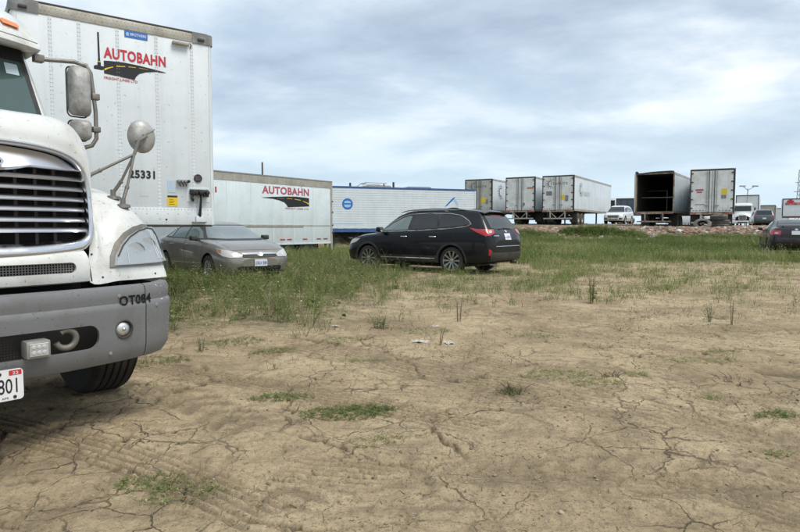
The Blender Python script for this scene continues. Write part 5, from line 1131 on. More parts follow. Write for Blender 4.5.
def sedan(label, loc, rz, paint, group=None, h=1.435, **kw):
    c = Car(label, 'car', loc, rz, sedan_rows(h=h), paint, (1.35, -1.35), tyre_r=0.315, rimr=0.205, arch=0.375, track=0.765, **kw)
    dlo = [(1.02,.985),(.62,1.20),(.30,1.315),(-.1,1.36),(-.6,1.35),(-1.0,1.265),(-1.32,1.12),(-1.45,1.03),(-1.2,1.02),(-.3,1.005)]
    c.side(dlo, 0.006, 'black_plastic', 'window_frame')
    for p in ([(.86,1.01),(.58,1.175),(.28,1.285),(-.06,1.32),(-.02,1.015)], [(-.10,1.015),(-.13,1.325),(-.58,1.31),(-.82,1.26),(-.90,1.03)], [(-.96,1.04),(-.90,1.24),(-1.05,1.19),(-1.24,1.08),(-1.28,1.05)]): c.side(p, 0.011, 'glass_green', 'side_window')
    for sd in (1, -1):
        for pts in ([(.98,.36),(1.0,.93),(.0,.965),(-.04,.30),(.85,.28)], [(-.06,.30),(-.03,.965),(-.98,.985),(-1.02,.72),(-.92,.46),(-.82,.32)]):
            o = c.side(pts, 0.006, paint, 'door', sides=(sd,))[0]; c.sline(outline(pts), 0.004, 'dark_void', 'door_gap', 0.0, sides=(sd,), parent=o)
            hx = .14 if pts[0][0] > .5 else -.84
            hh = c.bv.ray_cast(Vector((hx, sd*2, .865)), Vector((0, -sd, 0)))[0]
            MB().tube([hh + Vector((-.09,0,0)), hh + Vector((-.07,sd*.028,.002)), hh + Vector((.06,sd*.028,.0)), hh + Vector((.09,0,-.003))], [0.010,0.013,0.012,0.009], 8).build('handle', c.paint, o, 60)
        c.sline([(.95,.42),(-.90,.40)], 0.012, 'steel_grey', 'side_moulding', 0.004, sides=(sd,))
        mb = MB().box(.66, .82, min(sd*.86, sd*1.03), max(sd*.86, sd*1.03), .965, 1.085, bev=0.03); mb.box(.72,.77,min(sd*.80, sd*.9),max(sd*.80, sd*.9),.95,.99); mb.build('door_mirror', MAT['black_plastic'] if paint == 'paint_grey' else c.paint, c.r, 50)
    return c
gc = gzf(-4.7, 15.5)
V_ = sedan('dusty grey four-door sedan with blue and white plate, facing us under the big trailer', (-4.70, 15.5, gc-0.01), rad(-49), 'paint_grey')
V_.r['label'] = 'dusty grey four-door sedan with blue lettered front plate, between tractor and black wagon'
wf = V_.front([(-.74,.985),(-.55,1.34),(.55,1.34),(.74,.985),(.4,.97),(-.4,.97)], 0.007, 'black_plastic', 'windscreen'); V_.front([(-.69,1.02),(-.51,1.315),(.51,1.315),(.69,1.02),(.4,1.0),(-.4,1.0)], 0.012, 'glass_pale', 'pane', parent=wf[0])
V_.eline(1, [(.55,1.0),(.15,1.02),(-.05,.99)], 0.008, 'black_plastic', 'wiper', None, 0.015); V_.eline(1, [(-.05,1.0),(-.45,1.03),(-.6,.99)], 0.008, 'black_plastic', 'wiper', None, 0.015)
bn_ = V_.front([(-.60,.76),(-.70,.93),(.70,.93),(.60,.76)], 0.0055, 'paint_grey', 'bonnet')
for sgn in (1, -1): V_.eline(1, [(sgn*.60,.765),(sgn*.70,.93)], 0.0035, 'dark_void', 'bonnet_gap', bn_[0])
V_.front([(-.42,.60),(-.47,.685),(-.40,.70),(0,.705),(.40,.70),(.47,.685),(.42,.60),(.2,.585),(-.2,.585)], 0.012, 'black_plastic', 'grille')
V_.front([(-.40,.655),(-.45,.69),(0,.70),(.45,.69),(.40,.655),(.08,.655),(.05,.615),(-.05,.615),(-.08,.655)], 0.022, 'chrome_clean', 'grille_bar', cell=0.04)
V_.front(ellipse(0, .655, .055, .045, 16), 0.030, 'chrome', 'grille_badge', cell=0.3)
V_.front([(-.50,.26),(-.55,.36),(-.50,.395),(.50,.395),(.55,.36),(.50,.26)], 0.010, 'dark_void', 'lower_intake'); V_.eline(1, [(-.72,.235),(.72,.235)], 0.014, 'steel_grey', 'chin_spoiler', None, 0.006)
npl = V_.front([(-.155,.39),(-.155,.545),(.155,.545),(.155,.39)], 0.030, 'plate_white', 'licence_plate', cell=0.2)
hh = V_.bv.ray_cast(Vector((4, 0, .46)), nX)[0]
text('CKLV 308', 'plate_number', MAT['ink_blue'], npl[0], (hh.x+0.045, -.135, .435), Y, Z, X, .27, .07, .001, 0.01)
for sd in (1, -1):
    a = rad(38)*sd; D = Vector((-math.cos(a), -math.sin(a), 0)); U = Vector((-math.sin(a), math.cos(a), 0)); O = Vector((2.05, sd*.62, 0)) - D*2
    hl = decal(V_.bv, [(sd*u, v) for u, v in [(-.26,.595),(-.27,.665),(-.1,.715),(.12,.765),(.36,.80),(.30,.70),(.15,.625),(-.02,.59)]], O, U, Z, D, 0.014, MAT['clear_lens'], 'headlamp', V_.r, 0.04)
    decal(V_.bv, [(sd*u, v) for u, v in [(.20,.69),(.21,.765),(.34,.79),(.28,.71)]], O, U, Z, D, 0.018, MAT['amber_dull'], 'turn_signal', hl, 0.05)
    decal(V_.bv, [(sd*u, v) for u, v in ellipse(-.12, .655, .05, .038, 12)], O, U, Z, D, 0.019, MAT['lens_inner'], 'reflector_bowl', hl, 0.1)
# ---- the dark sedan at the right edge, seen from behind
def rear_dress(c, plate_txt, lampz=(.80,.92), trunk=True):
    rw = c.rear([(-.60,1.115),(-.50,1.34),(.50,1.34),(.60,1.115)], 0.007, 'black_plastic', 'rear_window', pitch=0.0); c.rear([(-.56,1.135),(-.475,1.32),(.475,1.32),(.56,1.135)], 0.012, 'glass', 'pane', parent=rw[0])
    c.rear([(-.55,.70),(-.60,.98),(-.50,1.06),(.50,1.06),(.60,.98),(.55,.70)], 0.006, c.paint, 'boot_lid')
    for sd in (1, -1):
        a = rad(35)*sd; D = Vector((math.cos(a), -math.sin(a), 0)); U = Vector((math.sin(a), math.cos(a), 0)); O = Vector((-2.0, sd*.62, 0)) - D*2
        lp = decal(c.bv, [(sd*u, v) for u, v in [(-.22,.80),(-.24,.95),(.05,.98),(.26,.97),(.24,.88),(.1,.80)]], O, U, Z, D, 0.014, MAT['red_lens'], 'tail_lamp', c.r, 0.05)
        decal(c.bv, [(sd*u, v) for u, v in ellipse(-.10, .865, .06, .04, 12)], O, U, Z, D, 0.019, MAT['clear_lens'], 'reversing_lamp', lp, 0.1)
    n_ = c.rear([(-.155,.80),(-.155,.945),(.155,.945),(.155,.80)], 0.022, 'plate_white', 'licence_plate', cell=0.2)
    c.rear(ellipse(0, 1.0, .055, .03, 12), 0.016, 'chrome_clean', 'oval_badge', cell=0.3); c.eline(-1, [(-.62,.60),(.62,.60)], 0.010, 'black_plastic', 'bumper_strip', None, 0.004)
    return n_
rx, ry = 16.15, 25.0; gr_ = gzf(rx, ry)
K_ = sedan('dark maroon sedan with round red tail lamps at the right edge of the field', (rx, ry, gr_), rad(64), 'paint_maroon', h=1.42, spokes=7); rear_dress(K_, '')
K_.side([(-1.40,1.085),(-1.75,1.14),(-2.1,1.15),(-2.1,1.12),(-1.75,1.10)], 0.01, K_.paint, 'boot_spoiler') if False else None
MB().box(-2.10,-1.98,-.55,.55,1.135,1.155,bev=0.006).box(-2.06,-2.0,-.45,-.40,1.07,1.14).box(-2.06,-2.0,.40,.45,1.07,1.14).build('boot_spoiler', K_.paint, K_.r)
# ---- white SUV facing us
def suv_rows(): return [(x*0.99, a, b, c_*1.03, d, e*1.03, f*1.055, g_*1.05, h_*1.055) for x, a, b, c_, d, e, f, g_, h_ in wagon_rows()]
sx, sy = 56*(617-400)/600, 56.0
U_ = Car('white SUV facing us between the long white trailer and the open empty one', 'suv', (sx+0.65, sy+1.6, gzf(sx, sy)+0.02), rad(-122), suv_rows(), 'paint_white', (1.42, -1.42), name='parked_suv', tyre_r=0.37, rimr=0.26, arch=0.43, track=0.83, spokes=5)
U_.front([(-.78,1.10),(-.60,1.62),(.60,1.62),(.78,1.10)], 0.008, 'glass', 'windscreen'); U_.front([(-.46,.56),(-.52,.80),(.52,.80),(.46,.56)], 0.014, 'steel_grey', 'grille')
for k in range(3): U_.eline(1, [(-.46,.62+k*.07),(.46,.62+k*.07)], 0.012, 'black_plastic', 'grille_bar', None, 0.02)
U_.front([(-.78,.42),(-.82,.52),(-.55,.55),(-.50,.40)], 0.012, 'dark_void', 'side_intake'); U_.front([(.78,.42),(.82,.52),(.55,.55),(.50,.40)], 0.012, 'dark_void', 'side_intake'); U_.front([(-.40,.36),(-.40,.47),(.40,.47),(.40,.36)], 0.012, 'steel_grey', 'lower_intake')
U_.front([(-.17,.45),(-.17,.55),(.17,.55),(.17,.45)], 0.03, 'plate_white', 'licence_plate')
for sd in (1, -1):
    a = rad(35)*sd; D = Vector((-math.cos(a), -math.sin(a), 0)); U = Vector((-math.sin(a), math.cos(a), 0)); O = Vector((2.0, sd*.75, 0)) - D*2
    decal(U_.bv, [(sd*u, v) for u, v in [(-.24,.74),(-.22,.84),(.05,.89),(.28,.90),(.20,.80),(.05,.75)]], O, U, Z, D, 0.014, MAT['lens_inner'], 'headlamp', U_.r, 0.06)
    MB().box(.80,.95,min(sd*.98,sd*1.12),max(sd*.98,sd*1.12),1.12,1.25,bev=.03).build('door_mirror', U_.paint, U_.r, 50)
U_.side([(1.0,1.12),(.60,1.40),(.28,1.55),(-.55,1.60),(-1.2,1.57),(-1.75,1.45),(-1.90,1.22),(-.3,1.15)], 0.008, 'glass', 'side_window')
# ---- dark SUV in the distance, rear to us
sx, sy = 61*(763-400)/600, 61.0
D_ = Car('dark grey SUV seen from behind beside the white highway tractor', 'suv', (sx+1.0, sy+2.2, gzf(sx, sy)-0.12), rad(66), suv_rows(), 'paint_slate', (1.42, -1.42), name='parked_suv', tyre_r=0.37, rimr=0.26, arch=0.43, track=0.83, spokes=5)
D_.rear([(-.70,1.20),(-.62,1.60),(.62,1.60),(.70,1.20)], 0.010, 'glass', 'rear_window'); D_.rear([(-.155,.76),(-.155,.9),(.155,.9),(.155,.76)], 0.02, 'plate_white', 'licence_plate'); D_.rear([(-.80,.35),(-.84,.58),(.84,.58),(.80,.35)], 0.012, 'clad_black', 'rear_bumper')
for sd in (1, -1):
    a = rad(30)*sd; D = Vector((math.cos(a), -math.sin(a), 0)); U = Vector((math.sin(a), math.cos(a), 0)); O = Vector((-2.25, sd*.80, 0)) - D*2
    decal(D_.bv, [(sd*u, v) for u, v in [(-.2,1.02),(-.2,1.16),(.14,1.16),(.14,1.04)]], O, U, Z, D, 0.014, MAT['red_lens'], 'tail_lamp', D_.r, 0.06)
D_.side([(1.0,1.12),(.60,1.40),(.28,1.55),(-.55,1.60),(-1.2,1.57),(-1.75,1.45),(-1.90,1.22),(-.3,1.15)], 0.008, 'glass', 'side_window')
# ================================================================ the far side of the yard
def far_tractor(label, loc, rz, paint, stacks=True, sleeper=False, name='tractor_truck', top=2.85):
    r = thing(name, label, 'truck', loc, rz)
    P = MAT[paint]; k = top/2.85
    rows = []
    for x, w_, z0, z1 in ((0.0,.80,.95,1.30),(-.06,.90,.80,1.42),(-.4,.98,.62,1.58),(-1.0,1.0,.60,1.72),(-1.7,1.02,.62,1.80)):
        rows.append([(x-.10*abs(y), y*w_, z) for y, z in ((-1,z0),(-1.02,(z0+z1)/2-.05),(-.86,z1-.24),(-.62,z1-.10),(-.3,z1),(0,z1+.02),(.3,z1),(.62,z1-.10),(.86,z1-.24),(1.02,(z0+z1)/2-.05),(1,z0))])
    MB().grid(rows).build('hood', P, r, 50)
    def rg(z, xf, w_, xb): return [(xf-.1, -w_, z), (xf, -w_*.8, z), (xf+.04, 0, z), (xf, w_*.8, z), (xf-.1, w_, z), (xb, w_, z), (xb, -w_, z)]
    xb = -4.2 if sleeper else -3.4
    MB().grid([rg(.7,-1.6,1.05,xb), rg(1.78*k,-1.6,1.05,xb), rg(2.45*k,-1.85,1.0,xb), rg(2.50*k,-1.72,1.0,xb), rg(2.62*k,-1.80,.98,xb), rg(2.80*k,-2.1,.9,xb), rg(2.85*k,-2.4,.7,xb)], closed=True).box(-2.4,xb,-.7,.7,2.83*k,2.855*k).build('cab', P, r, 40)
    MB().add([(-1.575,-.90,1.86*k),(-1.535,0,1.86*k),(-1.575,.90,1.86*k),(-1.80,.86,2.42*k),(-1.76,0,2.42*k),(-1.80,-.86,2.42*k)], [(0,1,4,5),(1,2,3,4)]).build('windscreen', MAT['glass'], r)
    MB().box(-1.79,-1.775,-.02,.02,1.9*k,2.4*k).build('centre_bar', P, r)
    gr = MB().prism(rrect(-.42,.42,.78,1.32,.08), (.04,0,0), Y, Z, X, -.02, .03).build('grille', MAT['chrome'], r)
    MB().prism(rrect(-.36,.36,.83,1.27,.06), (.04,0,0), Y, Z, X, .03, .036).build('grille_opening', MAT['dark_void'], gr)
    for kx in range(4): MB().box(.072,.085,-.35,.35,.90+kx*.09,.92+kx*.09).build('grille_bar', MAT['chrome'], gr)
    MB().box(-.25,.12,-1.18,1.18,.32,.66,bev=.07).build('bumper', MAT['truck_white' if paint == 'truck_white' else 'steel_grey'], r, 40)
    MB().box(.11,.125,-.5,.5,.38,.52).build('bumper_slot', MAT['dark_void'], r)
    for s in (-1, 1):
        rows = [[(-.12,s*.75,.66),(-.10,s*.78,1.02),(-.5,s*.82,1.30),(-1.1,s*.86,1.36),(-1.6,s*.88,1.1)], [(-.16,s*1.12,.66),(-.18,s*1.12,.95),(-.55,s*1.13,1.16),(-1.1,s*1.14,1.2),(-1.65,s*1.15,.95)], [(-.3,s*1.17,.62),(-.35,s*1.18,.8),(-.6,s*1.19,1.05),(-1.1,s*1.19,1.1),(-1.7,s*1.19,.8)]]
        MB().grid(rows).build('fender', P, r, 50)
        MB().box(-.16,-.06,min(s*.72,s*1.05),max(s*.72,s*1.05),.80,1.02,bev=.04).build('headlight', MAT['lens_inner'], r, 40)
        dual(r, -1.05, s*1.02, s); dual(r, xb-.8, s*1.0, s)
        MB().tube([(-1.85,s*1.0,2.35*k),(-1.75,s*1.30,2.32*k),(-1.75,s*1.32,1.75*k)], .02, 6).box(-1.80,-1.70,min(s*1.16,s*1.36),max(s*1.16,s*1.36),1.78*k,2.26*k,bev=.03).build('mirror', MAT['steel_dark'], r, 40)
        if stacks: MB().tube([(xb-.12,s*.95,1.0),(xb-.12,s*.95,top+.55)], .075, 10).build('exhaust_stack', MAT['chrome'], r, 50)
        MB().box(-1.86,-1.80,s*.45-.06,s*.45+.06,2.56*k,2.62*k).build('marker_lamp', MAT['amber'], r)
    MB().box(xb-2.2,-.3,-.45,.45,.7,.95).build('frame_rail', MAT['steel_dark'], r)
    return r
fx, fy = 72*(741.5-400)/600, 72.0
far_tractor('white highway tractor facing us with dark grille, beyond the stacked tyres', (fx, fy, gzf(fx, fy)-0.05), rad(-120), 'truck_white', stacks=False)
# tractors hidden behind the blue railed trailer, only the roofs and stacks show
for (px_, d, lab, tp) in ((371, 46.0, 'tractor roof with an open fairing frame behind the blue railed trailer', 4.20), (411, 47.0, 'grey tractor roof with exhaust stacks behind the blue railed trailer', 4.16)):
    x_, y_ = place(px_, d); z_ = 0.0
    q = far_tractor(lab, (x_-2.7, y_-1.0, 0.35), rad(200), 'paint_slate' if px_ > 380 else 'tr_cap', stacks=False, sleeper=True, top=tp-0.2)
    if px_ < 380: MB().tube([(-2.0,-.8,tp-.22),(-2.3,-.8,tp+.0),(-3.9,-.8,tp-.05)], .03, 6).tube([(-2.0,.8,tp-.22),(-2.3,.8,tp+.0),(-3.9,.8,tp-.05)], .03, 6).tube([(-2.3,-.8,tp+.0),(-2.3,.8,tp+.0)], .03, 6).build('fairing_frame', MAT['galv'], q)
def simple_van(label, px_, d, w_, ztop, zbot, rz, m='tr_white', length=10.0, group=None, frame='steel_dark', nm='box_trailer'):
    x_, y_ = place(px_, d); r = thing(nm, label, 'trailer', (x_, y_, gzf(x_, y_)), rz, group); g0 = gzf(x_, y_); a, b = zbot-g0, ztop-g0
    MB().box(0, length, -w_/2, w_/2, a, b, bev=.02).build('box_body', MAT[m], r)
    for s in (-1, 1):
        MB().box(-.05,.06,s*w_/2-.08,s*w_/2+.03,a,b+.02).build('corner_post', MAT[frame], r)
        for x in (1.5, 2.8, length-1.5): dual(r, x, s*(w_/2-.2), s)
        MB().box(length-3,length-2.85,s*.6-.08,s*.6+.08,.05,a).build('landing_leg', MAT['steel_dark'], r)
    MB().box(-.06,.05,-w_/2,w_/2,b-.1,b+.03).build('header', MAT[frame], r); MB().box(-.08,.1,-w_/2,w_/2,a-.14,a).build('sill', MAT[frame], r)
    MB().box(.2,length-.2,-.5,.5,a-.35,a).build('underframe', MAT['dark_void'], r)
    return r
r = simple_van('plain white trailer standing behind the white highway tractor', 745.5, 92, 3.0, 6.15, 3.0, rad(58), length=14)
MB().box(-.09,-.05,-.02,.02,1.6,4.6).build('door_split', MAT['steel_grey'], r)
r = simple_van('distant grey trailer behind the dark SUV, with a pole against it', 765, 118, 2.9, 5.6, 3.0, rad(56), m='tr_rail', length=8); r['label'] = 'small distant grey trailer just right of and behind the dark SUV'
r = simple_van('tiny distant white trailer just left of the red lettered one', 776, 135, 4.2, 5.6, 3.0, rad(50), length=9)
# red lettered trailer: side to us
x_, y_ = place(781, 99)
t9 = thing('box_trailer', 'distant white trailer with red lettering in dark frame at the right edge', 'trailer', (x_, y_, gzf(x_, y_)), rad(-28))
H0 = 5.95 - gzf(x_, y_); B0 = 3.1 - gzf(x_, y_)
MB().box(0,9,0,2.6,B0,H0).build('box_body', MAT['tr_white'], t9)
MB().box(-.03,9.03,-.03,.02,H0-.14,H0+.02).build('top_rail', MAT['steel_dark'], t9); MB().box(-.03,9.03,-.03,.02,B0-.30,B0+.0).build('bottom_rail', MAT['rust'], t9)
for x in (0.0, 4.3, 9.0): MB().box(x-.07,x+.07,-.045,.02,B0,H0-.14).build('post', MAT['steel_dark'], t9)
for x in (1.2, 2.5, 7.0): dual(t9, x, .2, -1); dual(t9, x, 2.3, 1)
text('MARTINBROWN', 'company_lettering', MAT['ink_red'], t9, (.35,-.05,H0-1.05), X, Z, nY, 2.5, .42, .01, .05)
MB().prism([(0,0),(.12,.3),(.3,.25),(.28,.5),(.45,.42),(.55,.62),(.65,.42),(.82,.5),(.8,.25),(.98,.3),(1.1,0),(.6,-.12)], (0.5,-.05,H0-.60), X, Z, nY, 0, .01).build('leaf_emblem', MAT['ink_red'], t9)
# dark open-top trailer behind the white SUV
x_, y_ = place(609, 74)
t10 = thing('dump_trailer', 'dark high sided trailer behind the white SUV', 'trailer', (x_, y_, gzf(x_, y_)), rad(-20))
z1 = 4.72-gzf(x_, y_)
MB().box(0.4,5.2,0,2.4,1.1,z1).build('dark_body', MAT['paint_navy'], t10); MB().box(.35,5.25,-.05,.03,z1-.15,z1+.05).build('top_rail', MAT['steel_dark'], t10)
for k in range(7): MB().box(.5+k*.74,.58+k*.74,-.06,0.0,1.1,z1-.15).build('side_rib', MAT['steel_dark'], t10)
for x in (1.2, 2.4, 4.6): dual(t10, x, .3, -1); dual(t10, x, 2.1, 1)
x_, y_ = place(609.8, 66)
tw = thing('box_truck', 'narrow white truck cab showing at the far end of the sunburst trailer', 'truck', (x_, y_, gzf(x_, y_)), rad(-105))
MB().box(-1.6,0,-.45,.55,.75,2.9,bev=.1).build('cab', MAT['paint_white'], tw, 40); MB().box(0.0,.02,-.30,.42,1.8,2.6).build('windscreen', MAT['glass'], tw); MB().box(-.2,.08,-.45,.55,.45,.75,bev=.03).build('bumper', MAT['steel_grey'], tw)
for s in (-1, 1): dual(tw, -.8, s*.42+.05, s, 0.45)
# white car in the gap between the open trailer and the closed one
x_, y_ = place(687, 66)
c_ = Car('small white car glimpsed between the open trailer and the closed one', 'car', (x_, y_, gzf(x_, y_)), rad(150), sedan_rows(h=1.5), 'paint_white', (1.35, -1.35), tyre_r=0.315, rimr=0.205, arch=0.375, track=0.765, spokes=5, quality=0)
c_.side([(1.02,.985),(.62,1.20),(.30,1.315),(-.1,1.36),(-.6,1.35),(-1.0,1.265),(-1.32,1.12),(-1.45,1.03)], 0.008, 'glass', 'side_window')
# ---- old tyres on the bank
def tyre(label, loc, rot, grp='old tyres dumped on the rubble bank', R=0.50, wd=0.26):
    if 'tyre' not in _fonts:
        h = wd/2; pr = [(R*.58,-h*.72),(R*.66,-h*.98),(R*.9,-h),(R*.97,-h*.85),(R,-h*.7),(R,-h*.42),(R-.012,-h*.40),(R-.012,-h*.33),(R,-h*.31),(R,-h*.04),(R-.012,-h*.03),(R-.012,h*.03),(R,h*.04),(R,h*.31),(R-.012,h*.33),(R-.012,h*.40),(R,h*.42),(R,h*.7),(R*.97,h*.85),(R*.9,h),(R*.66,h*.98),(R*.58,h*.72),(R*.60,h*.5),(R*.86,h*.75),(R*.9,0),(R*.86,-h*.75),(R*.60,-h*.5)]
        _fonts['tyre'] = MB().lathe(pr, (0,0,0), 'z', 40, closed=True).mesh('old_tyre', MAT['rubber_old'], 35)
    o = link('old_tyre', _fonts['tyre']); o.location = loc; o.rotation_euler = rot; return tag(o, label, 'tyre', grp)
x_, y_ = place(719.5, 37.4); g0 = gzf(x_, y_)
for k, (dx, dy, lab) in enumerate(((0.0, 0.0, 'bottom tyre of the stack of three in front of the closed trailer'), (0.05, 0.04, 'middle tyre of the stack of three in front of the closed trailer'), (-0.10, 0.0, 'topmost tyre of the stack, lying slightly askew'))):
    tyre(lab, (x_+dx, y_+dy, g0+0.13+k*0.265+(0.02 if k == 2 else 0)), (rad(4 if k == 2 else 1), rad(-5 if k == 2 else 0), 0))
x2, y2 = place(701.5, 36.9); tyre('single tyre leaning low on the rubble, left of the tyre stack', (x2, y2, gzf(x2, y2)+0.22), (rad(38), rad(-8), rad(-20)))
# ---- poles and mast
def pole(label, px_, d, ztop, r0=.09, m='pole_wood', cat='pole', nm='utility_pole'):
    x_, y_ = place(px_, d); g0 = gzf(x_, y_); o = thing(nm, label, cat, (x_, y_, g0)); MB().tube([(0,0,-.5),(0,0,ztop-g0)], [r0, r0*.75], 8).build('post', MAT[m], o); return o, ztop-g0
o, h = pole('thin wooden post rising above the low AUTOBAHN trailer', 263.5, 47, 6.25)
o, h = pole('yard light pole with two arms above the far white trailer', 745.7, 105, 8.0, .10, 'galv', 'light pole', 'light_pole')
for s in (-1, 1): MB().tube([(0,0,h-.3),(s*1.0,-.3,h+.35)], .05, 6).box(s*1.1-.45,s*1.1+.45,-.5,-.1,h+.30,h+.50).build('lamp_arm', MAT['galv'], o)
for px_, zt, lb in ((350.5, 4.55, 'short dark post above the left half of the blue railed trailer'), (384.0, 4.5, 'thin dark post above the middle of the blue railed trailer'), (393.5, 4.6, 'thicker dark post beside the thin one above the blue railed trailer')): pole(lb, px_, 45.5, zt, .06 if px_ == 384.0 else .10, 'steel_dark', 'post', 'exhaust_post')
x_, y_ = place(797.5, 160); g0 = gzf(x_, y_); o = thing('lattice_mast', 'thin lattice mast on the horizon at the right edge', 'mast', (x_, y_, g0)); mb = MB()
Hm = 16.5-g0
legs = [(1.0, 0), (-.5, .87), (-.5, -.87)]
for a, b in legs: mb.tube([(a*1.1, b*1.1, -.5), (a*.35, b*.35, Hm)], .07, 5)
for k in range(12):
    z0 = k*Hm/12; z1_ = (k+1)*Hm/12; f0 = 1.1-(0.75*k/12); f1 = 1.1-(0.75*(k+1)/12)
    for i_ in range(3):
        a, b = legs[i_]; c, d = legs[(i_+1) % 3]; mb.tube([(a*f0, b*f0, z0), (c*f1, d*f1, z1_)], .045, 4); mb.tube([(a*f1, b*f1, z1_), (c*f1, d*f1, z1_)], .045, 4)
mb.build('lattice', MAT['galv'], o)
for k, z in enumerate((Hm*.45, Hm*.62, Hm*.78)): MB().box(-2.0+k*.4,2.0-k*.4,-.08,.08,z-.08,z+.08).build('cross_arm', MAT['galv'], o)
MB().tube([(0,0,Hm),(0,0,Hm+2.2)], .06, 5).build('mast_tip', MAT['galv'], o)
# ================================================================ vegetation, rubble, litter
def leafmat(name, stops, trans=0.35):
    m = bpy.data.materials.new(name); m.use_nodes = True; t = m.node_tree; b = t.nodes['Principled BSDF']; b.inputs['Roughness'].default_value = 0.6; b.inputs['Specular IOR Level'].default_value = 0.25
    a = t.nodes.new('ShaderNodeAttribute'); a.attribute_name = 'tint'; r = t.nodes.new('ShaderNodeValToRGB'); e = r.color_ramp.elements
    e[0].position, e[0].color = stops[0][0], (*stops[0][1], 1); e[1].position, e[1].color = stops[1][0], (*stops[1][1], 1)
    for p, c in stops[2:]: k = e.new(p); k.color = (*c, 1)
    t.links.new(a.outputs['Fac'], r.inputs[0]); t.links.new(r.outputs[0], b.inputs['Base Color'])
    tr = t.nodes.new('ShaderNodeBsdfTranslucent'); t.links.new(r.outputs[0], tr.inputs[0]); mx = t.nodes.new('ShaderNodeMixShader'); mx.inputs[0].default_value = trans
    t.links.new(b.outputs[0], mx.inputs[1]); t.links.new(tr.outputs[0], mx.inputs[2]); t.links.new(mx.outputs[0], t.nodes['Material Output'].inputs[0]); MAT[name] = m; return m
leafmat('leaf', [(0.0,(.075,.112,.030)),(0.3,(.135,.190,.050)),(0.6,(.225,.275,.088)),(0.8,(.35,.33,.15)),(1.0,(.52,.45,.28))])
leafmat('straw', [(0.0,(.075,.058,.036)),(0.4,(.17,.135,.085)),(0.75,(.30,.25,.16)),(1.0,(.42,.36,.25))], 0.15)
R_ = np.random.RandomState(11)
def surf(x, y): h, _, _ = micro(x, y); return gz(x, y) + h
class Tris:
    def __init__(s): s.v = []; s.f = []; s.t = []; s.n = 0
    def add(s, v, f, t): s.v.append(v.reshape(-1, 3)); s.f.append(f + s.n); s.t.append(t.ravel()); s.n += v.reshape(-1, 3).shape[0]
    def build(s, name, m, parent=None):
        v = np.concatenate(s.v); f = np.concatenate(s.f).reshape(-1, 3); t = np.concatenate(s.t)
        me = bpy.data.meshes.new(name); me.vertices.add(len(v)); me.vertices.foreach_set('co', v.ravel().astype(np.float32))
        me.loops.add(len(f)*3); me.loops.foreach_set('vertex_index', f.ravel().astype(np.int32)); me.polygons.add(len(f)); me.polygons.foreach_set('loop_start', np.arange(0, len(f)*3, 3, dtype=np.int32)); me.polygons.foreach_set('loop_total', np.full(len(f), 3, dtype=np.int32)); me.update(calc_edges=True)
        at = me.attributes.new('tint', 'FLOAT', 'POINT'); at.data.foreach_set('value', t.astype(np.float32)); me.materials.append(m); return link(name, me, parent)
def blades(T, x, y, z, h, wd, lean, tint):
    n = len(x); az = R_.rand(n)*2*PI; fa = R_.rand(n)*2*PI; dx, dy = np.cos(az), np.sin(az); wx, wy = np.cos(fa)*wd/2, np.sin(fa)*wd/2
    ln = lean*(0.3+R_.rand(n)); V = np.zeros((n, 5, 3))
    for k, (t_, b_, w_) in enumerate(((0,0,1),(0.55,0.30,0.8))):
        cx = x + dx*h*ln*b_; cy = y + dy*h*ln*b_; cz = z + h*t_*(1-0.15*ln)
        V[:,2*k] = np.stack([cx-wx*w_, cy-wy*w_, cz], -1); V[:,2*k+1] = np.stack([cx+wx*w_, cy+wy*w_, cz], -1)
    V[:,4] = np.stack([x+dx*h*ln, y+dy*h*ln, z+h*(1-0.45*np.minimum(ln, 1.6)*0.6)], -1)
    F = np.array([[0,1,3],[0,3,2],[2,3,4]])[None] + np.arange(n)[:,None,None]*5
    T.add(V, F.reshape(-1, 3), np.repeat(tint[:,None], 5, 1))
def weeds(T, x, y, z, h, nl, ls, tint, spread=0.5, wdt=0.006, narrow=0.35):
    n = len(x); az = R_.rand(n)*2*PI; ln = R_.rand(n)*0.35; tx, ty = x+np.cos(az)*h*ln, y+np.sin(az)*h*ln
    fa = R_.rand(n)*PI; wx, wy = np.cos(fa)*wdt/2, np.sin(fa)*wdt/2
    V = np.stack([np.stack([x-wx, y-wy, z], -1), np.stack([x+wx, y+wy, z], -1), np.stack([tx, ty, z+h], -1)], 1)
    T.add(V, (np.array([[0,1,2]])[None] + np.arange(n)[:,None,None]*3).reshape(-1,3), np.repeat((tint*0.7+0.15)[:,None], 3, 1))
    i = np.repeat(np.arange(n), nl); m = len(i); t_ = 0.12 + 0.88*R_.rand(m)**0.85; sz = ls[i]*(1.15-0.65*t_)*(0.6+0.8*R_.rand(m))
    ax = x[i]+(tx[i]-x[i])*t_; ay = y[i]+(ty[i]-y[i])*t_; azz = z[i]+h[i]*t_
    a = R_.rand(m)*2*PI; up = R_.rand(m)*1.1-0.25; d = np.stack([np.cos(a)*np.cos(up), np.sin(a)*np.cos(up), np.sin(up)], -1); sd = np.stack([-np.sin(a), np.cos(a), R_.randn(m)*0.35], -1)
    b = np.stack([ax, ay, azz], -1) + d*(spread*ls[i]*R_.rand(m))[:,None]; L_ = sz[:,None]
    V = np.stack([b, b + d*L_*0.5 + sd*L_*narrow*0.5, b + d*L_ - np.array([0,0,1])*L_*0.25, b + d*L_*0.5 - sd*L_*narrow*0.5], 1)
    tt = np.clip(tint[i] + R_.randn(m)*0.10, 0, 1)
    T.add(V, (np.array([[0,1,2],[0,2,3]])[None] + np.arange(m)[:,None,None]*4).reshape(-1,3), np.repeat(tt[:,None], 4, 1))
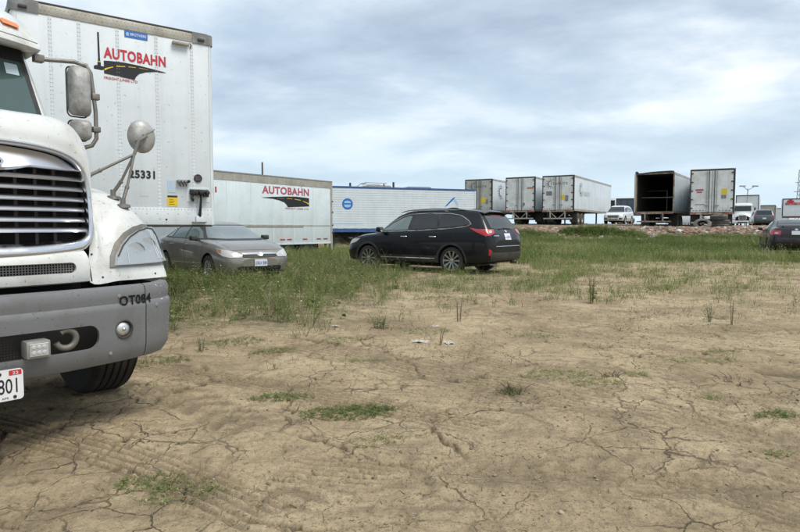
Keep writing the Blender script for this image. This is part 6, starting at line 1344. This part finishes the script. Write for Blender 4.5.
def clear(x, y):
    """keep plants out from under wheels and bodies"""
    k = np.ones(len(x), bool)
    for cx, cy, a, hl, hw in ((0.64,16.68,147,2.3,.80),(-4.70,15.5,-49,2.15,.75),(16.35,25.0,64,2.2,.8)):
        c, s = math.cos(rad(a)), math.sin(rad(a)); u = (x-cx)*c+(y-cy)*s; v = -(x-cx)*s+(y-cy)*c; k &= ~((abs(u) < hl) & (abs(v) < hw))
    return k
def scatter(n, x0, x1, y0, y1, dens):
    x = x0+(x1-x0)*R_.rand(n); y = y0+(y1-y0)*R_.rand(n); k = (R_.rand(n) < dens(x, y)) & clear(x, y) & (np.abs(x) < y*0.80+1.5); return x[k], y[k]
def clump(x, y, per, rad_):
    i = np.repeat(np.arange(len(x)), per); m = len(i); a = R_.rand(m)*2*PI; r = rad_[i]*np.sqrt(R_.rand(m)); return i, x[i]+np.cos(a)*r, y[i]+np.sin(a)*r
cl1 = lambda x, y: sst(0.36, 0.62, fbm(x*1.3+9, y*1.3, 200, 3, 0.6))
# A: tall mixed weeds left of centre, round the grey sedan
G1, S1 = Tris(), Tris()
def dA(x, y): e = 0.9*(fbm(x*1.1, y*1.1, 210, 3)-0.5)*2; return sst(5.8, 8.6, y+e*2.0)*(1-sst(-1.6, 0.1, x-0.06*(y-8)+e*0.9))*sst(0.32, 0.58, fbm(x*1.9, y*1.9, 215, 3))*(y < 20)
x, y = scatter(6400, -9, 1.6, 5.8, 20, dA); hh = (0.16+0.36*R_.rand(len(x))**1.3)*(0.7+0.6*cl1(x, y))
tn = np.clip(0.30 + 0.5*(fbm(x*0.9, y*0.9, 220, 3)-0.5)*2 + R_.randn(len(x))*0.12, 0, 1)
weeds(G1, x, y, surf(x, y)-0.01, hh, 15, 0.040+0.022*R_.rand(len(x)), tn, wdt=0.006, narrow=0.30)
i, bx_, by_ = clump(x, y, 7, np.full(len(x), 0.10)); blades(G1, bx_, by_, surf(bx_, by_)-0.01, hh[i]*(0.5+0.6*R_.rand(len(i))), np.full(len(i), 0.005), np.full(len(i), 1.0), np.clip(tn[i]+0.2+R_.randn(len(i))*0.22, 0, 1))
k = R_.rand(len(x)) < 0.6; i, bx_, by_ = clump(x[k], y[k], 5, np.full(k.sum(), 0.12)); blades(S1, bx_, by_, surf(bx_, by_)-0.01, hh[k][i]*(0.5+0.7*R_.rand(len(i))), np.full(len(i), 0.005), np.full(len(i), 0.9), R_.rand(len(i)))
# broad-leaved weeds mixed through the patch
x, y = scatter(1700, -8, 2.0, 6.2, 19, dA); n = len(x); weeds(G1, x, y, surf(x, y)-0.01, 0.10+0.28*R_.rand(n), 9, 0.07+0.05*R_.rand(n), np.clip(0.35+R_.randn(n)*0.15, 0, 1), wdt=0.008, narrow=0.5)
x, y = scatter(500, -8, 1.5, 7, 19, dA); n = len(x); weeds(G1, x, y, surf(x, y)-0.01, 0.35+0.25*R_.rand(n), 8, 0.03+0.02*R_.rand(n), np.clip(0.8+R_.randn(n)*0.12, 0, 1), wdt=0.005, narrow=0.3)
# B: tufts round the black wagon and across the middle distance
def dB(x, y): e = fbm(x*0.8, y*0.8, 230, 4, 0.6); return sst(8.5, 12.0, y+(e-0.5)*5)*(1-0.75*sst(3.4, 9.0, x-0.05*(y-12)+(e-0.5)*4))*sst(0.42, 0.60, fbm(x*1.4, y*1.4, 235, 3))*0.9*(y < 21)
x, y = scatter(14000, -2.5, 15, 7.5, 21, dB); hh = 0.08+0.22*R_.rand(len(x))**1.6
tn = np.clip(0.42 + R_.randn(len(x))*0.2, 0, 1); weeds(G1, x, y, surf(x, y)-0.01, hh, 9, 0.032+0.02*R_.rand(len(x)), tn, wdt=0.006)
i, bx_, by_ = clump(x, y, 6, np.full(len(x), 0.11)); blades(G1, bx_, by_, surf(bx_, by_)-0.01, hh[i]*(0.5+0.7*R_.rand(len(i))), np.full(len(i), 0.007), np.full(len(i), 0.8), np.clip(0.55+R_.randn(len(i))*0.25, 0, 1))
# a weedy fringe hugging the wheels
for (wx_, wy_, rr_) in ((1.35,15.2,.5),(-.85,16.75,.5),(.2,15.9,1.0),(1.9,15.2,.6),(-3.5,13.6,.9),(-2.9,14.2,.8),(-4.4,13.4,.7),(-5.5,14.9,.8),(-6.3,15.6,.8),(15.2,22.6,.9),(14.4,24.0,.8)):
    n = int(70*rr_/0.5); a = R_.rand(n)*2*PI; r = rr_*np.sqrt(R_.rand(n)); x = wx_+np.cos(a)*r; y = wy_+np.sin(a)*r; k = clear(x, y); x, y = x[k], y[k]
    weeds(G1, x, y, surf(x, y)-0.01, 0.10+0.20*R_.rand(len(x)), 12, np.full(len(x), 0.042), np.clip(0.38+R_.randn(len(x))*0.18, 0, 1))
# left far: tall weeds in front of the low trailers, hiding their wheels
def dL(x, y): return sst(19, 20.5, y)*(1-sst(3.0, 6.5, x-0.2*(y-24)))*(0.55+0.45*cl1(x, y))
x, y = scatter(9000, -16, 7, 18.5, 36, dL); hh = (0.22+0.30*R_.rand(len(x)))*(1+0.35*sst(22, 26, y)); tn = np.clip(0.34+0.4*(fbm(x*0.5, y*0.5, 240, 3)-0.5)*2+R_.randn(len(x))*0.13, 0, 1)
weeds(G1, x, y, gz(x, y)-0.01, hh, 12, 0.055+0.03*R_.rand(len(x)), tn, wdt=0.010, narrow=0.4)
i, bx_, by_ = clump(x, y, 5, np.full(len(x), 0.16)); blades(G1, bx_, by_, gz(bx_, by_)-0.01, hh[i]*(0.6+0.6*R_.rand(len(i))), np.full(len(i), 0.013), np.full(len(i), 0.6), np.clip(tn[i]+0.15+R_.randn(len(i))*0.2, 0, 1))
tag(G1.build('tall_weeds', MAT['leaf']), 'tall green weeds and wild grass growing round the cars and low trailers', 'weeds', kind='stuff')
# C: the dense grass strip in front of the rubble bank
G2 = Tris()
def dC(x, y): e = fbm(x*0.6, y*0.6, 250, 4, 0.6); return sst(17.5, 22.5, y+(e-0.5)*7.0)**1.5*sst(1.0, 3.5, x)*(0.35+0.65*cl1(x, y))*(y < 36.2)
x, y = scatter(60000, 1, 30, 18.5, 36.5, dC); k = R_.rand(len(x)) > 0.88*sst(33.3, 34.2, y-0.05*(x-10)); x, y = x[k], y[k]
hh = 0.16+0.30*R_.rand(len(x))**1.2; hh *= 0.75+0.5*fbm(x*0.7, y*0.7, 255, 3); tn = np.clip(0.46+0.6*(fbm(x*0.35, y*0.6, 260, 4)-0.5)*2+R_.randn(len(x))*0.12, 0, 1)
i, bx_, by_ = clump(x, y, 3, np.full(len(x), 0.12)); blades(G2, bx_, by_, gz(bx_, by_)-0.01, hh[i]*(0.6+0.6*R_.rand(len(i))), np.full(len(i), 0.014), np.full(len(i), 0.75), np.clip(tn[i]+R_.randn(len(i))*0.15, 0, 1))
k = R_.rand(len(x)) < 0.16; weeds(G2, x[k], y[k], gz(x[k], y[k])-0.01, hh[k]*1.15, 10, np.full(k.sum(), 0.07), np.clip(tn[k]-0.1, 0, 1), wdt=0.01, narrow=0.45)
# tiny pale flower heads
k = R_.rand(len(x)) < 0.05; xf, yf = x[k], y[k]; rocks_later = (xf, yf, gz(xf, yf)+hh[k]*0.95)
tag(G2.build('grass_strip', MAT['leaf']), 'dense green grass strip between the bare dirt and the rubble bank', 'grass', kind='stuff')
# bushy weeds on the bank
G3 = Tris()
for (px_, d, w_, hm, n, t0) in ((585,34.6,1.5,.75,420,.20),(603,34.9,1.0,.70,300,.30),(618,34.3,.8,.55,240,.22),(632,34.2,.9,.6,260,.42),(668,33.8,.7,.35,120,.45),(712,33.6,1.1,.5,260,.35),(735,33.4,.9,.45,220,.42),(752,33.0,1.1,.55,260,.35),(545,34.0,1.0,.4,160,.4),(528,34.4,.8,.45,160,.35)):
    cx, cy = place(px_, d); a = R_.rand(n)*2*PI; r = np.sqrt(R_.rand(n)); x = cx+np.cos(a)*r*w_; y = cy+np.sin(a)*r*0.8
    weeds(G3, x, y, gz(x, y)-0.02, hm*(1-0.55*r)*(0.6+0.5*R_.rand(n)), 20, np.full(n, 0.10), np.clip(t0+R_.randn(n)*0.12, 0, 1), wdt=0.014, narrow=0.5)
tag(G3.build('bank_weeds', MAT['leaf']), 'bushy dark green weeds growing on the rubble bank', 'weeds', kind='stuff')
# D: sparse small plants, mats and dry stubble on the bare dirt
G4, S2 = Tris(), Tris()
def dD(x, y): return (0.12+0.88*sst(0.47, 0.63, fbm(x*0.9, y*0.9, 270, 4, 0.6)))*(0.2+0.8*sst(5.5, 10, y))*(y < 21)*(1-0.8*dA(x, y))
x, y = scatter(19000, -5, 18, 4.2, 21.5, dD); hh = 0.03+0.15*R_.rand(len(x))**2; tn = np.clip(0.55+R_.randn(len(x))*0.25, 0, 1)
weeds(G4, x, y, surf(x, y)-0.005, hh, 7, 0.016+0.022*R_.rand(len(x)), tn, wdt=0.003)
x, y = scatter(9000, -5, 17, 5.5, 20.5, dD); i, bx_, by_ = clump(x, y, 4, np.full(len(x), 0.10)); blades(S2, bx_, by_, surf(bx_, by_)-0.003, 0.02+0.09*R_.rand(len(i))**2, np.full(len(i), 0.0045), np.full(len(i), 1.8), R_.rand(len(i)))
x, y = scatter(5200, -4, 17, 4.5, 21, lambda x, y: sst(0.45, 0.62, fbm(x*1.2+4, y*1.2, 290, 4, 0.6))*(0.3+0.7*sst(6, 10, y))*(1-0.7*dA(x, y))); i, bx_, by_ = clump(x, y, 7, np.full(len(x), 0.09)); blades(S2, bx_, by_, surf(bx_, by_)-0.003, 0.03+0.13*R_.rand(len(i))**2, np.full(len(i), 0.004), np.full(len(i), 1.1), R_.rand(len(i))**1.3*0.9)
mats = [(-.34,3.72,.30,.10,460,.30),(-.22,3.78,.18,.05,200,.35),(-.81,4.05,.20,.07,240,.38),(-1.12,2.66,.16,.07,170,.45),(-.95,2.55,.16,.08,130,.6),(1.20,4.55,.30,.10,230,.62),(1.45,4.30,.20,.06,130,.75),(2.32,3.62,.12,.05,130,.35),(.78,4.15,.09,.05,120,.70),(1.85,4.62,.10,.06,70,.7),(2.1,4.0,.10,.05,50,.7),(-2.05,5.15,.20,.10,150,.35),(-1.2,5.6,.22,.09,200,.5),(-1.7,6.0,.3,.12,220,.4),(-.6,6.1,.25,.1,120,.5),(.3,6.6,.3,.12,140,.5),(1.5,6.3,.25,.12,120,.6),(-.35,5.2,.2,.06,70,.6),(2.9,5.4,.2,.08,80,.6),(2.6,5.1,.35,.06,120,.75),(-2.2,4.9,.12,.10,90,.3),(-.12,3.2,.15,.05,70,.7),(1.9,3.0,.08,.04,40,.7)]
for (cx, cy, rx_, ry_, n, t0) in mats:
    a = R_.rand(n)*2*PI; r = np.sqrt(R_.rand(n)); x = cx+np.cos(a)*r*rx_+R_.randn(n)*0.02; y = cy+np.sin(a)*r*ry_*1.5+(x-cx)*0.15
    weeds(G4, x, y, surf(x, y)-0.004, 0.008+0.025*R_.rand(n), 6, 0.009+0.009*R_.rand(n), np.clip(t0+R_.randn(n)*0.16, 0, 1), wdt=0.002, narrow=0.45)
    blades(G4, x, y, surf(x, y)-0.004, 0.012+0.035*R_.rand(n), np.full(n, 0.0022), np.full(n, 1.4), np.clip(t0+0.1+R_.randn(n)*0.2, 0, 1))
    m_ = n; a = R_.rand(m_)*2*PI; r = np.sqrt(R_.rand(m_))*1.4; x = cx+np.cos(a)*r*rx_; y = cy+np.sin(a)*r*ry_*1.8; blades(S2, x, y, surf(x, y)-0.002, 0.015+0.04*R_.rand(m_), np.full(m_, 0.0022), np.full(m_, 2.6), R_.rand(m_)*0.8)
tag(G4.build('low_weeds', MAT['leaf']), 'low creeping weeds in small mats on the cracked dirt', 'weeds', kind='stuff')
# loose straw and root threads lying on the near ground
def dS(x, y): return 0.15+0.85*sst(0.45, 0.62, fbm(x*1.3, y*1.3, 280, 4, 0.6))
x, y = scatter(42000, -3.2, 4.8, 1.9, 9.5, dS); n = len(x); a = R_.rand(n)*PI; l = 0.008+0.06*R_.rand(n)**3; wd = 0.0009+0.0014*R_.rand(n); z = surf(x, y)+0.0015
x1, y1 = x+np.cos(a)*l, y+np.sin(a)*l; z1_ = surf(x1, y1)+0.002+0.008*R_.rand(n)**3; nx_, ny_ = -np.sin(a)*wd, np.cos(a)*wd
V = np.stack([np.stack([x-nx_, y-ny_, z], -1), np.stack([x+nx_, y+ny_, z], -1), np.stack([x1, y1, z1_], -1)], 1); S2.add(V, (np.array([[0,1,2]])[None]+np.arange(n)[:,None,None]*3).reshape(-1,3), np.repeat(R_.rand(n)[:,None]**1.4, 3, 1))
for T_ in (S1,):
    for v_, f_, t_ in zip(T_.v, T_.f, T_.t): S2.v.append(v_); S2.t.append(t_)
    off = 0
    for f_ in T_.f: S2.f.append(f_ + S2.n)
    S2.n += T_.n
tag(S2.build('dry_straw', MAT['straw']), 'dry straw, stubble and root threads scattered over the dirt', 'straw', kind='stuff')
# ---- clods and pebbles, flower heads
def rock_mat(name, stops):
    m = bpy.data.materials.new(name); m.use_nodes = True; t = m.node_tree; b = t.nodes['Principled BSDF']; b.inputs['Roughness'].default_value = 0.9; b.inputs['Specular IOR Level'].default_value = 0.2
    a = t.nodes.new('ShaderNodeAttribute'); a.attribute_name = 'tint'; r = t.nodes.new('ShaderNodeValToRGB'); e = r.color_ramp.elements; r.color_ramp.interpolation = 'LINEAR'
    e[0].position, e[0].color = stops[0][0], (*stops[0][1], 1); e[1].position, e[1].color = stops[1][0], (*stops[1][1], 1)
    for p, c in stops[2:]: k = e.new(p); k.color = (*c, 1)
    t.links.new(a.outputs['Fac'], r.inputs[0]); t.links.new(r.outputs[0], b.inputs['Base Color']); MAT[name] = m
rock_mat('clod', [(0,(.16,.13,.09)),(.5,(.26,.21,.15)),(1,(.40,.34,.26))])
rock_mat('rubble', [(0,(.12,.105,.095)),(.18,(.20,.16,.135)),(.36,(.30,.16,.12)),(.5,(.25,.20,.165)),(.66,(.36,.22,.17)),(.82,(.38,.33,.28)),(.93,(.48,.45,.41)),(1,(.62,.60,.56))])
g_ = (1+5**.5)/2; ICO = np.array([(-1,g_,0),(1,g_,0),(-1,-g_,0),(1,-g_,0),(0,-1,g_),(0,1,g_),(0,-1,-g_),(0,1,-g_),(g_,0,-1),(g_,0,1),(-g_,0,-1),(-g_,0,1)], float)/1.9
ICF = np.array([(0,11,5),(0,5,1),(0,1,7),(0,7,10),(0,10,11),(1,5,9),(5,11,4),(11,10,2),(10,7,6),(7,1,8),(3,9,4),(3,4,2),(3,2,6),(3,6,8),(3,8,9),(4,9,5),(2,4,11),(6,2,10),(8,6,7),(9,8,1)])
def rocks(T, x, y, z, sz, flat=0.6, tint=None):
    n = len(x); V = ICO[None]*(0.72+0.5*R_.rand(n, 12, 1)); V = V*np.stack([0.7+0.7*R_.rand(n), 0.7+0.6*R_.rand(n), flat*(0.6+0.7*R_.rand(n))], -1)[:,None]
    a = R_.rand(n)*2*PI; c, s = np.cos(a)[:,None], np.sin(a)[:,None]; b = (R_.rand(n)-0.5)[:,None]*1.0
    X1 = V[...,0]*c - V[...,1]*s; Y1 = V[...,0]*s + V[...,1]*c; Z1 = V[...,2] + X1*np.sin(b)*0.6
    V = np.stack([X1, Y1, Z1], -1)*sz[:,None,None]*0.5 + np.stack([x, y, z], -1)[:,None]
    T.add(V, (ICF[None]+np.arange(n)[:,None,None]*12).reshape(-1,3), np.repeat((R_.rand(n) if tint is None else tint)[:,None], 12, 1))
T = Tris(); xa, ya = scatter(900, -7, 5, 7, 30, lambda x, y: np.clip(dA(x, y)+0.7*dL(x, y), 0, 1)); za = gz(xa, ya)+0.18+0.28*R_.rand(len(xa))
xa, ya, za = np.concatenate([xa, rocks_later[0]]), np.concatenate([ya, rocks_later[1]]), np.concatenate([za, rocks_later[2]]); rocks(T, xa, ya, za, 0.012+0.016*R_.rand(len(xa)), 0.7, 0.85+0.15*R_.rand(len(xa)))
tag(T.build('flower_heads', MAT['rubble']), 'tiny pale flower heads dotted through the weeds and grass', 'flowers', kind='stuff')
T = Tris(); x, y = scatter(16000, -3.5, 6, 1.9, 12, dS); sz = 0.005+0.016*R_.rand(len(x))**3; k = R_.rand(len(x)) < 0.02; sz[k] *= 2.0; rocks(T, x, y, surf(x, y)+sz*0.1, sz)
tag(T.build('dirt_clods', MAT['clod']), 'small clods and pebbles scattered on the bare dirt', 'clods', kind='stuff')
T = Tris(); n = 15000; x = 4.5+27*R_.rand(n); y0 = 32.7+0.05*(x-10)+4.6*R_.rand(n)**1.0; y = y0
k = (R_.rand(n) < (0.35+0.65*sst(0.35, 0.6, fbm(x*0.6, y*1.2, 300, 3))))*(R_.rand(n) < sst(4.5, 6.5, x)); k &= R_.rand(n) < (0.25+0.75*sst(32.9, 33.9, y-0.05*(x-10))); x, y = x[k], y[k]
sz = 0.07+0.26*R_.rand(len(x))**2.0; tn = np.clip(0.5+R_.randn(len(x))*0.24+0.14*(fbm(x*0.5, y*0.5, 310, 2)-0.5), 0, 1); rocks(T, x, y, gz(x, y)+sz*0.12, sz, 0.7, tn)
tag(T.build('rubble_bank', MAT['rubble']), 'bank of broken pinkish and grey rubble along the yard edge', 'rubble', kind='stuff')
T = Tris(); n = 5000; x = 6+70*R_.rand(n); y = 37.2+50*R_.rand(n)**1.6; sz = 0.04+0.09*R_.rand(n)**2; rocks(T, x, y, gz(x, y)+sz*0.1, sz, 0.6, np.clip(0.45+R_.randn(n)*0.2, 0, 1))
tag(T.build('yard_gravel', MAT['rubble']), 'loose gravel lying over the raised yard surface', 'gravel', kind='stuff')
# ---- individual plants and litter one can point at
def plant(label, x0, y0, h, n, ls, t0, nl, spread=0.03, nm='weed_plant', straw=False):
    z0 = float(surf(np.array([x0]), np.array([y0]))[0]); o = thing(nm, label, 'plant', (x0, y0, z0))
    T = Tris(); a = R_.rand(n)*2*PI; r = spread*np.sqrt(R_.rand(n)); weeds(T, np.cos(a)*r, np.sin(a)*r, np.full(n, -0.01), h*(0.6+0.4*R_.rand(n)), nl, np.full(n, ls), np.clip(t0+R_.randn(n)*0.1, 0, 1), wdt=0.006, narrow=0.34)
    q = T.build('foliage', MAT['straw' if straw else 'leaf'], o); q['kind'] = 'stuff'
    T = MB()
    for k in range(min(n, 5)): T.tube([(math.cos(a[k])*r[k], math.sin(a[k])*r[k], -.02), (math.cos(a[k])*r[k]*1.6, math.sin(a[k])*r[k]*1.6, h*.5), (math.cos(a[k])*r[k]*2.4, math.sin(a[k])*r[k]*2.4, h*.85)], [.004,.003,.0015], 5)
    q = T.build('stem', MAT['pole_wood'], o); q['kind'] = 'stuff' if n > 1 else ''
    if n <= 1: del q['kind']
plant('tallest single green weed standing on bare dirt right of centre', 2.92, 9.1, .50, 7, .055, .30, 22, .05)
plant('small bright green sapling weed on the dirt at right', 3.80, 7.3, .27, 3, .050, .38, 14, .02)
plant('spindly brownish weed just right of the bright green sapling', 3.96, 7.1, .34, 3, .028, .70, 18, .02)
plant('round bushy green weed left of centre at the weed patch edge', -.22, 6.85, .22, 14, .035, .30, 16, .08)
plant('little green seedling on the dirt beside the truck', -1.86, 5.55, .15, 3, .040, .36, 10, .02)
plant('thin dry stalk left of the white scraps', .38, 5.9, .20, 3, .018, .8, 10, .03, straw=True)
plant('thin dry weed with bare branches in middle of the dirt', .72, 7.3, .32, 4, .02, .6, 14, .04)
plant('dark withered clump lying on the near dirt', .79, 4.16, .07, 22, .022, .15, 8, .07, straw=True)
plant('small dark withered clump right of the larger one', 1.62, 4.55, .05, 16, .016, .1, 8, .05, straw=True)
plant('low spreading dark clump at right foreground', 2.55, 4.45, .05, 18, .018, .2, 8, .10, straw=True)
def scrap(label, x0, y0, s, seed):
    z0 = float(surf(np.array([x0]), np.array([y0]))[0]); rr = random.Random(seed); mb = MB(); rows = []
    for i_ in range(7): rows.append([((i_-3)*s*.3+rr.uniform(-.1,.1)*s, (j_-3)*s*.2+rr.uniform(-.1,.1)*s, .004+abs(rr.gauss(0,.16))*s*.6) for j_ in range(7)])
    mb.grid(rows); o = mb.build('plastic_scrap', MAT['scrap'], None, None); solid(o, .0015); o.location = (x0, y0, z0); o.rotation_euler = (0, 0, seed); tag(o, label, 'litter', 'white scraps lying on the dirt')
scrap('larger crumpled white scrap on the dirt left of centre', .20, 6.05, .10, 3); scrap('flatter white scrap just right of the crumpled one', .50, 6.0, .09, 5); scrap('small white scrap farther off behind the other two', .42, 7.0, .06, 8); scrap('tiny white scrap among the weeds near the bushy plant', -.75, 6.9, .05, 9)
